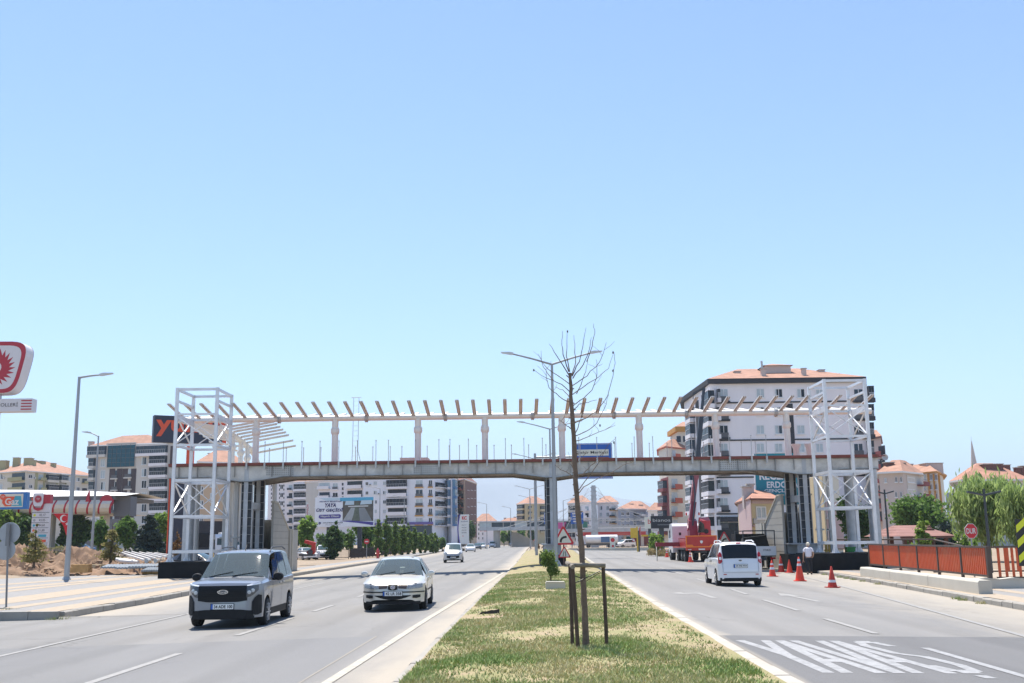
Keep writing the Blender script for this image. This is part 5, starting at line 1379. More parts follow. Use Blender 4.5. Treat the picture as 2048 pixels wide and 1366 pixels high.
class Bld:
    def __init__(s, name, label, pts, top, wall, z0=-.4, back=14.0, cat='building', group=None, zt=None):
        """pts: seen corners from left to right as (px, distance); top: sighting of the eaves at the first corner"""
        s.c = []
        for p in pts:
            v = at(p[0], p[2] if len(p) > 2 else 1030, p[1]); s.c.append(Vector((v.x, v.y)))
        s.z0 = z0
        s.zt = zt if zt is not None else at(top[0], top[1], pts[top[2] if len(top) > 2 else 0][1]).z
        ctr = (s.c[0] + s.c[-1]) / 2
        s.t = thing(name, label, cat, (ctr.x, ctr.y, z0), 0, group)
        s.fp = s.c + [s.c[-1] * (1 + back / s.c[-1].length), s.c[0] * (1 + back / s.c[0].length)]
        n = len(s.fp)
        q = MB(); q.add([(p.x, p.y, z0) for p in s.fp] + [(p.x, p.y, s.zt) for p in s.fp], [tuple(range(n)), tuple(range(2 * n - 1, n - 1, -1))] + [(i, (i + 1) % n, (i + 1) % n + n, i + n) for i in range(n)])
        s.wall = q.build('wall', wall, s.t)
    def frame(s, i):
        a, b = s.c[i], s.c[i + 1]; d = (b - a).normalized(); n = Vector((d.y, -d.x))
        return Vector((a.x, a.y, 0)), Vector((d.x, d.y, 0)), Vector((n.x, n.y, 0))
    def hit(s, i, px, py):
        o, ux, n = s.frame(i); d = sight(px, py); t = (o - EYE).dot(n) / d.dot(n); p = EYE + d * t
        return (p - o).dot(ux), p.z
    def roof(s, m, rise=3.0, over=.6, inner=.25, eave=None, th=.25, chim=(), chm=None):
        c = sum(s.fp, Vector((0, 0))) / len(s.fp); n = len(s.fp)
        E = [p + (p - c).normalized() * over for p in s.fp]; I = [c + (p - c) * inner for p in s.fp]
        q = MB(); q.add([(p.x, p.y, s.zt + th) for p in E] + [(p.x, p.y, s.zt + th + rise) for p in I], [tuple(range(2 * n - 1, n - 1, -1))] + [(i, (i + 1) % n, (i + 1) % n + n, i + n) for i in range(n)])
        r = q.build('roof', m, s.t)
        q = MB(); q.add([(p.x, p.y, s.zt + .002) for p in E] + [(p.x, p.y, s.zt + th - .002) for p in E], [tuple(range(n)), tuple(range(2 * n - 1, n - 1, -1))] + [(i, (i + 1) % n, (i + 1) % n + n, i + n) for i in range(n)])
        q.build('eaves', eave or M_frame, s.t)
        for (px, py, Y, w, h) in chim:
            v = at(px, py, Y)
            MB().box(v.x - w / 2, v.x + w / 2, Y - w / 2, Y + w / 2, v.z - h, v.z).build('chimney', chm or W_mauve, r)
            MB().box(v.x - w / 2 - .12, v.x + w / 2 + .12, Y - w / 2 - .12, Y + w / 2 + .12, v.z, v.z + .12).build('chimney_cap', M_conc, r)
    def slab(s, name, i, u0, u1, z0, z1, d0, d1, m, par=None):
        o, ux, n = s.frame(i); q = MB()
        vs = [o + ux * u + n * d + Z * z for z in (z0, z1) for (u, d) in ((u0, d0), (u1, d0), (u1, d1), (u0, d1))]
        q.add(vs, [(0, 1, 2, 3), (7, 6, 5, 4), (0, 4, 5, 1), (1, 5, 6, 2), (2, 6, 7, 3), (3, 7, 4, 0)])
        return q.build(name, m, par or s.t)
    def band(s, i, px0, px1, py0, py1, m, d=.08, name='facade_band'):
        u0, z1 = s.hit(i, px0, py0); u1, _ = s.hit(i, px1, py0); _, z0 = s.hit(i, px0, py1)
        return s.slab(name, i, u0, u1, z0, z1, -.01, d, m)
    def cols(s, i, px0, px1, py0, h, pitch, n, kind, g=None, m=None, skip=()):
        for k in range(n):
            if k in skip: continue
            s.win(i, px0, px1, py0 + k * pitch, py0 + k * pitch + h, kind, g, m)
    def win(s, i, px0, px1, py0, py1, kind='w', g=None, m=None):
        u0, z1 = s.hit(i, px0, py0); u1, z0 = s.hit(i, px1, py1)
        gl = g or RNG.choice((G_dark, G_mid, G_curt, G_curt, G_curt))
        if kind == 'p':
            s.slab('facade_panel', i, u0, u1, z0, z1, -.01, .10, m); return
        if kind == 'c':
            o = s.slab('glass_panel', i, u0, u1, z0, z1, -.01, .35, gl)
            nu, nz_ = max(2, int((u1 - u0) / 1.2)), max(2, int((z1 - z0) / 1.1))
            for k in range(nu + 1): s.slab('mullion', i, lerp(u0, u1, k / nu) - .04, lerp(u0, u1, k / nu) + .04, z0, z1, .352, .4, M_dframe, o)
            for k in range(nz_ + 1): s.slab('transom', i, u0, u1, lerp(z0, z1, k / nz_) - .04, lerp(z0, z1, k / nz_) + .04, .402, .43, M_dframe, o)
            return
        if kind == 'w':      # casement: frame, pane, mullion, sill
            q = MB(); o, ux, n = s.frame(i); f = min(.09, (u1 - u0) * .12)
            def bx(a, b, c, d, e0, e1):
                vs = [o + ux * u + n * dd + Z * z for z in (c, d) for (u, dd) in ((a, e0), (b, e0), (b, e1), (a, e1))]
                q.add(vs, [(0, 1, 2, 3), (7, 6, 5, 4), (0, 4, 5, 1), (1, 5, 6, 2), (2, 6, 7, 3), (3, 7, 4, 0)])
            bx(u0, u0 + f, z0, z1, -.01, .09); bx(u1 - f, u1, z0, z1, -.01, .09); bx(u0 + f, u1 - f, z0, z0 + f, -.01, .09); bx(u0 + f, u1 - f, z1 - f, z1, -.01, .09)
            um = (u0 + u1) / 2; bx(um - f / 2, um + f / 2, z0 + f, z1 - f, -.01, .08)
            w = q.build('window', m or M_frame, s.t)
            half = RNG.random() < .5
            s.slab('pane', i, u0 + f, um - f / 2, z0 + f, z1 - f, -.01, .03, gl, w); s.slab('pane', i, um + f / 2, u1 - f, z0 + f, z1 - f, -.01, .03, RNG.choice((G_dark, G_mid, G_curt)) if half and g is None else gl, w)
            s.slab('sill', i, u0 - .08, u1 + .08, z0 - .12, z0 - .005, -.01, .18, M_frame, w)
            if RNG.random() < .13 and u1 - u0 > .8: s.slab('air_conditioner', i, u1 + .35, u1 + 1.15, z0 - .1, z0 + .45, -.01, .32, M_frame); s.slab('conditioner_grille', i, u1 + .42, u1 + .9, z0 - .02, z0 + .38, .322, .33, M_dframe)
            if g is None and RNG.random() < .5: s.slab('curtain', i, u0 + f, lerp(u0, u1, RNG.uniform(.2, .45)), z0 + f, z1 - f, .031, .036, G_curt, w)
        elif kind in 'bo':     # open balcony with door glass behind, parapet in front
            w = s.slab('balcony', i, u0 - .1, u1 + .1, z0 - .22, z0 - .02, -.01, 1.15, m or W_white)
            s.slab('pane', i, u0 + .15, u1 - .15, z0, z1, -.01, .04, gl, w)
            if kind == 'b': s.slab('parapet', i, u0 - .1, u1 + .1, z0 - .018, z0 + (z1 - z0) * .42, 1.03, 1.15, m or W_white, w)
            else:
                s.slab('railing', i, u0 - .1, u1 + .1, z0 + (z1 - z0) * .36, z0 + (z1 - z0) * .42, 1.06, 1.14, M_dframe, w); s.slab('railing_panel', i, u0 - .05, u1 + .05, z0 - .015, z0 + (z1 - z0) * .34, 1.07, 1.11, G_dark, w)
        elif kind == 'g':    # glazed balcony bay
            w = s.slab('glazed_balcony', i, u0, u1, z0, z1, -.01, .95, gl)
            s.slab('balcony_slab', i, u0 - .12, u1 + .12, z0 - .7, z0 - .004, -.01, 1.05, m or W_white, w)
            s.slab('balcony_head', i, u0 - .06, u1 + .06, z1 + .004, z1 + .14, -.01, 1.0, m or W_white, w)
            nm = max(2, int((u1 - u0) / 1.0))
            for k in range(nm + 1):
                u = lerp(u0, u1, k / nm); s.slab('mullion', i, u - .035, u + .035, z0 + .9, z1, .952, .99, M_dframe, w)
            s.slab('rail', i, u0, u1, z0 + .82, z0 + .9, .952, 1.02, M_rail, w)
            for k in range(nm * 2): s.slab('baluster', i, lerp(u0, u1, (k + .5) / nm / 2) - .03, lerp(u0, u1, (k + .5) / nm / 2) + .03, z0, z0 + .82, .952, .985, M_rail, w)
        elif kind == 'f':    # french window with a planter ledge
            w = s.slab('french_window', i, u0, u1, z0, z1, -.01, .05, gl)
            s.slab('mullion', i, (u0 + u1) / 2 - .05, (u0 + u1) / 2 + .05, z0, z1, .052, .09, M_frame, w)
            s.slab('railing', i, u0 - .1, u1 + .1, z0, z0 + (z1 - z0) * .4, .2, .26, M_dframe, w)
            s.slab('ledge', i, u0 - .3, u1 + .3, z0 - .35, z0 - .01, -.01, .4, m or W_orange, w)

# --- left side, beyond the fuel station
b = Bld('apartment_block', 'beige apartment block with olive strips at the far left', [(-40, 300), (45, 288), (186, 316)], (45, 943, 1), W_beige)
b.roof(R_salmon, 4.2, 1.0, .12, chim=((8, 922, 300, 2.2, 3), (34, 916, 302, 1.6, 3), (58, 917, 300, 2.0, 3), (66, 921, 298, 1.4, 3), (80, 923, 305, 2.4, 3), (107, 927, 306, 1.2, 3)), chm=W_olive)
b.cols(1, 92, 112, 949, 12, 20, 3, 'g', G_dark, W_beige); b.cols(1, 118, 131, 950, 11, 20, 3, 'g', G_mid, W_beige); b.cols(1, 77, 86, 949, 11, 20, 3, 'b', None, W_olive)
b.cols(1, 57, 64, 949, 8, 20, 3, 'w'); b.cols(1, 152, 159, 955, 8, 19, 3, 'w'); b.cols(1, 135, 142, 953, 10, 19, 3, 'w'); b.cols(1, 164, 174, 957, 9, 19, 3, 'b', None, W_olive)
for p in ((71, 76), (87.5, 91), (113, 117), (131.5, 134)): b.band(1, p[0], p[1], 946, 1030, W_olive, .12)
b.cols(0, 24, 50, 947, 13, 20, 3, 'b', G_mid, W_olive); b.cols(0, 0, 5, 948, 10, 20, 3, 'w'); b.cols(0, -16, -6, 948, 10, 20, 3, 'w')

b = Bld('apartment_block', 'grey apartment block with a large teal glass panel on top', [(178, 265), (347, 259)], (178, 893), W_grey)
b.roof(R_salmon, 2.6, .8, .3, chim=((183, 884, 270, 1.2, 2), (282, 876, 270, 1.4, 2.5)))
b.win(0, 179.5, 214, 894, 909, 'g', G_mid, W_grey); b.cols(0, 182, 191, 917, 15, 23.4, 5, 'g', G_mid, W_grey); b.cols(0, 202, 210, 917.5, 16, 23.2, 5, 'w', None, M_frame)
b.band(0, 214.5, 273, 887, 937, W_grey, .3, 'panel_surround'); b.win(0, 218, 270, 890, 933, 'c', G_teal)
for p in ((219.7, 224.2), (234.7, 239), (246, 250.5), (262.8, 267)): b.win(0, p[0], p[1], 937.5, 1050, 'p', None, W_darkbr)
b.cols(0, 225, 234, 941, 15, 23.3, 5, 'f', None, W_grey); b.cols(0, 251.5, 262, 939, 15, 23.3, 5, 'f', None, W_grey)
b.cols(0, 283.5, 293, 914, 15.5, 23.5, 6, 'w'); b.win(0, 277, 335, 893, 905.5, 'g', G_mid, W_white); b.cols(0, 303, 334, 911.5, 14.5, 23.6, 6, 'g', G_dark, W_white)
b.win(0, 341.5, 346, 892, 1050, 'p', None, W_darkbr)

b = Bld('apartment_block', 'peach apartment block showing through the left lift tower', [(392, 175), (484, 180)], (392, 926), W_peach)
b.roof(R_salmon, 2.4, .6, .3, chim=((428, 908, 185, 1.6, 2.5), (444, 909, 184, 1.6, 2), (467, 914, 185, .8, 2)), chm=W_brown)
b.cols(0, 399, 406, 945, 16, 28, 4, 'w'); b.cols(0, 420, 428, 960, 14, 26, 3, 'w'); b.cols(0, 462, 472, 940, 16, 28, 5, 'g', G_dark, W_white)
b = Bld('shop_building', 'low charcoal shop building behind the minibus', [(392, 122), (470, 126)], (392, 1042), W_dark, back=8)
b.band(0, 396, 466, 1066, 1094, G_dark, .06, 'shop_window')
b = Bld('station_kiosk', 'charcoal station kiosk behind the striped canopy', [(150, 172), (240, 168)], (150, 1040), W_slate, back=9, z0=.3)
b.band(0, 166, 205, 1044, 1064, G_dark, .06, 'shop_window'); b.win(0, 184, 198, 1035, 1050, 'w', G_curt)

# --- centre left, along the road
b = Bld('apartment_block', 'pale apartment block with dark chequered strips behind the hoarding', [(535, 376), (622, 372)], (535, 966), W_white)
b.roof(R_salmon, 2.4, .8, .4)
for p in ((543, 553), (559, 568)):
    b.cols(0, p[0] + 1.5, p[1] - 1.5, 969.5, 8.5, 16.5, 6, 'w', G_dark)
    for k in range(11): b.win(0, p[0] - .6, p[0] + .8, 969 + k * 8.2, 973 + k * 8.2, 'p', None, W_dark); b.win(0, p[1] - .8, p[1] + .6, 969 + k * 8.2, 973 + k * 8.2, 'p', None, W_dark)
b.cols(0, 577, 585, 970, 10, 16.5, 6, 'o'); b.cols(0, 590, 613, 968.5, 9.5, 16.4, 6, 'g', G_dark, W_white)
b = Bld('apartment_block', 'grey and white apartment block directly behind the billboard', [(612, 350), (727, 342)], (612, 964), W_white)
b.roof(R_salmon, 2.2, .8, .4, chim=((640, 955, 352, 1.2, 2),))
b.band(0, 612.5, 637, 966, 1060, W_grey, .1); b.cols(0, 628.5, 633.5, 969, 8, 18.9, 5, 'w', G_dark); b.cols(0, 638, 660, 966, 11, 18.9, 5, 'b', None, W_white); b.cols(0, 666, 675, 967, 11, 18.9, 5, 'f', None, W_white)
for k in range(10): b.win(0, 684, 687, 966 + k * 9, 971 + k * 9, 'p', None, W_dark)
b.cols(0, 694, 725, 963, 12.5, 18.5, 5, 'b', G_dark, W_white)
b = Bld('apartment_block', 'tall cool white apartment block with dark glazed balconies', [(726, 337), (868, 331), (894, 342)], (726, 955), W_white2)
b.roof(R_salmon, 2.0, .6, .4, chim=((830, 918, 350, 9, 6),), chm=W_pink)
b.cols(0, 731, 737, 964, 6.5, 18.7, 5, 'w', G_dark); b.cols(0, 747, 754, 963, 7, 18.7, 5, 'w'); b.cols(0, 766, 772, 963, 7, 18.7, 5, 'w')
for k in range(5): b.win(0, 775, 814, 960.5 + k * 18.7, 973 + k * 18.7, 'g' if k % 2 == 0 else 'b', G_dark, W_white)
b.cols(0, 832, 845, 961, 12.5, 18.8, 5, 'f', None, W_orange); b.cols(0, 858, 864, 961, 12, 18.8, 5, 'f', None, W_orange)
b.cols(1, 870, 890, 964, 12, 18.8, 5, 'o', None, W_white)
b.band(0, 728, 866, 1046, 1051, mat('purple_fascia', (.12, .08, .30), .5), .5, 'shop_fascia'); b.band(0, 730, 864, 1053, 1075, G_mid, .1, 'shop_window')
b = Bld('apartment_block', 'white apartment block with blue balconies along the left road', [(891, 345), (903, 338), (915, 352)], (891, 956), W_white)
b.cols(0, 892.5, 901, 962, 12, 18.5, 5, 'g', G_blue, W_white); b.cols(1, 904.5, 908, 960, 14, 18.5, 5, 'g', G_blue, W_blue); b.cols(1, 910, 914, 963, 10, 18.5, 5, 'w')
b.roof(R_red, 1.4, .4, .5)
b = Bld('apartment_block', 'brown brick clad apartment block at the end of the left row', [(912, 366), (930, 356), (953, 384)], (912, 968), W_peach, zt=at(930, 959, 356).z)
b.roof(R_brown, 2.0, .6, .4)
b.band(1, 930.2, 952.6, 961, 1075, W_brown, .1); b.cols(0, 915, 927, 971, 8, 17.5, 5, 'b', G_mid, W_redbr); b.cols(1, 934, 938, 972, 9, 16.5, 5, 'w', G_curt); b.cols(1, 941, 945, 972, 9, 16, 5, 'w', G_curt); b.cols(1, 948, 951, 972, 9, 16, 5, 'w', G_curt)

# --- far centre
b = Bld('hotel', 'white hotel with red lettering beyond the left road', [(950, 440), (992, 436)], (950, 1044), W_white)
b.roof(R_salmon, 3.2, 1, .3); b.cols(0, 956, 959, 1047, 5, 9, 4, 'w', G_dark); b.cols(0, 964, 967, 1047, 5, 9, 4, 'w', G_dark)
u, z = b.hit(0, 967, 1060); o, ux, n = b.frame(0); write('OTEL', o + ux * u + n * .2 + Z * z, ux, Z, 3.4, 1.1, P_red, b.t, bold=.03)
b = Bld('apartment_block', 'low block with a wide salmon roof behind the far footbridge', [(985, 455), (1062, 452)], (985, 1053), W_cream)
b.roof(R_salmon, 3.4, 1.5, .2, chim=((1010, 1036, 460, 1, 2), (1030, 1034, 460, 1.2, 2), (1050, 1037, 460, 1, 2)))
b = Bld('apartment_block', 'yellowish apartment block behind the central lamp posts', [(1036, 432), (1052, 424), (1100, 430)], (1036, 1010), W_yellow, zt=at(1052, 1008, 424).z)
b.roof(R_salmon, 3.2, .8, .2, chim=((1084, 1000, 436, 1.2, 2.5), (1090, 1001, 436, 1.2, 2.5)), chm=W_brown); b.cols(0, 1038, 1049, 1010, 6.5, 11, 5, 'g', G_dark, W_yellow); b.cols(1, 1056, 1064, 1012, 6, 11, 5, 'b', G_mid, W_yellow); b.cols(1, 1068, 1074, 1012, 6, 11, 5, 'w'); b.cols(1, 1080, 1097, 1012, 6.5, 11, 5, 'g', G_dark, W_yellow)
b = Bld('apartment_block', 'light grey apartment block left of the far pylon', [(1138, 338), (1182, 330)], (1138, 1008), W_white); b.roof(R_salmon, 2.4, .8, .3, chim=((1160, 999, 340, 1, 2), (1172, 998, 340, 1, 2)))
b.cols(0, 1141, 1150, 1012, 8, 13.5, 5, 'g', G_dark, W_grey); b.cols(0, 1157, 1163, 1013, 8, 13.5, 5, 'w'); b.cols(0, 1170, 1178, 1013, 8, 13.5, 5, 'b')
b = Bld('apartment_block', 'white apartment block right of the far pylon', [(1195, 338), (1236, 334)], (1195, 1007), W_white); b.roof(R_salmon, 2.2, .8, .3, chim=((1204, 997, 342, 1.4, 2), (1218, 1000, 342, 1, 2)))
b.cols(0, 1199, 1205, 1012, 8, 13, 5, 'w'); b.cols(0, 1212, 1218, 1012, 8, 13, 5, 'w'); b.cols(0, 1222, 1233, 1012, 8, 13, 5, 'o', None, W_orange)
b = Bld('apartment_block', 'blue grey apartment block with a red roof beyond the junction', [(1236, 325), (1292, 330), (1305, 345)], (1236, 1019), W_bgrey); b.roof(R_salmon, 2.6, 1, .3, chim=((1262, 1008, 332, 1.2, 2), (1281, 1010, 332, 1.2, 2)))
b.cols(0, 1242, 1248, 1024, 7, 12, 5, 'w', G_dark); b.cols(0, 1252, 1259, 1024, 7, 12, 5, 'w', G_dark); b.cols(0, 1266, 1274, 1024, 7, 12, 5, 'o', G_mid, W_bgrey); b.cols(0, 1280, 1289, 1024, 7, 12, 5, 'b', G_curt, W_white)
b = Bld('apartment_block', 'white block with a red roof behind the black billboard', [(1296, 315), (1335, 318)], (1296, 1022), W_white); b.roof(R_salmon, 2.4, 1, .3); b.cols(0, 1302, 1308, 1027, 7, 12, 4, 'w', G_dark); b.cols(0, 1318, 1325, 1027, 7, 12, 4, 'w', G_dark)

# --- right side
b = Bld('apartment_block', 'cream apartment block with red balcony boxes left of the crane', [(1322, 232), (1337, 224), (1412, 236)], (1337, 895, 1), W_cream)
b.roof(R_salmon, 2.2, .7, .5, eave=W_redbr)
b.band(0, 1322.5, 1336.5, 958, 1060, W_maroon, .1); b.cols(0, 1324, 1335, 964, 12, 29, 4, 'g', G_mid, W_maroon)
b.cols(1, 1342, 1356, 957, 20, 27.5, 4, 'b', G_curt, W_redbr); b.cols(1, 1343, 1352, 900, 14, 27.5, 2, 'b', G_curt, W_redbr); b.win(1, 1372, 1384, 900, 914, 'b', G_curt, W_redbr)
m2 = thing('roof_storey', 'cream roof storey with an orange eave left of the tall white block', 'roof storey', (at(1372, 880, 234).x, 236, b.zt))
v0, v1 = at(1352, 890, 234), at(1408, 890, 234)
MB().box(v0.x, v1.x, 231, 242, b.zt + .2, at(1370, 866, 234).z).build('wall', W_cream, m2); za = at(1370, 866, 234).z
MB().box(v0.x - .6, v1.x + .6, 230.3, 242.6, za + .002, za + 1.1).build('eaves', W_orange, m2); MB().add([(v0.x - .6, 230.3, za + 1.11), (v1.x + .6, 230.3, za + 1.11), (v1.x + .6, 242.6, za + 1.11), (v0.x - .6, 242.6, za + 1.11), ((v0.x + v1.x) / 2 - 1, 236.5, za + 2.8), ((v0.x + v1.x) / 2 + 1, 236.5, za + 2.8)], [(0, 1, 5, 4), (1, 2, 5), (2, 3, 4, 5), (3, 0, 4)]).build('roof', R_salmon, m2)
for a, c_ in ((1353, 1362), (1366, 1374)):
    p, r = at(a, 872, 230.9), at(c_, 884, 230.9); MB().box(p.x, r.x, 230.92, 231.05, r.z, p.z).build('window', G_mid, m2)

b = Bld('apartment_block', 'tall white apartment block with black trim behind the right tower', [(1378, 196), (1432, 172), (1745, 172)], (1432, 768, 1), W_white, back=22)
b.roof(R_salmon, 3.3, .8, .42, eave=W_dark, th=.8, chim=((1474, 744, 178, 1.0, 3), (1526, 739, 174, .75, 4), (1607, 738, 174, .7, 3), (1642, 741, 178, 1.0, 3)), chm=W_mauve)
zr0 = b.zt
dm = MB(); v0, v1 = at(1531, 745, 177), at(1582, 745, 177); zt_ = at(1560, 731, 177).z
dm.box(v0.x, v1.x, 177, 185, zr0 + 1.2, zt_); dmo = dm.build('dormer', W_mauve, b.t)
MB().add([(v0.x - .4, 176.6, zt_ + .003), (v1.x + .4, 176.6, zt_ + .003), (v1.x + .4, 185.4, zt_ + .003), (v0.x - .4, 185.4, zt_ + .003), ((v0.x + v1.x) / 2, 181, zt_ + .95)], [(0, 1, 4), (1, 2, 4), (2, 3, 4), (3, 0, 4)]).build('dormer_roof', R_salmon, dmo)
v = at(1524, 722, 174); MB().tube([(v.x, 174, v.z - 1.6), (v.x - .1, 174, v.z)], .18, 10).build('flue', M_galv, dmo)
for py in (806, 881, 955, 1028): b.band(1, 1433, 1744, py - 1.4, py + 1.4, W_dark, .12)
for (a, c_) in ((1512, 1529), (1549, 1565.5), (1593, 1610), (1631, 1647)):
    b.cols(1, a, c_, 777.6, 17.5, 36.4, 4, 'w'); b.cols(1, a, c_, 960, 17.5, 36.4, 3, 'w')
b.win(1, 1568, 1597, 807.5, 1000, 'p', None, W_dark)
b.cols(1, 1439, 1456, 779, 23, 36.3, 8, 'f', None, W_dark); b.cols(1, 1413.5 + 19.5, 1433 + 5.5, 779, 18, 36.3, 8, 'g', G_dark, W_white); b.cols(1, 1708, 1726, 779, 22, 36.3, 5, 'f', None, W_dark); b.cols(1, 1733, 1745, 775, 22, 36.3, 6, 'g', G_dark, W_dark)
b.cols(0, 1381, 1391, 822, 14, 31, 7, 'g', G_mid, W_white); b.win(0, 1397, 1404, 800, 1075, 'p', None, W_dark); b.cols(0, 1414, 1429, 790, 17, 35, 8, 'g', G_dark, W_white)
b.band(1, 1434, 1540, 1046, 1090, G_dark, .2, 'shop_window'); b.band(1, 1434, 1540, 1034, 1044, W_dark, .8, 'shop_canopy'); b.band(1, 1472, 1478, 1046, 1090, W_dark, .3); b.band(1, 1500, 1536, 1046, 1078, G_curt, .25, 'shop_window')

b = Bld('apartment_block', 'mauve apartment block with maroon balconies right of the white block', [(1748, 205), (1774, 200)], (1748, 880), W_mauve); b.roof(R_salmon, 1.8, 1.2, .4, eave=W_brown)
b.cols(0, 1756, 1772, 893, 17, 26, 6, 'b', G_mid, W_maroon)
v = at(1768, 915, 199); d = thing('satellite_dish', 'grey satellite dish on the mauve block wall', 'dish', (v.x, 198.6, v.z)); MB().lathe([(.02, .12), (.35, .05), (.6, -.1), (.58, -.11), (.02, .1)], 16, (v.x, 198.5, v.z), 'y').build('bowl', M_galv, d, smooth=True); MB().bar((v.x, 198.5, v.z), (v.x, 200.5, v.z - .6), .08, .08).build('arm', M_galv, d)
b = Bld('apartment_block', 'pale pinkish apartment block with dark chimneys above the orange railing', [(1764, 152), (1812, 150), (1845, 156)], (1764, 948), W_mauve); b.roof(R_salmon, 2.0, .7, .35, chim=((1777, 926, 154, 1.2, 2.5), (1791, 928, 156, 2.2, 2), (1811, 930, 158, 1.6, 2)), chm=W_brown)
b.cols(0, 1790, 1795, 954, 10, 30, 3, 'w', G_dark); b.cols(0, 1800, 1805, 954, 10, 30, 3, 'w', G_dark); b.cols(0, 1769, 1774, 956, 9, 30, 3, 'w', G_curt); b.band(1, 1812.5, 1844, 950, 1050, W_grey, .08); b.cols(1, 1814, 1829, 954, 12, 23.5, 4, 'w', G_dark); b.cols(1, 1832, 1843, 956, 14, 24, 4, 'b', G_mid, W_maroon)
b = Bld('apartment_block', 'yellow and white apartment block behind the pinkish block', [(1802, 202), (1880, 192), (1893, 205)], (1880, 945, 1), W_cream); b.roof(R_salmon, 2.0, .7, .4, eave=W_orange, chim=((1862, 928, 200, 3.2, 2),), chm=W_mauve)
for p in ((1855, 1859), (1866, 1869), (1876, 1879.5)): b.band(0, p[0], p[1], 948, 1060, W_orange, .12)
b.cols(0, 1860, 1866, 949, 11, 19, 5, 'w', G_mid); b.cols(0, 1870, 1876, 949, 11, 19, 5, 'w', G_mid); b.cols(0, 1846, 1853, 949, 11, 19, 5, 'b', None, W_white)
b = Bld('apartment_block', 'grey apartment block with a tiled roof behind the willow', [(1912, 176), (1932, 170), (2060, 172)], (1932, 962, 1), W_grey, back=16); b.roof(R_red, 3.0, .9, .25, chim=((1948, 944, 176, 1.8, 3), (1978, 930, 176, 3.2, 3), (2010, 931, 178, 1.2, 3), (2035, 936, 178, 1.0, 3), (2047, 933, 178, 1.2, 3)), chm=W_brown)
b.cols(1, 1934, 1968, 966, 13, 24, 3, 'g', G_dark, W_grey); b.cols(1, 1980, 1992, 968, 11, 24, 3, 'w'); b.cols(1, 2010, 2020, 968, 11, 24, 3, 'w'); b.cols(1, 2030, 2044, 968, 11, 24, 3, 'w'); b.cols(0, 1914, 1928, 970, 12, 24, 3, 'b', None, W_cream)
b = Bld('apartment_block', 'small bluish block far off between the yellow block and the willow', [(1894, 300), (1926, 300)], (1894, 985), W_bgrey); b.cols(0, 1898, 1904, 990, 8, 13, 5, 'w', G_dark); b.cols(0, 1910, 1918, 990, 8, 13, 5, 'b', None, W_white)
# little yellow house with its tiled roof, and the peach walls behind the right columns
b = Bld('small_house', 'small yellow house with a tiled roof beside the right staircase', [(1476, 110), (1502, 98), (1562, 100)], (1502, 1000, 1), W_yellow, back=9); b.roof(R_red, 1.1, .5, .3, eave=W_brown, th=.15, chim=((1492, 975, 102, .7, 2), (1500, 970, 102, .6, 2)), chm=W_mauve)
b.band(0, 1476.5, 1501.5, 1003, 1100, W_pink, .04); b.win(1, 1511, 1532, 1013, 1037, 'w', G_curt); b.band(1, 1502.5, 1562, 1000, 1007, W_pink, .06); b.win(1, 1506, 1536, 1037, 1047, 'p', None, M_rail); b.band(1, 1503, 1561, 1050, 1053, W_pink, .3)
b = Bld('apartment_block', 'peach and pink house behind the right lift tower', [(1612, 96), (1645, 90), (1682, 92)], (1645, 950, 1), W_cream, back=9); b.band(1, 1650, 1682, 1004, 1100, W_pink, .05); b.win(1, 1651, 1659, 1060, 1082, 'w', G_dark); b.win(1, 1652, 1657, 1028, 1036, 'w', G_curt); b.band(0, 1612, 1645, 958, 1090, W_yellow, .04)
# big teal poster on the white block
v0, v1 = at(1510, 940, 104), at(1600, 1009, 104)
pt = thing('party_poster', 'large teal poster with white lettering above the yellow house', 'poster', ((v0.x + v1.x) / 2, 104, v1.z)); W_teal = mat('poster_teal', (.01, .20, .26), .6, var=.04, scale=.5)
MB().box(v0.x, v1.x, 104, 104.15, v1.z, v0.z + 1.6).build('panel', W_teal, pt); MB().box(v0.x - .1, v0.x, 103.98, 104.16, v1.z - .1, v0.z + 1.6).build('frame', M_frame, pt); MB().box(v0.x - .1, v1.x, 103.98, 104.16, v1.z - .12, v1.z - .002).build('frame', M_frame, pt)
for tx, px, py, w, h in (('RECEP', 1545, 951, 2.6, .85), ('ERDOĞAN', 1570, 967, 3.6, .85), ('GENÇLİK', 1556, 981, 2.7, .5)):
    v = at(px, py, 103.99); write(tx, (v.x, 103.99, v.z), X, Z, w, h, M_frame, pt, bold=.03)
for px, py0, py1 in ((1512, 1005, 1075), (1598, 1005, 1080)):
    v = at(px, py0, 104.1); MB().box(v.x - .08, v.x + .08, 104.02, 104.14, 0, v1.z - .13).build('post', M_galv, pt)

# minaret spire
v = at(1949, 940, 320); t = thing('minaret', 'slender stone minaret spire above the roofs at the right', 'minaret', (v.x, 320, 0)); top = at(1946, 873, 320).z
MB().tube([(v.x, 320, 0), (v.x, 320, v.z)], [1.5, 1.35], 14).build('shaft', W_brown, t, smooth=True); MB().tube([(v.x, 320, v.z), (v.x, 320, v.z + .6)], 1.9, 14).build('gallery', W_brown, t); MB().tube([(v.x, 320, v.z + .6), (v.x - .1, 320, top - 1.5)], [1.0, .12], 14).build('spire', W_mauve, t, smooth=True); MB().tube([(v.x - .1, 320, top - 1.5), (v.x - .1, 320, top)], .05, 6).build('finial', M_galv, t)

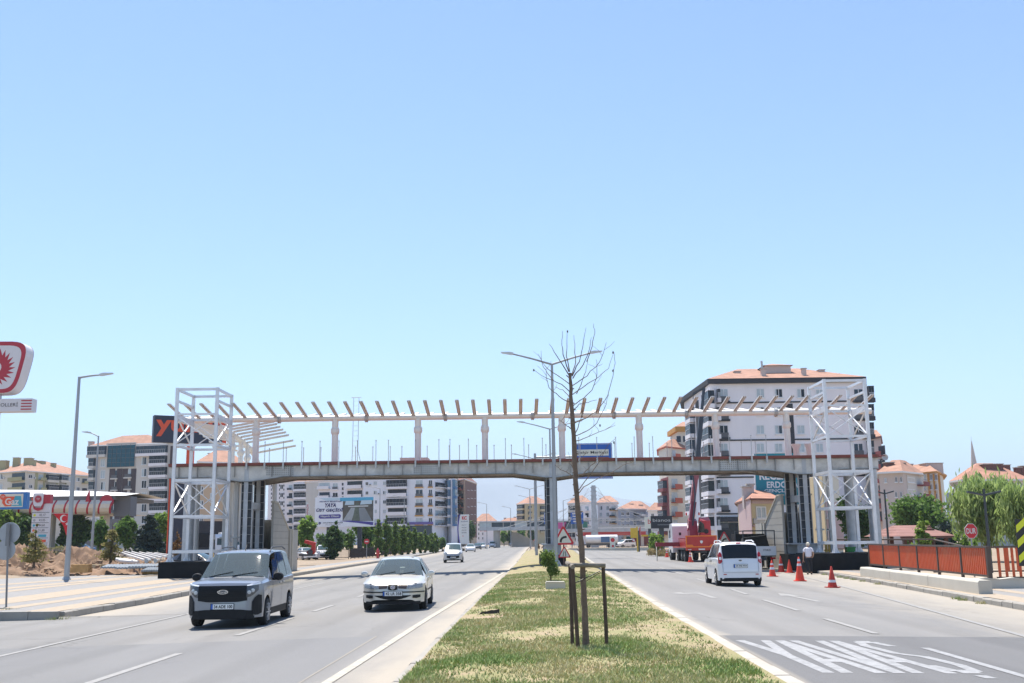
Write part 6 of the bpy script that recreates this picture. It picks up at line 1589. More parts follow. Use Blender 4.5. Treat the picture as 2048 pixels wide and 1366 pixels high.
# far footbridge with glass sides, and its pylon with stays
fb = thing('footbridge', 'far covered glass sided footbridge crossing in the distance', 'footbridge', (0, 275, 0))
za, zb_ = at(1000, 1061, 275).z, at(1000, 1045, 275).z
MB().box(-9, 46, 274, 277, za, za + .9).build('deck', M_galv2, fb); MB().box(-9, 46, 273.8, 277.2, zb_ + .01, zb_ + .3).build('roof', M_galv2, fb)
for i in range(18):
    x = -9 + i * 3.05
    if x < 18: MB().box(x + .06, x + 2.99, 274.05, 274.12, za + .9, zb_).build('glass_panel', G_mid if i % 3 else G_curt, fb)
    MB().box(x - .05, x + .05, 274.0, 274.14, za + .9, zb_).build('mullion', M_galv, fb)
for x in (-4.6, 44): MB().tube([(x, 275.5, -.3), (x, 275.5, za)], .9, 14).build('pier', M_conc, fb, smooth=True)
MB().prism([(0, 0), (7, 0), (7, .8), (1.5, za - .5), (0, za - .5)], (-.8, 277.5, 0), X, Z, (0, 1.6, 0)).build('stair', M_conc, fb)
v = at(1190, 1096, 220); py_ = thing('bridge_pylon', 'grey stay cable pylon at the far junction', 'pylon', (v.x, 220, 0)); zt_ = at(1190, 971, 220).z
q = MB(); s0, s1 = .75, .4
q.add([(v.x - s0, 219, -.2), (v.x + s0, 219, -.2), (v.x + s0, 221, -.2), (v.x - s0, 221, -.2), (v.x - s1, 219.3, zt_), (v.x + s1, 219.3, zt_), (v.x + s1, 220.7, zt_), (v.x - s1, 220.7, zt_)], [(0, 3, 2, 1), (4, 5, 6, 7), (0, 1, 5, 4), (1, 2, 6, 5), (2, 3, 7, 6), (3, 0, 4, 7)]); q.build('mast', M_galv2, py_)
for k in range(5): MB().box(v.x - .6, v.x + .6, 219.1, 220.9, zt_ - .5 - k * .8, zt_ - .3 - k * .8).build('cable_collar', M_galv2, py_)
zd = at(1190, 1057, 220).z
for sg in (-1, 1):
    for k in range(5): MB().tube([(v.x + sg * .9, 220, zt_ - .4 - k * .8), (v.x + sg * (6 + k * 3.5), 220, zd)], .035, 5).build('stay_cable', M_galv, py_)
MB().box(v.x - 9, v.x + 16, 219, 221.5, zd - .7, zd).build('deck', M_galv2, py_); MB().box(v.x - 9, v.x + 16, 219, 219.08, zd + 1.9, zd + 2.0).build('handrail', M_galv, py_)
for k in range(11): MB().box(v.x - 9 + k * 2.5 - .03, v.x - 9 + k * 2.5 + .03, 219, 219.08, zd, zd + 1.9).build('railing_post', M_galv, py_)
# red roofed fuel station at the junction
st = thing('fuel_station', 'red and white fuel station canopy behind the tanker lorry', 'fuel station', (at(1230, 1070, 235).x, 236, 0))
a_, c_ = at(1165, 1058, 235), at(1292, 1070, 235)
MB().box(a_.x, c_.x, 235, 245, c_.z, a_.z - .3).build('canopy', P_red, st); MB().box(a_.x - .2, c_.x + .2, 234.8, 245.2, a_.z - .298, a_.z + .25).build('fascia', P_white, st)
for px in (1180, 1215, 1250, 1285): v = at(px, 1080, 238); MB().box(v.x - .3, v.x + .3, 238, 238.6, 0, c_.z).build('post', P_white, st)
MB().box(at(1232, 1, 242).x, at(1262, 1, 242).x, 242, 243, 0, c_.z).build('kiosk', W_maroon, st); MB().box(at(1250, 1070, 241).x, at(1262, 1070, 241).x, 241, 241.2, .5, c_.z - .3).build('price_panel', W_teal, st)
# ------------------------------------------------------------------ trees and shrubs
def leafm(name, c0, c1, trans=0.25):
    m = bpy.data.materials.new(name); m.use_nodes = True
    nt = m.node_tree; L = nt.links.new; N = nt.nodes.new; b = nt.nodes['Principled BSDF']; b.inputs['Roughness'].default_value = 0.6; b.inputs['Specular IOR Level'].default_value = .25
    g = N('ShaderNodeNewGeometry'); n = N('ShaderNodeTexNoise'); n.inputs['Scale'].default_value = 0.8; n.inputs['Detail'].default_value = 3; L(g.outputs['Position'], n.inputs['Vector'])
    a = N('ShaderNodeMath'); a.operation = 'MULTIPLY_ADD'; L(g.outputs['Random Per Island'], a.inputs[0]); a.inputs[1].default_value = .6; L(n.outputs[0], a.inputs[2])
    r = N('ShaderNodeMapRange'); r.inputs[1].default_value = .45; r.inputs[2].default_value = 1.1; L(a.outputs[0], r.inputs[0])
    mx = N('ShaderNodeMix'); mx.data_type = 'RGBA'; L(r.outputs[0], mx.inputs[0]); mx.inputs[6].default_value = (*c0, 1); mx.inputs[7].default_value = (*c1, 1); L(mx.outputs[2], b.inputs['Base Color'])
    t = N('ShaderNodeBsdfTranslucent'); L(mx.outputs[2], t.inputs[0]); ms = N('ShaderNodeMixShader'); ms.inputs[0].default_value = trans
    out = nt.nodes['Material Output']; L(b.outputs[0], ms.inputs[1]); L(t.outputs[0], ms.inputs[2]); L(ms.outputs[0], out.inputs[0])
    return m
F_green = leafm('leaves_green', (0.055, 0.115, 0.024), (0.16, 0.27, 0.06), .45); F_bright = leafm('leaves_bright', (0.11, 0.20, 0.032), (0.26, 0.37, 0.08), .5); F_dark = leafm('leaves_dark', (0.03, 0.065, 0.02), (0.085, 0.15, 0.04), .35)
F_spruce = leafm('needles_blue', (0.018, 0.035, 0.03), (0.05, 0.075, 0.06), .1); F_olive = leafm('needles_olive', (0.14, 0.15, 0.045), (0.33, 0.29, 0.12), .45); F_rust = leafm('needles_rust', (0.16, 0.08, 0.03), (0.30, 0.18, 0.07), .3)
F_willow = leafm('leaves_willow', (0.20, 0.29, 0.075), (0.40, 0.50, 0.20), .6); F_thuja = leafm('needles_thuja', (0.07, 0.13, 0.03), (0.22, 0.30, 0.08), .5); F_straw = leafm('dry_weeds', (0.24, 0.18, 0.08), (0.46, 0.38, 0.2), .3)
M_bark = mat('bark', (0.12, 0.085, 0.06), .9, var=.25, scale=9, bump=.6, bscale=30); M_bark2 = mat('young_bark', (0.16, 0.115, 0.085), .85, var=.25, scale=12, bump=.5, bscale=40)
def leaves(name, blobs, n, size, m, parent, seed, sig=.2, droop=0.0, upright=0.0, per=26):
    rng = np.random.default_rng(seed)
    B = np.array(blobs, dtype=float)
    w = B[:, 3] * B[:, 4] * B[:, 5]; w = w ** .8; w /= w.sum()
    nc = max(6, n // per)
    bi = rng.choice(len(B), nc, p=w)
    d = rng.normal(size=(nc, 3)); d /= np.linalg.norm(d, axis=1)[:, None]; r = rng.random(nc) ** .42
    ctr = B[bi, :3] + d * r[:, None] * B[bi, 3:6]
    ci = rng.integers(0, nc, n)
    p = ctr[ci] + rng.normal(size=(n, 3)) * B[bi[ci], 3:6] * sig
    if droop: p[:, 2] -= rng.random(n) ** 1.5 * droop
    nrm = rng.normal(size=(n, 3)); nrm[:, 2] += .4; nrm /= np.linalg.norm(nrm, axis=1)[:, None]
    a = np.cross(nrm, rng.normal(size=(n, 3)))
    if droop or upright: a = np.tile([0, 0, 1.0], (n, 1)) + rng.normal(size=(n, 3)) * .35
    a /= np.linalg.norm(a, axis=1)[:, None]; b = np.cross(nrm, a); b /= np.maximum(np.linalg.norm(b, axis=1), 1e-6)[:, None]
    s = size * rng.uniform(.55, 1.35, n)[:, None]; la = a * s * (1.7 if droop or upright else 1.0); lb = b * s * (.4 if droop or upright else .62)
    v = np.stack([p - la, p + lb * .9, p + la, p - lb * .9], 1).reshape(-1, 3)
    off = offset_of(parent); v = v - np.array(off)
    f = np.arange(4 * n).reshape(n, 4)
    return raw_mesh(name, v, f, m, parent)
_ts = [100]
def tree(name, label, px, py, Y, top_py, half_px, m, n=2600, size=.22, shape='round', cat='tree', group=None, trunk=True, zb=None, seed=None, **k):
    v = at(px, py, Y); x = v.x; zg = zb if zb is not None else zland(x, min(Y, 400)) ; zt = at(px, top_py, Y).z; R = half_px * Y / LENS_PX; H = zt - zg
    _ts[0] += 1; sd = seed or _ts[0]; rng = random.Random(sd)
    t = thing(name, label, cat, (x, Y, zg), 0, group)
    if shape == 'round':
        cz = zg + H * .62; blobs = [(x, Y, cz, R * .75, R * .75, H * .34)]
        for i in range(7):
            a = rng.uniform(0, 6.28); rr = R * rng.uniform(.35, .7); blobs.append((x + rr * math.cos(a), Y + rr * math.sin(a), cz + rng.uniform(-.25, .28) * H, R * rng.uniform(.3, .5), R * rng.uniform(.3, .5), H * rng.uniform(.12, .22)))
        th = H * .7
    elif shape == 'bush':
        blobs = [(x + rng.uniform(-.6, .6) * R, Y + rng.uniform(-.5, .5) * R, zg + H * rng.uniform(.25, .7), R * rng.uniform(.35, .6), R * .5, H * rng.uniform(.22, .36)) for i in range(8)]; th = H * .5
    elif shape == 'cone':
        blobs = []
        for i in range(12):
            q = i / 11; rr = R * (1 - q) ** .85 * rng.uniform(.8, 1.15) + .04 * R; blobs.append((x + rng.uniform(-.12, .12) * R, Y, zg + H * (.12 + .86 * q), max(rr, .05), max(rr, .05), H * .06))
        th = H * .95
    elif shape == 'column':
        blobs = []
        for i in range(10):
            q = i / 9; rr = R * (math.sin(min(1, q * 1.6 + .25) * math.pi / 2) * (1 - q ** 3 * .85)) * rng.uniform(.85, 1.1); blobs.append((x + rng.uniform(-.1, .1) * R, Y, zg + H * (.08 + .88 * q), max(rr, .06), max(rr, .06), H * .075))
        th = H * .6
    elif shape == 'willow':
        blobs = [(x + R * .75 * math.cos(i * .9) * rng.uniform(.3, 1), Y + R * .6 * math.sin(i * .9), zg + H * rng.uniform(.5, .88), R * .34, R * .34, H * .13) for i in range(16)]; th = H * .75
    if trunk:
        MB().tube([(x, Y, zg - .2), (x + .03 * R, Y, zg + th * .5), (x - .02 * R, Y, zg + th)], [.035 * H ** .8 + .02, .025 * H ** .8 + .015, .01], 8).build('trunk', M_bark, t, smooth=True)
        if shape in ('round', 'willow'):
            for i in range(5):
                a = i * 1.3; MB().tube([(x, Y, zg + th * .45), (x + R * .35 * math.cos(a), Y + R * .35 * math.sin(a), zg + th * .75), (x + R * .6 * math.cos(a), Y + R * .6 * math.sin(a), zg + th * .95)], [.016 * H, .010 * H, .004 * H], 6).build('limb', M_bark, t, smooth=True)
    leaves('crown', blobs, n, size, m, t, sd, **k)
    return t
# left: round the fuel station
tree('leafy_tree', 'bright green tree behind the blue framed gas sign', 22, 1100, 128, 1022, 44, F_bright, 4200, .3)
tree('leafy_tree', 'green tree behind the hanging red flag', 150, 1098, 135, 1024, 34, F_green, 3600, .3)
tree('leafy_tree', 'dark green tree left of the price totem', 52, 1110, 112, 1034, 26, F_dark, 3000, .25)
tree('leafy_tree', 'bright green tree between the yellowing sapling and the blue spruce', 250, 1100, 112, 1034, 24, F_green, 3000, .24); tree('leafy_tree', 'bright green tree right of the blue spruce', 322, 1098, 118, 1030, 22, F_bright, 2600, .26)
tree('leafy_tree', 'green tree left of the yellowing sapling near the second street lamp', 200, 1098, 112, 1040, 16, F_green, 2000, .24)
tree('blue_spruce', 'dark blue spruce behind the stack of steel ribs', 298, 1105, 104, 1024, 34, F_spruce, 5200, .2, 'cone'); tree('blue_spruce', 'dark spruce seen through the left lift tower', 372, 1105, 106, 1032, 20, F_spruce, 2400, .2, 'cone')
tree('conifer_sapling', 'thin yellowing conifer sapling in front of the price totem', 67, 1134, 66, 1050, 23, F_olive, 1500, .085, 'cone', zb=.75, sig=.3); tree('conifer_sapling', 'thin yellowing conifer sapling on the earth beside the steel ribs', 221, 1126, 74, 1040, 19, F_olive, 1500, .09, 'cone', zb=.6, sig=.3)
tree('conifer_sapling', 'rust brown dying conifer behind the left lift tower', 353, 1113, 84, 1052, 13, F_rust, 1300, .09, 'cone', sig=.3)
tree('leafy_bush', 'yellowish bush below the station flag', 115, 1112, 100, 1088, 20, F_olive, 1300, .16, 'bush', cat='bush', trunk=False)
# centre left: by the billboard and the clipped row
tree('leafy_tree', 'bright green tree left of the billboard', 610, 1095, 132, 1036, 20, F_bright, 2400, .28); tree('leafy_tree', 'dark bushy tree at the left post of the billboard', 668, 1117, 126, 1042, 20, F_dark, 2600, .2, 'column')
tree('leafy_tree', 'green tree behind the right post of the billboard', 728, 1102, 150, 1040, 24, F_green, 2400, .28); tree('leafy_tree', 'small round tree beneath the billboard', 700, 1100, 145, 1062, 14, F_green, 1400, .2)
tops = ((757, 1034, 134), (773, 1033, 139), (789.5, 1042, 144), (804, 1036, 149), (816, 1048, 155), (827.5, 1050, 160), (841, 1058, 166), (851, 1060, 172), (863.5, 1063, 178), (871, 1064, 184))
ordn = ('first', 'second', 'third', 'fourth', 'fifth', 'sixth', 'seventh', 'eighth', 'ninth', 'last')
for (p, tp, Y), w in zip(tops, ordn):
    tree('cypress', f'{w} narrow cypress of the row counted from the billboard', p, 1102, Y, tp, 11 if Y < 155 else 9, F_thuja, 2600, .15, 'column', group='row of narrow cypresses along the fence')
for p, Y, tp_, hp, m, lab in ((560, 225, 1052, 15, F_green, 'dark green street tree left of the feather flag'), (588, 220, 1058, 13, F_dark, 'small dark street tree below the feather flag'), (645, 235, 1062, 15, F_green, 'street tree showing under the left half of the billboard'), (683, 232, 1064, 14, F_dark, 'dark street tree showing under the middle of the billboard'), (745, 228, 1056, 13, F_green, 'street tree just right of the billboard'),
        (790, 240, 1066, 13, F_dark, 'dark street tree behind the third cypress'), (822, 245, 1068, 12, F_green, 'street tree behind the fifth cypress'), (850, 250, 1070, 12, F_dark, 'dark street tree behind the eighth cypress'), (884, 255, 1072, 10, F_green, 'street tree at the far end of the cypress row'), (440, 150, 1068, 16, F_dark, 'dark street tree right of the minibus'), (345, 150, 1062, 14, F_green, 'green street tree left of the minibus')):
    tree('street_tree', lab, p, 1098, Y, tp_, hp, m, 1300, .3, 'bush', group='street trees in front of the flats', trunk=True)
tree('leafy_tree', 'dark round tree right of the purple fuel totem', 941, 1088, 300, 1040, 12, F_dark, 1200, .4)
for p, tp, h, lab, m in ((1008, 1062, 8, 'small tree left of the far stairs', F_bright), (1018, 1060, 8, 'dark tree behind the far stairs', F_dark), (1042, 1058, 11, 'round green tree beneath the far footbridge', F_green), (1064, 1062, 8, 'green tree right of the distant lamp posts', F_dark)):
    tree('leafy_tree', lab, p, 1088, 330, tp, h, m, 900, .5, zb=-.2)
for p, Y, lab in ((1075, 150, 'brownish shrub on the far median'), (1090, 142, 'brownish shrub on the far median beside the column')):
    tree('leafy_bush', lab, p, 1097, Y, 1086, 6, F_rust, 400, .1, 'bush', cat='bush', trunk=False, zb=.3)
# right
tree('leafy_bush', 'bright green bush below the black billboard', 1312, 1102, 128, 1064, 18, F_bright, 2400, .2, 'bush', cat='bush', trunk=False)
tree('leafy_bush', 'dry grassy weeds along the right verge before the crane', 1318, 1108, 117, 1096, 26, F_straw, 1300, .12, 'bush', cat='weeds', trunk=False, upright=1)
tree('leafy_tree', 'dark green broad tree above the tiled pavilion roof', 1843, 1095, 112, 994, 58, F_green, 6500, .24, seed=5); tree('leafy_tree', 'dark green tree behind the right lift tower', 1716, 1085, 86, 1008, 36, F_dark, 4200, .19)
tree('leafy_tree', 'bright green sapling in front of the tiled pavilion', 1846, 1085, 74, 1024, 19, F_bright, 2200, .12, 'column'); tree('leafy_tree', 'dark cedar between the pavilion and the willow', 1893, 1085, 100, 1044, 26, F_spruce, 2400, .2)
tree('willow_tree', 'light green weeping willow behind the stop sign', 1975, 1100, 78, 942, 62, F_willow, 11000, .17, 'willow', droop=2.2, sig=.34); tree('willow_tree', 'light green weeping willow at the right edge', 2062, 1100, 74, 962, 52, F_willow, 8000, .17, 'willow', droop=2.2, sig=.34)
tree('leafy_bush', 'green bush behind the end of the orange railing', 1925, 1105, 64, 1062, 24, F_bright, 1800, .12, 'bush', cat='bush', trunk=False)
# clipped little cypress on the median
xx = at(1102, 1165, 41.5).x; t = thing('dwarf_cypress', 'small lopsided dwarf cypress growing on the median', 'shrub', (xx, 41.5, rise(xx, 41.5))); zz = rise(xx, 41.5)
MB().tube([(xx, 41.5, zz - .1), (xx - .02, 41.5, zz + .5)], .03, 6).build('trunk', M_bark, t)
leaves('crown', [(xx - .08, 41.5, zz + .95, .24, .24, .22), (xx - .02, 41.5, zz + .65, .24, .24, .22), (xx + .05, 41.5, zz + .42, .22, .22, .2)], 2600, .045, F_thuja, t, 77, sig=.3)

# the bare young tree with its timber guard
YT = 17.25
zt0 = rise(at(1172, 1303, YT).x, YT)
bt = thing('young_tree', 'bare leafless young tree on the median in the foreground', 'tree', (at(1172, 1303, YT).x, YT, zt0))
tp = [(1173, 1303), (1170, 1240), (1167, 1170), (1165, 1120), (1160, 1060), (1153, 990), (1150, 930), (1146, 850), (1142, 790), (1140.5, 746)]
tr = [.058, .05, .047, .046, .044, .042, .04, .036, .031, .026]
P = [at(a, b, YT) for a, b in tp]; P[0].z = zt0 - .1
for i in range(len(P) - 1): pass
fine = []; fr = []
for i in range(len(P) - 1):
    for k in range(4):
        q = P[i].lerp(P[i + 1], k / 4); j = .006; fine.append(q + Vector((RNG.uniform(-j, j), RNG.uniform(-j, j), 0))); fr.append(lerp(tr[i], tr[i + 1], k / 4) * RNG.uniform(.92, 1.1))
fine.append(P[-1]); fr.append(tr[-1])
MB().tube(fine, fr, 9).build('trunk', M_bark2, bt, smooth=True, sharp=60)
for k in range(16):
    f = .3 + .68 * k / 15 + RNG.uniform(-.015, .015); q = fine[int(f * (len(fine) - 1))]; s_ = RNG.choice((-1, 1)); MB().tube([q, q + Vector((s_ * RNG.uniform(.045, .085), RNG.uniform(-.05, .02), RNG.uniform(-.02, .06)))], [.014, .008], 6).build('branch_stub', M_bark2, bt)
br_ = [[(630, 590), (520, 420), (447, 308)], [(625, 560), (575, 400), (563, 320), (568, 190)], [(632, 560), (608, 420), (612, 205)], [(660, 590), (685, 480), (682, 340), (673, 230)], [(660, 600), (720, 470), (755, 330), (783, 160)], [(660, 620), (760, 500), (815, 350), (833, 250)], [(790, 470), (835, 330), (862, 210), (853, 125)],
       [(655, 690), (790, 600), (900, 480), (945, 390), (968, 295)], [(660, 770), (800, 670), (900, 610), (985, 530), (1036, 390)], [(660, 870), (760, 800), (840, 730), (880, 620), (885, 510), (876, 450)], [(675, 1030), (800, 980), (900, 900), (980, 780), (1030, 600), (1048, 480), (1035, 380)], [(690, 1150), (800, 1100), (880, 1030), (950, 900), (990, 770)],
       [(635, 740), (560, 680), (480, 640), (400, 610), (310, 545)], [(640, 840), (540, 790), (450, 710), (425, 620), (420, 560)], [(635, 670), (520, 590), (430, 530), (380, 470), (340, 460)], [(680, 1130), (720, 1040), (745, 970), (765, 840)], [(700, 760), (735, 680), (780, 560), (800, 440)], [(480, 640), (430, 570), (385, 500), (375, 370)],
       [(660, 920), (720, 860), (800, 840), (880, 820)], [(670, 1200), (760, 1170), (900, 1110), (1050, 1050)], [(640, 800), (570, 730), (500, 700)], [(640, 1080), (590, 1040), (540, 1000)]]
def zb_(a): return (1000 + a[0] / 4.553, 620 + a[1] / 4.553)
br2 = [[(1150, 925), (1157, 923), (1166, 915), (1173, 903)], [(1154, 951), (1166, 948), (1176, 938), (1193, 921), (1208, 905)], [(1156, 989), (1168, 974), (1185, 963), (1212, 950), (1245, 932), (1269, 921)], [(1152, 945), (1143, 930), (1137, 925)], [(1158, 1010), (1148, 1000), (1140, 997)], [(1150, 960), (1140, 948), (1120, 938), (1110, 930)], [(1157, 980), (1175, 955), (1195, 930), (1215, 890), (1230, 878)]]
for i, pts in enumerate([[zb_(a) for a in b] for b in br_] + br2):
    dy = RNG.uniform(-.55, .45); n = len(pts); Q = []
    for k, (a, b) in enumerate(pts): Q.append(at(a, b, YT + dy * k / (n - 1)))
    pp = []
    for k in range(n - 1):
        for j in range(3):
            q = Q[k].lerp(Q[k + 1], j / 3); pp.append(q + Vector((RNG.uniform(-.008, .008), 0, RNG.uniform(-.008, .008))))
    pp.append(Q[-1]); r0 = .0105 if i < 6 else .0085
    o = MB().tube(pp, [lerp(r0, .003, k / (len(pp) - 1)) for k in range(len(pp))], 5).build('branch', M_bark2, bt)
    if i >= 7 and i % 2:      # side twigs and a dried leaf or two
        for k in range(3):
            q = pp[int(len(pp) * (.45 + .17 * k))]; e = q + Vector((RNG.uniform(-.16, .2), RNG.uniform(-.1, .1), RNG.uniform(.02, .2)))
            MB().tube([q, q.lerp(e, .5) + Vector((.02, 0, 0)), e], [.0035, .0028, .002], 4).build('twig', M_bark2, o)
for px, py in ((1067.5, 740.5), (1226, 741.5), (1135, 663), (1164, 833), (1200, 851), (1226, 705), (1228, 885)):
    q = at(px, py, YT); MB().add([q + Vector((-.012, 0, -.02)), q + Vector((.014, .005, -.015)), q + Vector((.01, 0, .022)), q + Vector((-.012, .008, .018))], [(0, 1, 2, 3)]).build('dry_leaf', M_bark, bt)
M_timber = mat('dark_timber', (0.075, 0.05, 0.035), .85, var=.3, scale=7, bump=.4, bscale=30); M_timber2 = mat('grey_timber', (0.20, 0.175, 0.14), .85, var=.25, scale=6, bump=.4, bscale=30)
gd = thing('tree_guard', 'dark timber tree guard frame around the bare young tree', 'tree guard', (P[0].x, YT, zt0))
def pole(a, b, Ya, Yb, r, m, nm):
    A = at(*a, Ya); B_ = at(*b, Yb); A.z = min(A.z, zt0) - .08 if nm == 'post' else A.z
    MB().tube([A, A.lerp(B_, .5) + Vector((.004, 0, 0)), B_], r, 9).build(nm, m, gd, smooth=True)
pole((1145, 1301), (1140, 1128), 17.5, 17.6, .031, M_timber, 'post'); pole((1157, 1307), (1144.5, 1130), 17.05, 17.0, .033, M_timber, 'post'); pole((1214, 1300), (1206, 1128), 17.3, 17.25, .031, M_timber, 'post')
pole((1136, 1130), (1211, 1131), 17.15, 17.15, .036, M_timber2, 'cross_rail'); pole((1134, 1126), (1146, 1134), 17.75, 16.9, .036, M_timber2, 'cross_rail')
pole((1150, 1166), (1200, 1142), 17.1, 17.2, .008, M_ink, 'tie_strap'); pole((1150, 1152), (1166, 1158), 17.1, 17.25, .008, M_ink, 'tie_strap'); pole((1166, 1166), (1202, 1144), 17.28, 17.22, .006, M_timber, 'tie_strap')
# loose things on the median
xx = at(1111, 1188, 36).x; t = thing('concrete_block', 'pale concrete block lying on the median below the dwarf cypress', 'block', (xx, 36, rise(xx, 36))); z = rise(xx, 36)
MB().prism([(-.32, 0), (.32, 0), (.33, .2), (.3, .23), (-.31, .24), (-.33, .21)], (xx, 35.8, z - .02), X, Z, (0, .4, 0)).build('body', M_conc2, t); MB().prism([(-.31, .235), (.3, .225), (.3, .25), (-.31, .262)], (xx, 35.78, z - .02), X, Z, (0, .42, 0)).build('cap', M_conc2, t)
xx = at(978, 1234, 25.3).x; t = thing('rubber_strip', 'torn black rubber strip lying in the median grass', 'debris', (xx, 25.3, rise(xx, 25.3))); z = rise(xx, 25.3)
MB().grid([[(xx - .25 + .5 * i / 8, 25.2 + .06 * (i % 2) + .1 * j, z + .03 + .06 * i / 8 * (1 - j * .6) + .01 * (i % 3)) for i in range(9)] for j in range(3)]).build('flap', M_ink, t); MB().prism([(-.22, 0), (.24, 0), (.25, .1), (.05, .07), (-.2, .03)], (xx, 25.22, z), X, Z, (0, .05, 0)).build('edge', M_ink, t)
def disc(r, n, c): return MB().prism([(r * math.cos(2 * math.pi * i / n), r * math.sin(2 * math.pi * i / n)) for i in range(n)], c, X, Z, (0, .004, 0))
# ------------------------------------------------------------------ street lamps
M_pole = mat('lamp_pole_galv', (0.34, 0.355, 0.37), .5, .5, var=.12, scale=2, streak=True); M_lampc = mat('lamp_head', (0.55, 0.55, 0.55), .4, .2, var=.05)
def lamp(label, px, py, Y, tpy, arms, arm=2.5, up=.8, r=.13, zb=None, lean=0.0, group=None, base=True):
    x = at(px, py, Y).x; z0 = zb if zb is not None else zland(x, Y); zt = at(px, tpy, Y).z
    t = thing('street_lamp', label, 'street lamp', (x, Y, z0), 0, group)
    MB().tube([(x, Y, z0 - .1), (x, Y, lerp(z0, zt, .5)), (x, Y, zt)], [r, r * .75, r * .5], 10).build('pole', M_pole, t, smooth=True)
    if base: MB().lathe([(r * 2.2, z0 - .1), (r * 2.2, z0 + .03), (r * 1.15, z0 + .35)], 10, (x, Y, 0)).build('base_flange', M_pole, t)
    for s in arms:
        e = (x + s * arm, Y, zt + up); MB().tube([(x, Y, zt - .05), (x + s * arm * .5, Y, zt + up * .5), e], [r * .42, r * .36, r * .3], 8).build('arm', M_pole, t, smooth=True)
        d = Vector((s, 0, .12)).normalized(); o = Vector(e)
        h = MB(); L_ = .62
        h.prism([(-.1, -.05), (.1, -.06), (L_, -.03), (L_ + .03, .02), (.15, .09), (-.1, .06)], o + Vector((0, -.11, 0)), d, Vector((-d.z * s, 0, abs(d.x))) if s > 0 else Vector((-d.z * s, 0, abs(d.x))), (0, .22, 0)); h.build('lamp_head', M_lampc, t)
    return t
lamp('tall grey street lamp with one arm standing on the left paved area', 133, 1157, 58.5, 754, (1,), 1.25, .10, .15)
lamp('grey street lamp with a left pointing arm behind the station canopy', 183, 1108, 88, 872, (-1,), .75, .28, .12)
lamp('tall double armed street lamp in front of the central column', 1112, 1130, 61, 727, (-1, 1), 2.35, .62, .15, zb=rise(at(1112, 1130, 61).x, 61))
for px, Y, tpy, lab in ((1104, 97, 857, 'double armed street lamp, second one along the median'), (1071, 142, 917, 'double armed street lamp, third one along the median'), (1061, 210, 978, 'double armed street lamp, fourth one along the median'), (1062, 262, 996, 'double armed street lamp, farthest one along the median')):
    lamp(lab, px, 1085, Y, tpy, (-1, 1), 2.4, .6, .14, zb=.2, group='double armed lamps along the median', base=False)
for px, Y, tpy, s, lab in ((974, 240, 1008, -1, 'slim street lamp left of the far footbridge pier'), (1022, 265, 1016, -1, 'slim street lamp in the middle of the far footbridge'), (1128, 190, 1001, 1, 'slim street lamp right of the central column in the distance'), (759, 165, 977, -1, 'slim street lamp in front of the cool white block'), (808, 200, 995, -1, 'slim street lamp behind the row of cypresses')):
    lamp(lab, px, 1085, Y, tpy, (s,), 1.6, .35, .11, zb=0.0, base=False)
def tlamp(label, px, Y, tpy, arm):
    x = at(px, 1060, Y).x; zt = at(px, tpy, Y).z; t = thing('park_lamp', label, 'park lamp', (x, Y, 0)); m = mat('charcoal_paint', (.05, .06, .065), .5, .2, var=.05)
    MB().tube([(x, Y, -.2), (x, Y, zt + .25)], [.09, .06], 8).build('pole', m, t, smooth=True)
    for s in (-1, 1): MB().bar((x, Y, zt - .05), (x + s * arm, Y, zt + .12), .16, .09).build('arm', m, t)
tlamp('charcoal T shaped park lamp right of the right lift tower', 1775, 76, 986, .65); tlamp('charcoal T shaped park lamp in front of the willow', 1975, 52, 988, .82)

# ------------------------------------------------------------------ road signs
S_white = mat('sign_white', (.70, .69, .66), .5, var=.04); S_red = mat('sign_red', (.55, .02, .03), .45, var=.05); S_blue = mat('sign_blue', (.012, .10, .42), .45, var=.05); S_grey = mat('sign_back', (.36, .37, .38), .5, .4, var=.08); S_brown = mat('sign_brown', (.22, .05, .03), .5, var=.05); S_yel = mat('sign_yellow_green', (.62, .66, .02), .5, var=.03); S_cream = mat('sign_cream', (.68, .66, .56), .5, var=.04)
M_rust = mat('rusty_post', (.20, .12, .085), .8, var=.2)
def rtri(w, cut=.09):
    h = w * .866; pts = []
    for (a, b) in ((-w / 2, 0), (w / 2, 0), (0, h)):
        pts.append((a, b))
    out = []
    for i in range(3):
        p = Vector(pts[i]); q = Vector(pts[i - 1]); r = Vector(pts[(i + 1) % 3]); out.append(tuple(p + (q - p) * cut)); out.append(tuple(p + (r - p) * cut))
    return out
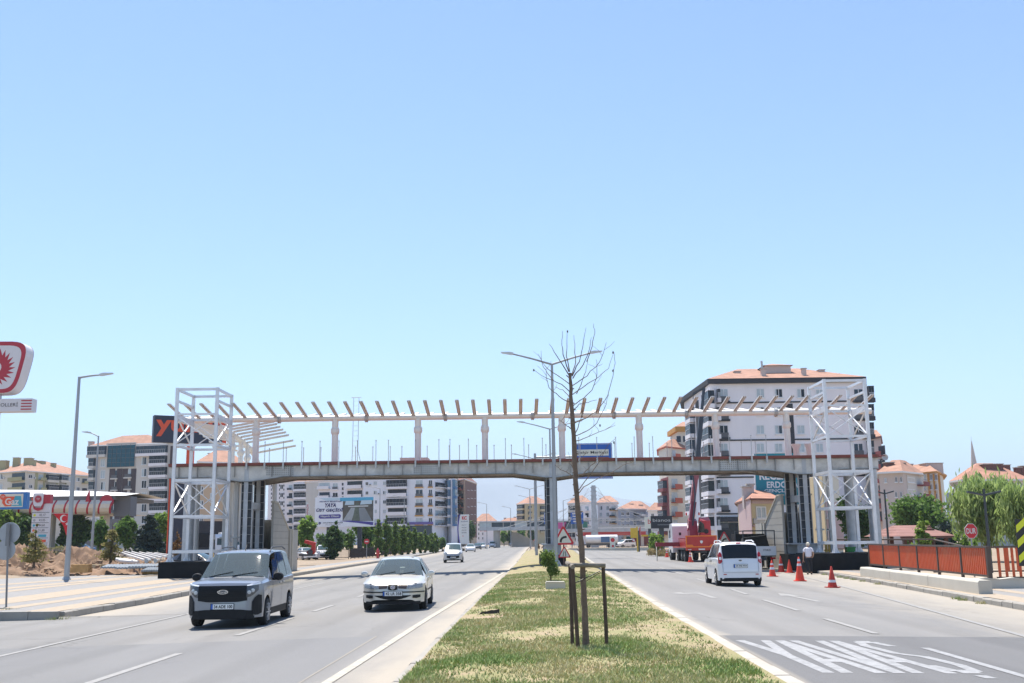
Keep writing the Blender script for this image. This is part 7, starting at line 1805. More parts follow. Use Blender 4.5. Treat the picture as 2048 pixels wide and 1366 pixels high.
def tri_sign(label, px, py, Y, wpx, kind, zg, pole_m, par=None, ppx=None):
    w = wpx * Y / LENS_PX; v = at(px, py, Y); t = par or thing('warning_sign', label, 'road sign', (v.x, Y, zg))
    o = MB().prism(rtri(w), (v.x, Y - .03, v.z), X, Z, (0, .02, 0)).build('sign_plate', S_red, t)
    cz = w * .866 / 3
    MB().prism([(a * .72, (b - cz) * .72 + cz) for a, b in rtri(w, .05)], (v.x, Y - .036, v.z), X, Z, (0, .004, 0)).build('sign_field', S_cream, o)
    f = Y - .042
    if kind == 'bend':
        pts = [(-.12, .1), (-.11, .2), (-.06, .28), (.02, .32), (.14, .34)]
        q = MB()
        rows = []
        for i, (a, b) in enumerate(pts):
            d = Vector(pts[min(i + 1, 4)]) - Vector(pts[max(i - 1, 0)]); d.normalize(); nn = Vector((-d.y, d.x)) * .045
            rows.append([(v.x + (a - nn.x) * w, f, v.z + (b - nn.y) * w), (v.x + (a + nn.x) * w, f, v.z + (b + nn.y) * w)])
        q.grid(rows).build('symbol', M_ink, o)
    else:
        q = MB()
        for sx in (-1, 1):
            pts = [(.09 * sx, .1), (.09 * sx, .24), (.045 * sx if sx < 0 else .07, .33), (.045 * sx if sx < 0 else .07, .46)]
            q.grid([[(v.x + (a - .022) * w, f, v.z + b * w), (v.x + (a + .022) * w, f, v.z + b * w)] for a, b in pts])
        q.build('symbol', M_ink, o)
    if par is None: MB().box(v.x - .035, v.x + .035, Y - .005, Y + .05, zg - .2, v.z + w * .6).build('post', pole_m, t)
    return t
zg = rise(at(1128, 1120, 62.3).x, 62.3)
ts = tri_sign('pair of red triangular warning signs on one post at the median column', 1127, 1089.5, 62.3, 45, 'bend', zg, M_rust)
tri_sign('', 1129, 1115.5, 62.25, 27, 'narrow', zg, M_rust, par=ts)
tri_sign('red triangular bend sign behind the roof of the white van', 1449, 1088, 72, 30, 'bend', zr(14, 72), M_rust)
tri_sign('distant red triangular warning sign on the far median', 1071, 1082, 165, 9, 'narrow', .2, M_rust)
# stop sign
v = at(1941.5, 1062, 47); w = 13.2 * 47 / LENS_PX; t = thing('stop_sign', 'red octagonal stop sign above the orange railing', 'road sign', (v.x, 47, 0))
oc = lambda r: [(r * math.cos(math.pi / 8 + i * math.pi / 4), r * 1.18 * math.sin(math.pi / 8 + i * math.pi / 4)) for i in range(8)]
o = MB().prism(oc(w * 1.0), (v.x, 46.97, v.z), X, Z, (0, .02, 0)).build('sign_plate', S_white, t); o2 = MB().prism(oc(w * .93), (v.x, 46.964, v.z), X, Z, (0, .004, 0)).build('sign_field', S_red, o)
write('DUR', (v.x, 46.96, v.z), X, Z, w * 1.42, w * .8, S_white, o2, bold=.02, lift=.005); MB().tube([(v.x, 47.03, -.2), (v.x, 47.03, v.z + .1)], .035, 8).build('post', S_grey, t)
# chevron board at the right edge
v = at(2050, 1085, 33); t = thing('chevron_board', 'black and yellow chevron board at the right edge', 'road sign', (v.x, 33, 0)); w_, h_ = .5, 1.42
MB().box(v.x - .24, v.x + .4, 33, 33.03, v.z - h_ / 2, v.z + h_ / 2).build('board', M_ink, t)
for k in range(3):
    z = v.z - .62 + k * .46; MB().prism([(-.23, 0), (.08, .26), (.39, 0), (.39, .22), (.08, .48), (-.23, .22)], (v.x, 32.992, z), X, Z, (0, .005, 0)).build('chevron', S_yel, t)
MB().tube([(v.x + .1, 33.08, 0), (v.x + .1, 33.08, v.z)], .04, 8).build('post', S_grey, t)
# two discs seen from behind at the left edge
va, vb = at(18, 1066, 33.5), at(11, 1100, 33.5); t = thing('round_signs', 'two round road signs seen from behind at the left edge', 'road sign', (va.x, 33.5, .1))
for q, r in ((va, .335), (vb, .31)): MB().lathe([(.001, 0), (r, 0), (r, .02), (.001, .021)], 28, (q.x, 33.5 + (.03 if q is va else .0), q.z), 'y').build('sign_plate', S_grey, t)
pb_ = at(9, 1216, 33.3); MB().tube([(pb_.x, 33.42, -.1), (va.x, 33.42, va.z + .3)], .032, 8).build('post', mat('dull_post', (.22, .22, .22), .6, .3, var=.1), t); MB().box(va.x - .05, va.x + .05, 33.4, 33.48, va.z - .4, va.z + .28).build('bracket', MATS['dull_post'], t)
# no-entry disc, far blue boards
v = at(733.5, 1083, 128); t = thing('no_entry_sign', 'small red no entry sign beside the right billboard post', 'road sign', (v.x, 128, .1)); MB().lathe([(.001, 0), (.32, 0), (.32, .03)], 20, (v.x, 127.9, v.z), 'y').build('sign_plate', S_red, t); MB().box(v.x - .2, v.x + .2, 127.87, 127.89, v.z - .06, v.z + .06).build('white_bar', S_white, t); MB().tube([(v.x, 128, -.1), (v.x, 128, v.z)], .04, 6).build('post', S_grey, t)
# overhead direction board
YG = 104; t = thing('direction_sign', 'blue overhead direction board carried on a cantilever arm', 'road sign', (at(1073, 1085, YG).x, YG, .2))
a, c_ = at(1145, 887, YG), at(1226, 957, YG); xm_ = (a.x + c_.x) / 2; W_ = c_.x - a.x; H_ = a.z - c_.z
o = MB().box(a.x, c_.x, YG, YG + .1, c_.z, a.z).build('board', S_blue, t)
q = MB()
for x0, x1, z0, z1 in ((.06, W_ - .06, .06, .1), (.06, W_ - .06, H_ - .1, H_ - .06), (.06, .1, .1, H_ - .1), (W_ - .1, W_ - .06, .1, H_ - .1)): q.box(a.x + x0, a.x + x1, YG - .012, YG - .004, c_.z + z0, c_.z + z1)
q.build('white_border', S_white, o)
zt_, zb2 = at(1180, 899, YG).z, at(1180, 911.5, YG).z; o2 = MB().box(a.x + .3, c_.x - .35, YG - .014, YG - .005, zb2, zt_).build('name_panel', S_cream, o); write('Şehir Merkezi', ((a.x + c_.x) / 2 - .02, YG - .016, (zt_ + zb2) / 2), X, Z, W_ - .85, .36, M_ink, o2, bold=.008)
zt_, zb2 = at(1180, 914.5, YG).z, at(1180, 931, YG).z; o3 = MB().box(a.x + .3, c_.x - .35, YG - .014, YG - .005, zb2, zt_).build('name_panel', S_brown, o); write('Müze', ((a.x + c_.x) / 2 + .3, YG - .016, (zt_ + zb2) / 2), X, Z, .8, .3, S_white, o3)
write('Ankara', ((a.x + c_.x) / 2, YG - .005, at(1180, 949, YG).z), X, Z, 1.6, .34, S_white, o)
xp = at(1073, 1085, YG).x; za = at(1110, 914, YG).z; MB().tube([(xp, YG + .3, 0), (xp, YG + .3, za + .4)], [.14, .12], 12).build('post', M_pole, t, smooth=True); MB().tube([(xp, YG + .3, za), (c_.x - .4, YG + .3, za + .05)], .11, 10).build('arm', M_pole, t, smooth=True); MB().lathe([(.2, -.12), (.2, .12)], 12, (at(1118, 914, YG).x, YG + .3, za + .02), 'x').build('arm_flange', M_pole, t)
for px0, px1, py0, py1, Y, lab, n in ((1141, 1167, 1025, 1047.5, 235, 'small blue direction board on two posts at the far junction', 3), (1088, 1094.5, 1025.5, 1048, 235, 'narrow blue board left of the central column', 2)):
    a, c_ = at(px0, py0, Y), at(px1, py1, Y); t = thing('direction_sign', lab, 'road sign', (a.x, Y, 0)); o = MB().box(a.x, c_.x, Y, Y + .1, c_.z, a.z).build('board', S_blue, t)
    MB().box(lerp(a.x, c_.x, .12), lerp(a.x, c_.x, .88), Y - .02, Y - .005, lerp(c_.z, a.z, .84), lerp(c_.z, a.z, .94)).build('white_stripe', S_white, o)
    for k in range(n): MB().box(lerp(a.x, c_.x, .2), lerp(a.x, c_.x, .45 + .08 * k), Y - .02, Y - .005, lerp(c_.z, a.z, .16 + .22 * k), lerp(c_.z, a.z, .26 + .22 * k)).build('white_stripe', S_white, o)
    for x in (a.x + .2, c_.x - .2): MB().tube([(x, Y + .15, 0), (x, Y + .15, c_.z + .5)], .08, 6).build('post', M_pole, t)

# ------------------------------------------------------------------ billboards and totems
YB = 141.0; a, c_ = at(630.5, 995, YB), at(748, 1053, YB)
bb = thing('billboard', 'large white municipal billboard announcing the footbridge on two dark posts', 'billboard', ((a.x + c_.x) / 2, YB, .2)); W_ = c_.x - a.x; H_ = a.z - c_.z
pn = MB().box(a.x, c_.x, YB, YB + .35, c_.z, a.z).build('board', mat('billboard_vinyl', (.86, .85, .88), .5, var=.02), bb)
def bp(u, v_): return Vector((a.x + W_ * u, YB - .01, c_.z + H_ * (1 - v_)))
def patch(name, poly, m, d=.01, par=pn): return MB().prism([(W_ * u, H_ * (1 - v_)) for u, v_ in poly], (a.x, YB - d, c_.z), X, Z, (0, .006, 0)).build(name, m, par)
B_navy = mat('print_navy', (.02, .018, .12), .6, var=.03); B_cyan = mat('print_cyan', (.10, .42, .62), .6, var=.05); B_pale = mat('print_pale', (.55, .66, .72), .6, var=.05); B_road = mat('print_road', (.26, .27, .28), .6, var=.1, scale=1.2); B_road2 = mat('print_road_light', (.42, .43, .43), .6, var=.1); B_tree = mat('print_brown', (.12, .105, .085), .6, var=.35, scale=1.6); B_purp = mat('print_violet', (.09, .07, .30), .6, var=.03)
patch('sky_print', [(.42, .02), (.985, .01), (.985, .12), (.42, .14)], B_cyan); patch('sky_print', [(.06, .025), (.42, .02), (.42, .10), (.2, .12)], B_pale)
patch('photo_print', [(.47, .14), (.985, .12), (.985, .82), (.47, .80)], B_tree); patch('town_print', [(.52, .13), (.66, .13), (.66, .26), (.5, .27)], B_pale, .014); patch('town_print', [(.78, .12), (.96, .11), (.96, .24), (.76, .26)], B_pale, .014)
patch('road_print', [(.61, .36), (.69, .36), (.62, .80), (.47, .80)], B_road2, .016); patch('road_print', [(.74, .36), (.84, .36), (.97, .82), (.76, .80)], B_road, .016); patch('median_print', [(.69, .2), (.735, .2), (.755, .80), (.63, .80)], MATS.get('print_green') or mat('print_green', (.14, .16, .12), .6, var=.3, scale=2), .017); patch('bridge_print', [(.56, .30), (.90, .29), (.90, .325), (.56, .335)], S_white, .020)
patch('wave_print', [(.40, .80), (.6, .79), (.985, .85), (.985, .955), (.75, .88)], B_purp, .024); patch('wave_print', [(.02, .84), (.42, .80), (.75, .89), (.985, .965), (.985, .99), (.02, .99)], MATS['billboard_vinyl'], .022)
for s, u, v_, w, h, m, sh, bo in (('AKSARAY BELEDİYESİ', .26, .135, .38, .06, B_navy, .2, .025), ('YAYA', .26, .265, .20, .14, B_navy, .2, .035), ('ÜST GEÇİDİ', .25, .43, .45, .15, B_navy, .2, .035), ('DR.EVREN DİNÇER', .31, .855, .34, .058, M_ink, 0, .02), ('Aksaray Belediye Başkanı', .31, .925, .26, .03, M_ink, 0, 0)):
    write(s, bp(u, v_) + Vector((0, -.02, 0)), X, Z, W_ * w, H_ * h, m, pn, bold=bo, shear=sh)
pl = patch('pill', [(.08, .585), (.42, .575), (.44, .61), (.435, .675), (.42, .71), (.09, .715), (.065, .68), (.068, .62)], B_purp, .014); write('Hayırlı Olsun', bp(.255, .645) + Vector((0, -.01, 0)), X, Z, W_ * .31, H_ * .085, S_white, pl, bold=.025)
patch('crest_print', [(.06, .85), (.085, .82), (.11, .85), (.105, .88), (.065, .88)], B_navy, .03); patch('crest_print', [(.066, .885), (.104, .885), (.085, .915)], B_navy, .03)
for px in (656, 718): v = at(px, 1080, YB); MB().box(v.x - .28, v.x + .28, YB + .37, YB + .85, -.2, c_.z + 1).build('post', M_darkst, bb)
YK = 134; a, c_ = at(1301.5, 1032, YK), at(1345, 1056.5, YK); t = thing('billboard', 'black billboard with pale lettering left of the crane lorry', 'billboard', ((a.x + c_.x) / 2, YK, 0)); o = MB().box(a.x, c_.x, YK, YK + .3, c_.z, a.z).build('board', W_dark, t)
write('bianos', ((a.x + c_.x) / 2, YK - .005, lerp(c_.z, a.z, .66)), X, Z, (c_.x - a.x) * .82, (a.z - c_.z) * .24, S_white, o, bold=-.01); MB().box(lerp(a.x, c_.x, .3), lerp(a.x, c_.x, .9), YK - .012, YK - .004, lerp(c_.z, a.z, .27), lerp(c_.z, a.z, .30)).build('small_print', S_grey, o); MB().box((a.x + c_.x) / 2 - .3, (a.x + c_.x) / 2 + .3, YK + .31, YK + .7, -.2, c_.z + .5).build('post', M_darkst, t)
YK = 150; a, c_ = at(1289.5, 1034, YK), at(1309, 1057, YK); t = thing('billboard', 'white billboard half hidden behind the black billboard', 'billboard', (a.x, YK, 0)); o = MB().box(a.x, c_.x, YK, YK + .3, c_.z, a.z).build('board', S_cream, t); write('b', (a.x + .62, YK - .005, lerp(c_.z, a.z, .62)), X, Z, .4, .7, S_red, o); MB().box((a.x + c_.x) / 2 - .2, (a.x + c_.x) / 2 + .2, YK + .31, YK + .6, -.2, c_.z + .5).build('post', M_darkst, t)
# purple and white fuel totem
YK = 215; a, c_ = at(916, 1029, YK), at(938, 1088, YK); W_ = c_.x - a.x; H_ = a.z - c_.z; t = thing('fuel_totem', 'tall white fuel price totem with a purple curved edge', 'price sign', ((a.x + c_.x) / 2, YK, 0))
poly = [(W_ * .12, H_), (W_, H_), (W_, 0), (W_ * .2, 0)] + [(W_ * (.2 - .18 * math.sin(math.pi * k / 8)), H_ * k / 8) for k in range(1, 8)]
o = MB().prism(poly, (a.x, YK, c_.z), X, Z, (0, .5, 0)).build('panel', S_white, t); MB().prism([(u - (.10 * W_ if i >= 4 else 0), v_) for i, (u, v_) in enumerate(poly)][3:] + [(W_ * .12, H_), (W_ * .2, 0)][::1], (a.x, YK - .03, c_.z), X, Z, (0, .02, 0)) if False else None
q = MB(); q.grid([[(a.x + W_ * (.2 - .18 * math.sin(math.pi * k / 8)) - .2, YK - .02, c_.z + H_ * k / 8), (a.x + W_ * (.2 - .18 * math.sin(math.pi * k / 8)) + .04, YK - .02, c_.z + H_ * k / 8)] for k in range(9)]); q.build('purple_edge', B_purp, o)
write('K', (a.x + W_ * .48, YK - .01, c_.z + H_ * .88), X, Z, W_ * .24, H_ * .12, S_red, o, bold=.05); write('C', (a.x + W_ * .68, YK - .01, c_.z + H_ * .88), X, Z, W_ * .26, H_ * .12, S_red, o, bold=.05); write('kadoil', (a.x + W_ * .58, YK - .01, c_.z + H_ * .765), X, Z, W_ * .6, H_ * .045, B_navy, o)
for k, s in enumerate(('42.17', '43.05', '42.60', '20.80')): write(s, (a.x + W_ * .55, YK - .01, c_.z + H_ * (.64 - .085 * k)), X, Z, W_ * .45, H_ * .035, M_ink, o)
MB().box(a.x + W_ * .4, a.x + W_ * .5, YK - .02, YK - .005, c_.z + H_ * .26, c_.z + H_ * .28).build('red_dash', S_red, o)
# feather flag and pole
YK = 138; t = thing('feather_flag', 'white feather flag with red lettering left of the billboard', 'flag', (at(612, 1090, YK).x, YK, .2)); a = at(612, 1003, YK); c_ = at(614, 1034, YK); h = a.z - c_.z
MB().prism([(0, 0), (.36, .1 * h), (.5, .45 * h), (.42, .8 * h), (.1, h), (0, h)], (a.x, YK, c_.z), X, Z, (0, .02, 0)).build('cloth', S_white, t); write('AMADA', (a.x + .22, YK - .005, c_.z + h * .48), Z, -X, h * .7, .26, S_red, t); MB().tube([(a.x, YK, .2), (a.x, YK, a.z + .1)], .03, 6).build('pole', S_grey, t)
# yellow framed barrier post, small totem, flag by the junction
a = at(1274, 1053, 160); x = a.x; t = thing('height_gauge', 'yellow height gauge frame with a warning triangle near the junction', 'gate', (x, 160, 0)); m = mat('site_yellow', (.62, .40, .03), .5, var=.1)
MB().box(x - .1, x + .1, 160, 160.2, -.2, a.z).build('post', m, t); MB().box(x - 1.0, x - .12, 160, 160.15, a.z - 1.7, a.z - .2).build('panel', m, t); MB().box(at(1283, 1071, 162).x, at(1330, 1071, 162).x, 162, 162.2, at(1290, 1073, 162).z, at(1290, 1069.5, 162).z).build('beam', m, t); MB().box(x + .15, x + .45, 161, 161.3, -.2, a.z - .6).build('post', M_darkst, t)
MB().prism(rtri(.65), (x - .55, 159.97, a.z - 2.2), X, Z, (0, .02, 0)).build('triangle', S_red, t); MB().prism([(u * .65, v_ * .65 + .06) for u, v_ in rtri(.65)], (x - .55, 159.96, a.z - 2.2), X, Z, (0, .005, 0)).build('triangle_field', S_white, t)
a, c_ = at(1220, 1073, 172), at(1231, 1098, 172); t = thing('info_totem', 'small cream information totem at the junction kerb', 'totem', (a.x, 172, 0)); MB().box(a.x, c_.x, 172, 172.3, c_.z, a.z).build('panel', S_cream, t); MB().lathe([(.22, 0), (.33, 0), (.33, .01), (.22, .011)], 18, ((a.x + c_.x) / 2, 171.98, lerp(c_.z, a.z, .72)), 'y').build('ring', S_red, t); MB().box(lerp(a.x, c_.x, .3), lerp(a.x, c_.x, .7), 171.97, 171.99, lerp(c_.z, a.z, .15), lerp(c_.z, a.z, .32)).build('red_mark', S_red, t)
v = at(1278, 1062, 165); t = thing('red_flag', 'small red flag on a thin pole near the junction', 'flag', (v.x, 165, 0)); MB().tube([(v.x + .25, 165, 0), (v.x + .25, 165, v.z + 1.2)], .03, 6).build('pole', S_grey, t); MB().prism([(0, 0), (.22, -.9), (.24, .8), (.1, .5)], (v.x, 165, v.z), X, Z, (0, .02, 0)).build('cloth', S_red, t)
for px0, px1, py0, py1, m, lab in ((1115, 1133, 1045, 1060, mat('banner_pink', (.55, .10, .30), .6, var=.2, scale=1), 'pink banner left of the small blue direction board'), (1130, 1162, 1047, 1062, mat('banner_dark', (.08, .13, .16), .6, var=.4, scale=.8), 'dark picture hoarding below the small blue direction board'), (1163, 1176, 1044, 1057, mat('banner_green', (.03, .18, .13), .6, var=.1), 'dark green board right of the small blue direction board')):
    a, c_ = at(px0, py0, 250), at(px1, py1, 250); t = thing('hoarding', lab, 'hoarding', (a.x, 250, 0)); MB().box(a.x, c_.x, 250, 250.2, c_.z, a.z).build('panel', m, t)
    for x in (a.x + .3, c_.x - .3): MB().tube([(x, 250.3, 0), (x, 250.3, c_.z + .2)], .08, 6).build('post', S_grey, t)

# ------------------------------------------------------------------ orange lettered sign behind the left tower
YO = 88; C4 = [at(309, 830, YO), at(455, 822.5, YO + 3), at(455, 878.5, YO + 3), at(307.5, 884, YO)]
t = thing('shop_sign', 'dark blue shop sign with orange letters on an orange mast', 'sign', (at(385, 900, YO + 2).x, YO + 2, .3)); S_nav = mat('sign_navy', (.028, .034, .06), .5, var=.05); S_org = mat('sign_orange', (.72, .09, .03), .45, var=.05)
ux = (C4[1] - C4[0]); ux.z = 0; Wd = ux.length; ux.normalize(); nn = Vector((ux.y, -ux.x, 0)); zt_, zb2 = C4[0].z, C4[3].z
o = MB().prism([(0, 0), (Wd - .35, 0), (Wd - .35, zt_ - zb2), (0, zt_ - zb2)], Vector((C4[0].x, C4[0].y, zb2)), ux, Z, -nn * .7).build('panel', S_nav, t); MB().prism([(Wd - .345, 0), (Wd, 0), (Wd, zt_ - zb2), (Wd - .345, zt_ - zb2)], Vector((C4[0].x, C4[0].y, zb2)), ux, Z, -nn * .72).build('edge', S_org, t)
write('yunus', Vector((C4[0].x, C4[0].y, 0)) + ux * (Wd * .49) + Z * lerp(zb2, zt_, .53) + nn * .01, ux, Z, Wd * .93, (zt_ - zb2) * .62, S_org, o, bold=.03, lift=.02)
m0 = Vector((C4[0].x, C4[0].y, 0)) + ux * (Wd * .52) - nn * .35; MB().box(m0.x - .28, m0.x + .28, m0.y - .2, m0.y + .2, 0, zb2 - .002).build('mast', S_org, t); MB().box(m0.x - 1.5, m0.x - .3, m0.y - .2, m0.y + .2, 0, at(385, 950, YO).z).build('mast_panel', S_nav, t); MB().box(m0.x - 1.62, m0.x - 1.51, m0.y - .22, m0.y + .22, 0, at(385, 950, YO).z).build('mast_edge', S_org, t)

# ------------------------------------------------------------------ fuel station at the left
S_tp = mat('station_red', (.42, .02, .04), .45, var=.04); S_tpw = mat('station_white', (.66, .65, .67), .45, var=.03)
def flames(cx, cz, y, r0, r1, n, m, par):
    poly = []
    for i in range(n):
        t0 = 2 * math.pi * i / n; poly.append((cx + r0 * math.cos(t0), cz + r0 * math.sin(t0))); t1 = t0 + 2 * math.pi / n * .95; poly.append((cx + r1 * math.cos(t1), cz + r1 * math.sin(t1)))
    q = MB(); q.add([(a, y, b) for a, b in poly] + [(cx, y, cz)], [(i, (i + 1) % (2 * n), 2 * n) for i in range(2 * n)]); return q.build('sun_emblem', m, par)
YT_ = 90; tl, br2_ = at(60, 682, YT_), at(60, 786, YT_); xc = at(-8, 735, YT_).x; hw = tl.x - xc; zt_, zb2 = tl.z, br2_.z; H_ = zt_ - zb2
t = thing('station_pylon_sign', 'tall station pylon sign with a red sun emblem at the left edge', 'pylon sign', (xc, YT_ + .7, .4))
def shield(s, n=40):
    out = []
    for i in range(n):
        a = 2 * math.pi * i / n; c, si = math.cos(a), math.sin(a); u = math.copysign(abs(c) ** .42, c); v_ = math.copysign(abs(si) ** .5, si); w = hw * (.83 + .17 * v_); out.append((u * w * s + 0, v_ * H_ / 2 * s))
    return out
zc = (zt_ + zb2) / 2
o = MB().prism(shield(1.0), (xc, YT_, zc), X, Z, (0, 1.45, 0)).build('cabinet', S_tpw, t); o1 = MB().prism(shield(.99), (xc, YT_ - .012, zc), X, Z, (0, .008, 0)).build('red_border', S_tp, o); MB().prism(shield(.84), (xc, YT_ - .02, zc), X, Z, (0, .006, 0)).build('white_field', S_tpw, o)
flames(xc, zc, YT_ - .025, H_ * .25, H_ * .37, 22, S_tp, o); disc(.48, 24, (xc, YT_ - .03, zc)).build('emblem_disc', S_tpw, o); write('TP', (xc, YT_ - .035, zc), X, Z, .6, .42, S_tp, o, bold=.02)
MB().prism(shield(1.003), (xc, YT_ + 1.42, zc), X, Z, (0, .05, 0)).build('rear_rim', mat('rim_violet', (.16, .06, .2), .5), o)
a, c_ = at(62, 796, YT_), at(62, 822, YT_); o = MB().box(xc - hw, a.x, YT_ + .2, YT_ + 1.2, c_.z, a.z).build('name_box', S_tpw, t); write('PETROLLERİ', (at(5, 808, YT_).x, YT_ + .19, at(5, 808, YT_).z), X, Z, 2.5, .4, M_ink, o)
for k in range(4): z = lerp(c_.z, a.z, .17 + .22 * k); MB().box(at(40, 808, YT_).x, a.x + .01, YT_ + .18, YT_ + .195, z - .05, z + .05).build('red_line', S_tp, o)
MB().tube([(xc - .1, YT_ + .7, 0), (xc - .1, YT_ + .7, zb2 + .3)], .42, 14).build('mast', S_tpw, t, smooth=True)
# canopy with its striped scalloped edge
YC_ = 128; xr_ = at(228, 1020, YC_).x; xl_ = at(-90, 1010, YC_).x; zu, zl_ = at(100, 1001, YC_).z, at(100, 1028.5, YC_).z; t = thing('station_canopy', 'white fuel station canopy with a red striped curved edge', 'canopy', (xl_ + 10, YC_ + 6, .8)); S_crm = mat('canopy_cream', (.62, .57, .49), .6, var=.05)
prof_ = [(0, zu), (-.35, lerp(zu, zl_, .3)), (-.3, lerp(zu, zl_, .6)), (.05, lerp(zu, zl_, .85)), (.6, zl_)]
n = 84
for k in range(n):
    x0 = lerp(xl_, xr_, k / n); x1 = lerp(xl_, xr_, (k + 1) / n); sl = -.55
    red = k % 6 == 5; rows = []
    for j, (dy, z) in enumerate(prof_):
        q = sl * j / 4; rows.append([(x0 + q, YC_ + dy, z), (x1 + q, YC_ + dy, z)])
    MB().grid(rows).build('red_stripe' if red else 'cream_panel', S_tp if red else S_crm, t)
MB().box(xl_, xr_, YC_ + .02, YC_ + 14, zu + .02, zu + .45).build('fascia', W_slate, t); za_ = at(20, 984, YC_).z
rows = [[(lerp(xl_, xr_ + 1.4, i / 12), YC_ + yy, zu + .46 + (za_ - zu - .35) * 1.25 * hh * (1 - .6 * (i / 12) ** 2)) for i in range(13)] for yy, hh in ((-.1, .04), (2, .62), (4.5, 1.25), (9, 1.1), (14, .4))]
MB().grid(rows).build('roof_sheet', S_white, t); MB().grid([[(p[0], p[1], zu + .455) for p in rows[0]], rows[0]]).build('roof_edge', S_white, t)
MB().box(xr_ - .5, xr_ + 1.5, YC_ + 1.2, YC_ + 3.4, zl_ - .3, zu + .44).build('end_wall', W_slate, t); MB().box(xl_, xr_ - .6, YC_ + .7, YC_ + 13.5, zl_ + .02, zl_ + .1).build('soffit', S_crm, t)
MB().lathe([(.001, 0), (.8, 0), (.8, .3)], 20, (at(213, 1006, YC_).x, YC_ - .1, zu - .2), 'y').build('round_badge', S_tp, t)
for px in (97, 205): v = at(px, 1060, YC_ + 4); MB().box(v.x - .45, v.x + .45, YC_ + 4, YC_ + 5, 0, zl_).build('column', S_crm, t)
MB().prism([(0, 0), (.5, 0), (.42, .8), (.35, 1.3), (.15, .8)], (at(172, 1005, YC_).x, YC_ - .2, zu - .2), X, Z, (0, .3, 0)).build('red_fin', S_tp, t)
for px0, px1 in ((100, 128), (134, 158)): MB().box(at(px0, 1, YC_).x, at(px1, 1, YC_).x, YC_ - .02, YC_ + .01, zu + .05, zu + .38).build('orange_sign', S_org, t)
# blue framed gas sign
YG_ = 96; a, c_ = at(-30, 984, YG_), at(52, 1018, YG_); zt_, zb2 = at(40, 984, YG_).z, at(40, 1018, YG_).z; t = thing('gas_sign', 'blue framed gas sign in front of the station canopy', 'sign', ((a.x + c_.x) / 2, YG_, .6)); S_tb = mat('gas_blue', (.02, .16, .45), .45, var=.03); S_aq = mat('gas_aqua', (.06, .36, .48), .5, var=.08)
MB().box(a.x, c_.x, YG_, YG_ + .6, zb2, zt_).build('cabinet', S_tb, t); o = MB().box(a.x, c_.x - .32, YG_ - .02, YG_ - .004, zb2 + .18, zt_ - .16).build('face', S_cream, t)
def gpt(px, py): v = at(px, py, YG_ - .03); return (v.x - a.x, v.z - zb2)
MB().prism([gpt(5, 999), gpt(10, 993), gpt(30, 993), gpt(22, 1012), gpt(10, 1013), gpt(4, 1006)], (a.x, YG_ - .03, zb2), X, Z, (0, .006, 0)).build('red_blob', S_org, o); MB().prism([gpt(30, 992), gpt(42, 992), gpt(44, 1012), gpt(18, 1012), gpt(24, 1008)], (a.x, YG_ - .026, zb2), X, Z, (0, .004, 0)).build('aqua_blob', S_aq, o)
v = at(24.5, 1003, YG_); write('Gaz', (v.x, YG_ - .034, v.z), X, Z, 1.25, .62, S_white, o, bold=.02); v = at(6, 994, YG_); disc(.26, 18, (v.x, YG_ - .036, v.z)).build('red_badge', S_org, o); write('TP', (v.x, YG_ - .04, v.z), X, Z, .3, .18, S_white, o)
MB().tube([(a.x + 1, YG_ + .3, .3), (a.x + 1, YG_ + .3, zb2)], .14, 8).build('post', S_grey, t)
# price totem
YP_ = 104; a, c_ = at(67, 990, YP_), at(93, 1108, YP_); W_ = c_.x - a.x; t = thing('price_totem', 'white fuel price totem with a red emblem by the station', 'price sign', (a.x, YP_, .7)); o = MB().box(a.x, c_.x, YP_, YP_ + .45, c_.z - .6, at(80, 1024, YP_).z).build('panel', S_tpw, t); MB().box(a.x, c_.x, YP_ + .02, YP_ + .43, at(80, 1024, YP_).z + .003, at(80, 1008, YP_).z).build('neck', S_tpw, t)
h0, h1 = at(69, 987, YP_), at(87, 1013, YP_); xc_ = (h0.x + h1.x) / 2; zc_ = (h0.z + h1.z) / 2
MB().box(h0.x + .5, c_.x + .05, YP_ - .1, YP_ + .55, h1.z + .3, h0.z - .1).build('red_side', S_tp, t); o1 = MB().prism([(-.5, .55), (-.42, .65), (.42, .65), (.5, .55), (.46, -.4), (.3, -.62), (-.3, -.62), (-.46, -.4)], (xc_, YP_ - .2, zc_), X, Z, (0, .5, 0)).build('emblem_box', S_tpw, t); flames(xc_, zc_ + .08, YP_ - .21, .3, .42, 20, S_tp, o1); write('TP', (xc_, YP_ - .215, zc_ + .08), X, Z, .32, .2, S_white, o1); MB().prism([(-.52, -.2), (-.3, -.75), (.3, -.75), (.52, -.2), (.6, -.2), (.4, -.9), (0, -1.05), (-.4, -.9), (-.6, -.2)], (xc_, YP_ - .15, zc_), X, Z, (0, .4, 0)).build('red_collar', S_tp, t)
for k in range(8):
    z = at(80, 1025 + k * 10.2, YP_).z; MB().box(a.x - .02, c_.x + .02, YP_ - .02, YP_ - .004, z - .02, z + .02).build('row_line', M_darkst, o)
    if k < 4: write(('42,17', '43,05', '44,60', '21,80')[k], ((a.x + c_.x) / 2 + .18, YP_ - .006, z - .26), X, Z, .62, .26, M_ink, o); disc(.13, 12, (a.x + .25, YP_ - .008, z - .26)).build('fuel_dot', (S_yel, S_grey, S_aq, S_org)[k], o)
    elif k < 7: MB().box((a.x + c_.x) / 2 - .1, c_.x - .15, YP_ - .01, YP_ - .003, z - .4, z - .15).build('fuel_mark', (S_aq, S_org, S_red)[k - 4], o)
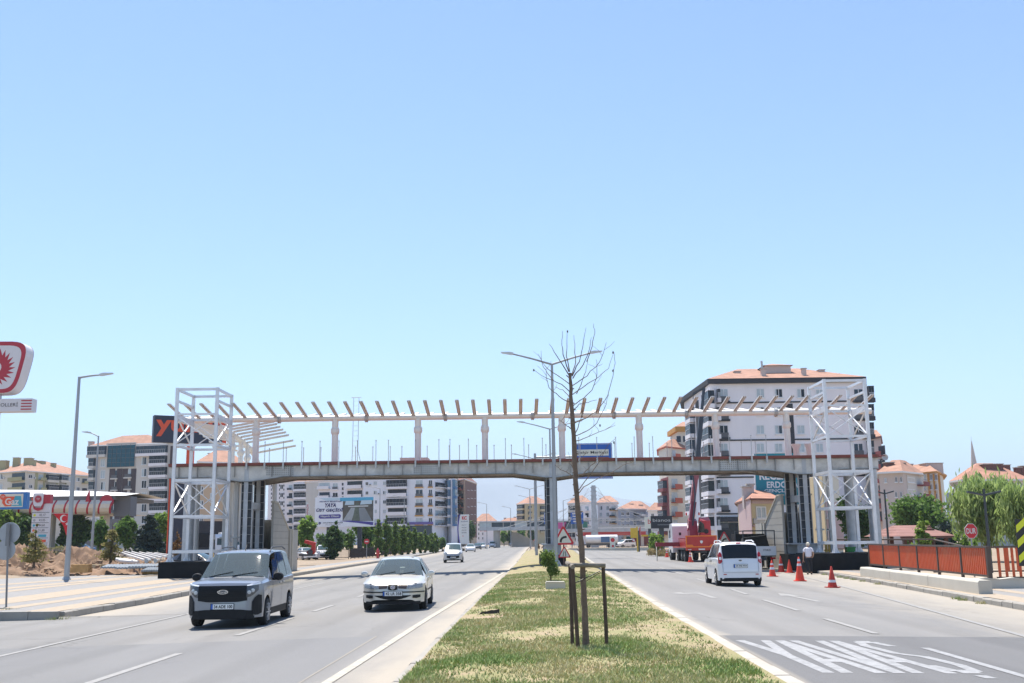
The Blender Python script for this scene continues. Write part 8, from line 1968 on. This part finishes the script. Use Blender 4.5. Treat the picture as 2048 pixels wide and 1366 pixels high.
# hanging flag
YF_ = 98; pts = [(106, 1027), (136, 1027), (140, 1030), (144, 1072), (132, 1070), (127, 1052), (118, 1040)]; t = thing('hanging_flag', 'red flag with a white crescent hanging below the station canopy', 'flag', (at(125, 1030, YF_).x, YF_, at(125, 1070, YF_).z)); S_flag = mat('flag_red', (.60, .012, .02), .7, var=.08, scale=1.5)
q0 = at(106, 1027, YF_); MB().prism([((at(a_, b_, YF_) - q0).x, (at(a_, b_, YF_) - q0).z) for a_, b_ in pts], q0, X, Z, (0, .04, 0)).build('cloth', S_flag, t)
v = at(127.5, 1037, YF_); R_, r_ = .34, .27; cres = [(R_ * math.cos(a_), R_ * math.sin(a_)) for a_ in np.linspace(.5, 2 * math.pi - .5, 20)] + [(r_ * math.cos(a_) + .1, r_ * math.sin(a_)) for a_ in np.linspace(2 * math.pi - .6, .6, 20)]
MB().grid([[(v.x + cres[i][0], YF_ - .02, v.z + cres[i][1]), (v.x + cres[39 - i][0], YF_ - .021, v.z + cres[39 - i][1])] for i in range(20)]).build('crescent', S_white, t); v = at(134, 1048, YF_); MB().prism([(.17 * (1 if i % 2 == 0 else .4) * math.sin(math.pi * i / 5), .17 * (1 if i % 2 == 0 else .4) * math.cos(math.pi * i / 5)) for i in range(10)], (v.x, YF_ - .02, v.z), X, Z, (0, .01, 0)).build('star', S_white, t)
MB().tube([at(103, 1026.5, YF_), at(142, 1026.5, YF_)], .03, 6).build('rod', S_grey, t)
MB().tube([at(142, 1026.5, YF_), (at(142, 1026.5, YF_).x, YF_, .5)], .05, 8).build('pole', S_grey, t)
# ------------------------------------------------------------------ cones, fences, site clutter, the walker
M_cone = mat('cone_orange', (.72, .06, .025), .55, var=.08, scale=8); M_cone2 = mat('cone_faded_red', (.45, .035, .02), .6, var=.15, scale=8); M_band = mat('cone_band', (.66, .66, .68), .4, var=.05)
def cone(label, px, py, Y, h, m, bands, base=True, hid=False):
    v = at(px, py, Y); z0 = zr(v.x, Y) + .006; t = thing('traffic_cone', label, 'traffic cone', (v.x, Y, z0), RNG.uniform(-.3, .3), 'traffic cones along the closed right lane')
    r0, r1 = .17 * (h / .75) ** .5, .03
    rad = lambda f: lerp(r0, r1, f)
    MB().lathe([(rad(0) + .005, .03), (rad(.5), .03 + h * .48), (rad(1), h), (rad(1) - .005, h + .005)], 16, (0, 0, 0)).build('body', m, t, world=False, smooth=True, sharp=50)
    q = MB(); s = r0 * 1.35; q.prism([(-s, -s * .8), (-s * .8, -s), (s * .8, -s), (s, -s * .8), (s, s * .8), (s * .8, s), (-s * .8, s), (-s, s * .8)], (0, 0, .032), X, Y_, (0, 0, -.03)); q.build('base', m, t, world=False)
    for f0, f1 in bands: MB().lathe([(rad(f0) + .006, .03 + (h - .03) * f0), (rad(f1) + .006, .03 + (h - .03) * f1)], 16, (0, 0, 0)).build('white_band', M_band, t, world=False, smooth=True, sharp=50)
    return t
two = ((.52, .64), (.76, .9)); one = ((.22, .34),)
cone('faded red cone nearest the camera with one low white band', 1665, 1173, 41.6, .80, M_cone2, one); cone('tall bright orange cone between the white van and the kerb with two bands', 1600, 1160, 48, 1.05, M_cone, ((.62, .72), (.82, .92))); cone('orange cone just right of the white van', 1545, 1151, 54, .80, M_cone, ((.4, .55), (.7, .8)))
cone('dark red cone in front of the right staircase', 1562, 1134, 61.5, .9, M_cone2, ((.4, .5),)); cone('plain red cone against the black footing of the right columns', 1579, 1136, 60.2, .72, M_cone, ())
for i, (px, py, h, m, lab) in enumerate(((1381, 1123, .85, M_cone, 'orange cone in the row before the crane lorry, nearest the camera'), (1362, 1119, .9, M_cone, 'orange cone in the row before the crane lorry, second from the camera'), (1346, 1115, .8, M_cone2, 'dark orange cone in the row before the crane lorry, third from the camera'), (1334, 1113, .85, M_cone, 'orange cone in the row before the crane lorry, fourth from the camera'), (1321, 1111, .9, M_cone, 'orange cone in the row at the tip of the outrigger beam'), (1300, 1106, .95, M_cone2, 'farthest cone of the row, dark red with a white band'))):
    d = on(px, py, -.1); cone(lab, px, py, d.y * .97, h, m, two if i != 5 else ((.3, .5),))

M_orange = mat('railing_orange', (.52, .075, .015), .5, var=.1, scale=4, dirt=(.5, .2, .1), dirt_amt=.4); M_brn = mat('railing_brown', (.085, .062, .05), .55, .2, var=.1)
A = Vector((18.85, 57.0)); B_ = Vector((17.2, 39.0)); rl = thing('orange_railing', 'orange slatted railing with brown frame running beside the right pavement', 'railing', (19.2, 51, .1))
ux = (B_ - A); Lr = ux.length; ux.normalize(); u3 = Vector((ux.x, ux.y, 0)); zb1, zt1 = .36, 1.34
def rp(u, z): return Vector((A.x + ux.x * u, A.y + ux.y * u, z))
np_ = 6
for k in range(np_ + 1):
    u = Lr * k / np_; w_ = .10 if k < np_ else .14; MB().bar(rp(u, -.1), rp(u, zt1 + .02), w_, w_, (1, 0, 0)).build('post', M_brn, rl)
MB().bar(rp(-.1, zt1 + .06), rp(Lr + .1, zt1 + .06), .14, .07).build('top_rail', M_brn, rl); MB().bar(rp(0, zb1), rp(Lr, zb1), .07, .07).build('bottom_rail', M_brn, rl)
for k in range(np_):
    for j in range(14):
        u = Lr * (k + (j + .8) / 14.7) / np_; MB().bar(rp(u, zb1 + .04), rp(u, zt1 + .02), .03, .12, u3).build('slat', M_orange, rl)
rl2 = thing('orange_railing', 'short orange railing section with wide gaps at the right end', 'railing', (19.5, 38.8, .1)); C_ = Vector((24.5, 38.2)); u2 = C_ - B_; L2 = u2.length; u2.normalize()
def rq(u, z, d=0): return Vector((B_.x + .25 + u2.x * u, B_.y + u2.y * u + d, z))
MB().bar(rq(0, zt1 + .06), rq(L2, zt1 + .06), .14, .07).build('top_rail', M_brn, rl2); MB().bar(rq(0, zb1 - .05), rq(L2, zb1 - .05), .07, .06).build('bottom_rail', M_brn, rl2)
for j in range(int(L2 / .24)): MB().bar(rq(.12 + j * .24, zb1 - .02), rq(.12 + j * .24, zt1 + .02), .09, .03, (0, 1, 0)).build('slat', M_orange, rl2)
rl3 = thing('orange_railing', 'second orange railing seen through the gaps at the right end', 'railing', (20.5, 46, .1))
MB().bar(Vector((17.9, 46, 1.3)), Vector((26, 45.4, 1.3)), .1, .06).build('top_rail', M_brn, rl3); MB().bar(Vector((17.9, 46, .3)), Vector((26, 45.4, .3)), .1, .06).build('bottom_rail', M_brn, rl3)
for j in range(20): x = 18.1 + j * .4; MB().box(x - .045, x + .045, 45.5, 45.53, .3, 1.28).build('slat', M_orange, rl3)
cbk = thing('concrete_kerb_wall', 'long low concrete wall block in front of the orange railing', 'low wall', (15, 40, 0)); P0 = Vector((16.35, 50.3)); P1 = Vector((14.65, 33.6)); d = (P1 - P0).normalized(); nrm = Vector((-d.y, d.x)) * .21
q = MB(); sec_ = [(-1, 0), (-1, .36), (-.8, .42), (.8, .42), (1, .36), (1, 0)]
n_ = 7
for k in range(3):
    a_ = P0.lerp(P1, k / 3 + .0012); b_ = P0.lerp(P1, (k + 1) / 3 - .0012); q = MB(); vs = []
    for p in (a_, b_):
        for s, z in sec_: vs.append((p.x + nrm.x * s, p.y + nrm.y * s, zrp(p.x, p.y) + z))
    q.add(vs, [tuple(range(6)), tuple(range(11, 5, -1))] + [(i, i + 6, (i + 1) % 6 + 6, (i + 1) % 6) for i in range(6)]); q.build('block', M_conc2, cbk)
t = thing('concrete_kerb_wall', 'low concrete wall below the railing at the right edge', 'low wall', (20, 38, 0)); MB().box(15.6, 24, 36.9, 37.3, -.1, .34).build('block', M_conc2, t); MB().prism([(0, 0)] + [(i * .5, .05 * (i % 2)) for i in range(1, 17)] + [(8.4, -.02)], (15.6, 36.88, .345), X, Z, (0, .35, 0)).build('broken_edge', M_conc2, t)
hr = thing('brown_handrail', 'thin brown handrail of the ramp behind the orange railing', 'railing', (22, 70, 0)); v0, v1, v2 = at(1660, 1079, 71), at(1868, 1079, 69), at(1925, 1092, 60)
MB().tube([v0, v1, v2], .045, 8).build('rail', M_brn, hr, smooth=True); MB().tube([v0 - Vector((0, 0, .6)), v1 - Vector((0, 0, .6)), v2 - Vector((0, 0, .6))], .03, 8).build('rail', M_brn, hr, smooth=True)
for k in range(8): p = v0.lerp(v1, k / 7); MB().tube([p, (p.x, p.y, -.2)], .035, 6).build('post', M_brn, hr)
# tiled pavilion
v0, v1 = at(1762, 1073, 80), at(1912, 1073, 76); zt_ = at(1850, 1057, 80).z; pv = thing('pavilion', 'low pavilion with a brown tiled hip roof behind the orange railing', 'pavilion', ((v0.x + v1.x) / 2, 80, 0)); cxp = (v0.x + v1.x) / 2
MB().add([(v0.x, 76, v0.z), (v1.x, 76, v0.z), (v1.x, 84, v0.z), (v0.x, 84, v0.z), (cxp - 1, 80, zt_ + .25), (cxp + 1, 80, zt_ + .25)], [(0, 1, 5, 4), (1, 2, 5), (2, 3, 4, 5), (3, 0, 4), (3, 2, 1, 0)]).build('roof', R_brown, pv); MB().box(v0.x, v1.x, 75.97, 76.03, v0.z - .16, v0.z - .003).build('fascia', W_brown, pv)
for x in (v0.x + .5, cxp, v1.x - .5):
    for y in (76.6, 83.4): MB().box(x - .12, x + .12, y - .12, y + .12, -.2, v0.z - .003).build('post', W_brown, pv)
MB().box(v1.x - 1.4, v1.x - .7, 78, 78.8, -.2, v0.z + .5).build('chimney', W_brown, pv); MB().tube([(v1.x - 1.05, 78.4, v0.z + .5), (v1.x - 1.05, 78.4, v0.z + 1.0)], [.35, .08], 8).build('chimney_cap', R_brown, pv)
# fence along the left verge
def fence(label, P, h, m, step=.14, post=2.4):
    t = thing('metal_fence', label, 'fence', (P[0][0], P[0][1], 0)); q = MB()
    for (x0, y0), (x1, y1) in zip(P[:-1], P[1:]):
        L_ = math.hypot(x1 - x0, y1 - y0); n = int(L_ / post)
        for k in range(n + 1):
            x, y = lerp(x0, x1, k / n), lerp(y0, y1, k / n); z = zland(x, y); MB().box(x - .04, x + .04, y - .04, y + .04, z - .2, z + h + .08).build('post', m, t)
        for zz in (.18, h - .1): MB().bar((x0, y0, zland(x0, y0) + zz), (x1, y1, zland(x1, y1) + zz), .03, .05).build('rail', m, t)
        for k in range(int(L_ / step)):
            f = (k + .5) * step / L_; x, y = lerp(x0, x1, f), lerp(y0, y1, f); z = zland(x, y); q.box(x - .014, x + .014, y - .014, y + .014, z + .1, z + h)
    o = q.build('pickets', m, t); o['kind'] = 'stuff'
M_fdark = mat('fence_dark', (.05, .045, .045), .6, .3, var=.1); M_fgrey = mat('fence_grey', (.30, .27, .25), .6, .3, var=.1)
fence('dark picket fence under the row of cypresses', [(-19.6, 128), (-18.6, 150), (-18.4, 190)], 1.25, M_fdark); fence('dark picket fence beside the billboard posts', [(-29, 124), (-19.8, 127.6)], 1.2, M_fdark); fence('greyish picket fence between the station and the left tower', [(-46, 92), (-22.5, 88)], 1.1, M_fgrey)
fence('far grey fence along the junction kerb', [(9.5, 178), (23, 180)], 1.0, M_fgrey, .3, 3)
t = thing('junction_kerb', 'pale raised kerb of the island at the far junction', 'kerb', (15, 176, 0)); MB().box(8.6, 24.5, 175.5, 182, -.3, .32).build('kerb_edge', M_conc2, t); MB().box(9, 24.2, 175.8, 181.7, .322, .36).build('island_top', M_earth, t)
# hydrant
v = at(755.5, 1113, 122); z = zl(v.x, 122); t = thing('fire_hydrant', 'red fire hydrant on the left verge below the cypresses', 'hydrant', (v.x, 122, z)); z = zland(v.x, 122)
MB().lathe([(.22, z), (.22, z + .15), (.15, z + .2), (.15, z + .8), (.2, z + .85), (.2, z + .95), (.12, z + 1.1), (.05, z + 1.3)], 12, (v.x, 122, 0)).build('body', P_red, t, smooth=True); MB().lathe([(.08, -.28), (.08, .28)], 10, (v.x, 122, z + .65), 'x').build('outlets', P_red, t)
# red folded machine arm and tile rubble
v = at(620, 1108, 96); z = zland(v.x, 96); t = thing('loader_arm', 'red folded loader arm lying beside the staircase wall', 'machine', (v.x, 96, z)); S_mr = mat('machine_red', (.48, .03, .02), .45, var=.08)
def rpt(px, py): w = at(px, py, 96); return (w.x, w.z)
MB().prism([rpt(611, 1080), rpt(632, 1085), rpt(630, 1092), rpt(610, 1086)], (0, 95.6, 0), X, Z, (0, .7, 0)).build('upper_arm', S_mr, t); MB().prism([rpt(625, 1088), rpt(631.5, 1087), rpt(631, 1104), rpt(626, 1111), rpt(618, 1110), rpt(612, 1103), rpt(620, 1100), rpt(624, 1096)], (0, 95.7, 0), X, Z, (0, .5, 0)).build('lower_arm', S_mr, t); MB().lathe([(.001, 0), (.22, 0), (.22, .7)], 12, (at(618, 1104, 95).x, 95.55, at(618, 1104, 95).z), 'y').build('hub', M_darkst, t); MB().prism([rpt(596, 1101), rpt(616, 1101), rpt(616, 1104), rpt(596, 1104)], (0, 95.5, 0), X, Z, (0, 1.2, 0)).build('skid', M_galv, t); MB().prism([rpt(600, 1108), rpt(628, 1108), rpt(628, 1112), rpt(600, 1112)], (0, 95.5, 0), X, Z, (0, 1.2, 0)).build('base_frame', M_darkst, t)
# --- earth heaps and clods behind the left pavement
M_mound = mat('dug_earth', (.215, .135, .085), .95, var=.3, scale=1.1, bump=.8, bscale=9, dirt=(.31, .21, .14), dirt_amt=.6, dirt_scale=.7)
def mound(label, x0, x1, y0, y1, hh, seed, n=110):
    rows = []
    for i in range(n + 1):
        r = []
        for j in range(n + 1):
            u, v_ = i / n, j / n; x, y = lerp(x0, x1, u), lerp(y0, y1, v_); e = math.sin(math.pi * min(1, max(0, u))) ** .6 * math.sin(math.pi * v_) ** .7
            f = .4 + .9 * fbm(x, y, .33, seed) + .36 * fbm(x, y, 1.4, seed + 3) + .24 * abs(fbm(x, y, 3.5, seed + 9)); base = min(zl(x, y), zland(x, y)) if y < 66 else zland(x, y)
            r.append((x, y, base - .06 + max(0, f) * hh * e))
        rows.append(r)
    o = MB().grid(rows).build('earth_heap', M_mound, smooth=True, sharp=50); return tag(o, label, 'earth', kind='stuff')
mound('long heap of freshly dug brown earth behind the left pavement', -45, -23.5, 65.6, 84, 1.75, 21.0); mound('low heap of dug earth around the stacked site timber', -29, -20.6, 66.6, 80, 1.0, 31.0)
M_clod = mat('earth_clod', (.30, .21, .14), .95, var=.3, scale=3, bump=.6, bscale=12)
rng = random.Random(3); q = MB()
for i in range(420):
    x = rng.uniform(-42, -21.5); y = rng.uniform(65.5, 74); s = rng.uniform(.03, .15) * (1 if rng.random() < .8 else 1.6); z = zland(x, y) + (.75 if x < -27 else .3) * math.exp(-((y - 74) / 5) ** 2); vs = []
    for k in range(2):
        for j in range(5): a_ = j * 1.257 + k * .6; rr = s * rng.uniform(.6, 1.1); vs.append((x + rr * math.cos(a_), y + rr * math.sin(a_), z + (k - .35) * s * 1.1))
    vs.append((x + rng.uniform(-.3, .3) * s, y, z + s * 1.1)); q.add(vs, [(0, 1, 2, 3, 4)] + [(j, (j + 1) % 5, (j + 1) % 5 + 5, j + 5) for j in range(5)] + [(j + 5, (j + 1) % 5 + 5, 10) for j in range(5)])
o = q.build('earth_clods', M_clod); tag(o, 'loose clods and stones scattered over the dug earth', 'stones', kind='stuff')
M_wood = mat('new_timber', (.50, .30, .12), .8, var=.2, scale=4); M_sheet = mat('corrugated_sheet', (.22, .25, .28), .5, .3, var=.2)
def stack(label, name, cat, px0, px1, py, Y, n, lay, w, h, m, ang=0, mm='beam'):
    a, c_ = at(px0, py, Y), at(px1, py, Y); z = zland(a.x, Y) + .35; t = thing(name, label, cat, ((a.x + c_.x) / 2, Y, z))
    for l in range(lay):
        for k in range(n): MB().bar((a.x + RNG.uniform(-.1, .1), Y + k * (w + .02), z + l * (h + .01)), (c_.x + RNG.uniform(-.1, .1), Y + k * (w + .02) + ang, z + l * (h + .01)), w, h).build(mm, m, t)
    return t
stack('orange new timber beams stacked beside the left street lamp', 'timber_stack', 'timber', 140, 176, 1135, 66.5, 3, 3, .2, .16, M_wood); stack('pale timber beams lying further back on the dug earth', 'timber_stack', 'timber', 168, 202, 1124, 71, 3, 2, .2, .18, mat('pale_timber', (.52, .43, .27), .8, var=.15, scale=4))
# raked canopy ribs waiting on bearers
t = thing('rib_stack', 'pale steel canopy ribs laid side by side left of the lift tower', 'steel stack', (-24, 70, .8)); S_rib = M_paint
for k in range(6):
    p = at(234 + k * 15, 1103 + k * .6, 76 - k * .3); q_ = at(288 + k * 11.5, 1120 - k * 1.6, 68); MB().bar(p, q_, .1, .1).build('rib', S_rib, t)
for k in range(2):
    p = at(296 + k * 18, 1122 - k * .5, 67.7); MB().tube([p - Vector((0, .3, 0)), p + Vector((0, .3, 0))], .13, 10).build('tube_end', M_galv, t)
    MB().box(p.x - .3, p.x + .3, 67.6, 68.3, zland(p.x, 68), p.z - .18).build('bearer', M_wood, t)
t = thing('sheet_stack', 'bluish corrugated sheets lying on the ground left of the black footing', 'sheet stack', (-24, 66.6, .3))
for k, (p0, p1, py, Y) in enumerate(((207, 262, 1132, 67.5), (235, 292, 1133, 67), (262, 318, 1131, 66.6), (288, 330, 1138, 64.6))):
    a, c_ = at(p0, py, Y), at(p1, py, Y); n = 18; rows = [[(lerp(a.x, c_.x, i / n), Y + yy, a.z + .04 * (i % 2) + yy * .12 - .06 * k * 0) for i in range(n + 1)] for yy in (-.5, .6)]; MB().grid(rows).build('sheet', M_sheet, t); MB().grid([rows[0], [(p[0], p[1], p[2] - .1) for p in rows[0]]]).build('sheet_edge', M_sheet, t)
t = thing('pipe_bundle', 'white pipes lying behind the corrugated sheets', 'pipes', (-25, 72, .8))
for k in range(3): a, c_ = at(232 + 4 * k, 1119 + k * 1.5, 72 - k * .4), at(272 + 3 * k, 1123 + k, 72 - k * .4); MB().tube([a, c_], .13, 10).build('pipe', S_white, t, smooth=True)
# bits behind the right footing
v = at(1701, 1106, 64.5); t = thing('green_bin', 'small green bin behind the black footing on the right', 'bin', (v.x, 64.5, .6)); m = mat('bin_green', (.02, .22, .04), .5, var=.05); MB().prism([(-.2, 0), (.2, 0), (.25, .5), (-.25, .5)], (v.x, 64.3, v.z - .2), X, Z, (0, .4, 0)).build('tub', m, t); MB().box(v.x - .28, v.x + .28, 64.26, 64.74, v.z + .302, v.z + .36).build('lid', m, t); MB().box(v.x - .2, v.x + .2, 64.3, 64.7, -.2, v.z - .202).build('stand', M_conc, t)
v = at(1662, 1106, 66); t = thing('pallet_stack', 'yellow wooden pallets standing behind the right lift tower legs', 'pallets', (v.x, 66, -.2))
for k in range(4): MB().box(v.x - .35 + k * .2, v.x - .22 + k * .2, 65.9, 66.0, -.2, v.z + .65).build('board', mat('pallet_yellow', (.66, .42, .10), .7, var=.1), t)
for k in range(3): MB().box(v.x - .4, v.x + .5, 66.002, 66.06, v.z - .3 + k * .4, v.z - .18 + k * .4).build('batten', MATS['pallet_yellow'], t)

# ------------------------------------------------------------------ the old man walking past the footing
def person(px, py, Y):
    v = at(px, py, Y); x0, z0 = v.x, zrp(v.x, Y) if v.x > interp(KR, Y) else zr(v.x, Y)
    t = thing('person', 'white haired person in a white shirt and dark trousers walking away with a bag', 'person', (x0, Y, z0), -.25)
    def skin(name, V, E, R, m, root=0):
        me = bpy.data.meshes.new(name); me.from_pydata(V, E, []); o = bpy.data.objects.new(name, me); COL.objects.link(o); o.parent = t
        sk = o.modifiers.new('skin', 'SKIN'); sk.use_smooth_shade = True; sd = me.skin_vertices[0].data
        for i, r in enumerate(R): sd[i].radius = r if isinstance(r, tuple) else (r, r)
        sd[root].use_root = True; sb = o.modifiers.new('sub', 'SUBSURF'); sb.levels = 1; sb.render_levels = 2
        me.materials.append(m); return o
    S_skin = mat('skin', (.42, .25, .17), .6, var=.05); S_shirt = mat('white_shirt', (.72, .69, .72), .8, var=.06, scale=6); S_trou = mat('dark_trousers', (.014, .015, .022), .85, var=.1); S_hair = mat('white_hair', (.62, .57, .46), .9, var=.15, scale=30); S_shoe = mat('dark_shoe', (.015, .013, .012), .5)
    # body: head, neck, torso, arms and legs as one figure (faces away, +Y; left arm holds the bag)
    V = [(0, 0, .90), (0, .02, 1.10), (0, .06, 1.30), (0, .10, 1.42), (0, .13, 1.50), (0, .16, 1.58), (0, .175, 1.66),
         (-.19, .08, 1.38), (-.26, .04, 1.12), (-.28, .10, .88), (-.285, .13, .78), (.19, .08, 1.38), (.27, .02, 1.14), (.22, .12, .95), (.17, .18, .9),
         (-.09, 0, .86), (-.10, -.06, .48), (-.10, -.16, .10), (-.10, -.06, .04), (.09, .0, .86), (.10, .12, .48), (.10, .06, .09), (.10, .18, .04)]
    E = [(0, 1), (1, 2), (2, 3), (3, 4), (4, 5), (5, 6), (3, 7), (7, 8), (8, 9), (9, 10), (3, 11), (11, 12), (12, 13), (13, 14), (0, 15), (15, 16), (16, 17), (17, 18), (0, 19), (19, 20), (20, 21), (21, 22)]
    R = [(.15, .10), (.15, .10), (.17, .10), (.10, .08), .05, .075, .06, .06, .042, .034, .03, .06, .042, .034, .03, .085, .06, .042, .035, .085, .06, .042, .035]
    body = skin('body', V, E, R, S_skin)
    sh = skin('shirt', [(0, 0, .88), (0, .02, 1.10), (0, .06, 1.30), (0, .10, 1.43), (-.19, .08, 1.38), (-.245, .05, 1.2), (.19, .08, 1.38), (.25, .04, 1.2)], [(0, 1), (1, 2), (2, 3), (3, 4), (4, 5), (3, 6), (6, 7)], [(.185, .13), (.185, .13), (.195, .125), (.10, .09), .08, .07, .08, .07], S_shirt)
    tr_ = skin('trousers', [(0, 0, .92), (-.09, 0, .84), (-.10, -.06, .48), (-.10, -.15, .12), (.09, 0, .84), (.10, .12, .48), (.10, .07, .11)], [(0, 1), (1, 2), (2, 3), (0, 4), (4, 5), (5, 6)], [(.165, .12), .105, .08, .066, .105, .08, .066], S_trou)
    for (a, b, c_) in ((-.10, -.12, .05), (.10, .12, .05)):
        MB().tube([(a, b - .08, c_), (a, b + .04, c_), (a, b + .17, c_ - .015)], [.045, .05, .035], 10).build('shoe', S_shoe, t, world=False, smooth=True)
    q = MB().lathe([(.03, -.10), (.085, -.06), (.102, 0), (.095, .05), (.05, .095), (.01, .105)], 16, (0, .165, 1.645)); q.build('hair', S_hair, t, world=False, smooth=True)
    for s in (-1, 1): MB().lathe([(.005, -.03), (.022, -.01), (.022, .015), (.005, .03)], 8, (s * .098, .19, 1.61)).build('ear', S_skin, body, world=False, smooth=True)
    MB().tube([(0, .27, 1.61), (0, .285, 1.6)], [.015, .012], 6).build('nose', S_skin, body, world=False)
    # hands: palm, four fingers and a thumb curled round the bag strap
    for sx, (hx, hy, hz) in ((-1, (-.287, .14, .745)), (1, (.16, .19, .88))):
        hand = MB(); hand.tube([(hx, hy - .01, hz + .035), (hx, hy, hz - .03)], [.026, .034], 8); ho = hand.build('hand', S_skin, body, world=False, smooth=True)
        for k in range(4): yk = hy - .032 + k * .021; ln = (.07, .08, .076, .06)[k]; MB().tube([(hx, yk, hz - .03), (hx + sx * -.008, yk, hz - .03 - ln * .5), (hx - sx * .03, yk, hz - .03 - ln * .75), (hx - sx * .045, yk, hz - .03 - ln * .5)], [.0095, .009, .0085, .007], 6).build('finger', S_skin, ho, world=False, smooth=True)
        MB().tube([(hx - sx * .01, hy - .035, hz), (hx - sx * .04, hy - .045, hz - .03), (hx - sx * .05, hy - .03, hz - .055)], [.011, .010, .008], 6).build('thumb', S_skin, ho, world=False, smooth=True)
    bag = thing('tool_bag', 'small dark tool bag hanging from the walker left hand', 'bag', (x0 - .36, Y + .06, z0 + .35), -.25)
    MB().prism([(-.05, 0), (.08, 0), (.1, .2), (.04, .26), (-.04, .26)], (0, -.14, 0), X, Z, (0, .28, 0)).build('sack', S_trou, bag, world=False); MB().tube([(.02, -.08, .25), (.05, 0, .38), (.02, .08, .25)], .012, 6).build('strap', M_redox, bag, world=False); MB().tube([(-.02, -.15, .1), (-.06, -.2, .22)], .015, 6).build('tool', M_redox, bag, world=False)
    t.scale = (.97, .97, .97)
person(1619, 1141, 57.5)

# ------------------------------------------------------------------ summer haze: one closed box of thin pale air round the whole place
hm = bpy.data.materials.new('thin_haze'); hm.use_nodes = True; nt = hm.node_tree; nt.nodes.remove(nt.nodes['Principled BSDF'])
pvn = nt.nodes.new('ShaderNodeVolumePrincipled'); pvn.inputs['Color'].default_value = (.74, .88, 1.0, 1); pvn.inputs['Density'].default_value = HAZE; pvn.inputs['Anisotropy'].default_value = 0.0
nt.links.new(pvn.outputs[0], nt.nodes['Material Output'].inputs['Volume'])
if HAZE > 0:
    hz = MB().box(-9600, 9600, -320, 10400, -40, 620).build('haze', hm); tag(hz, kind='stuff'); hz['label'] = 'thin pale summer haze over the whole place'; hz['category'] = 'haze'
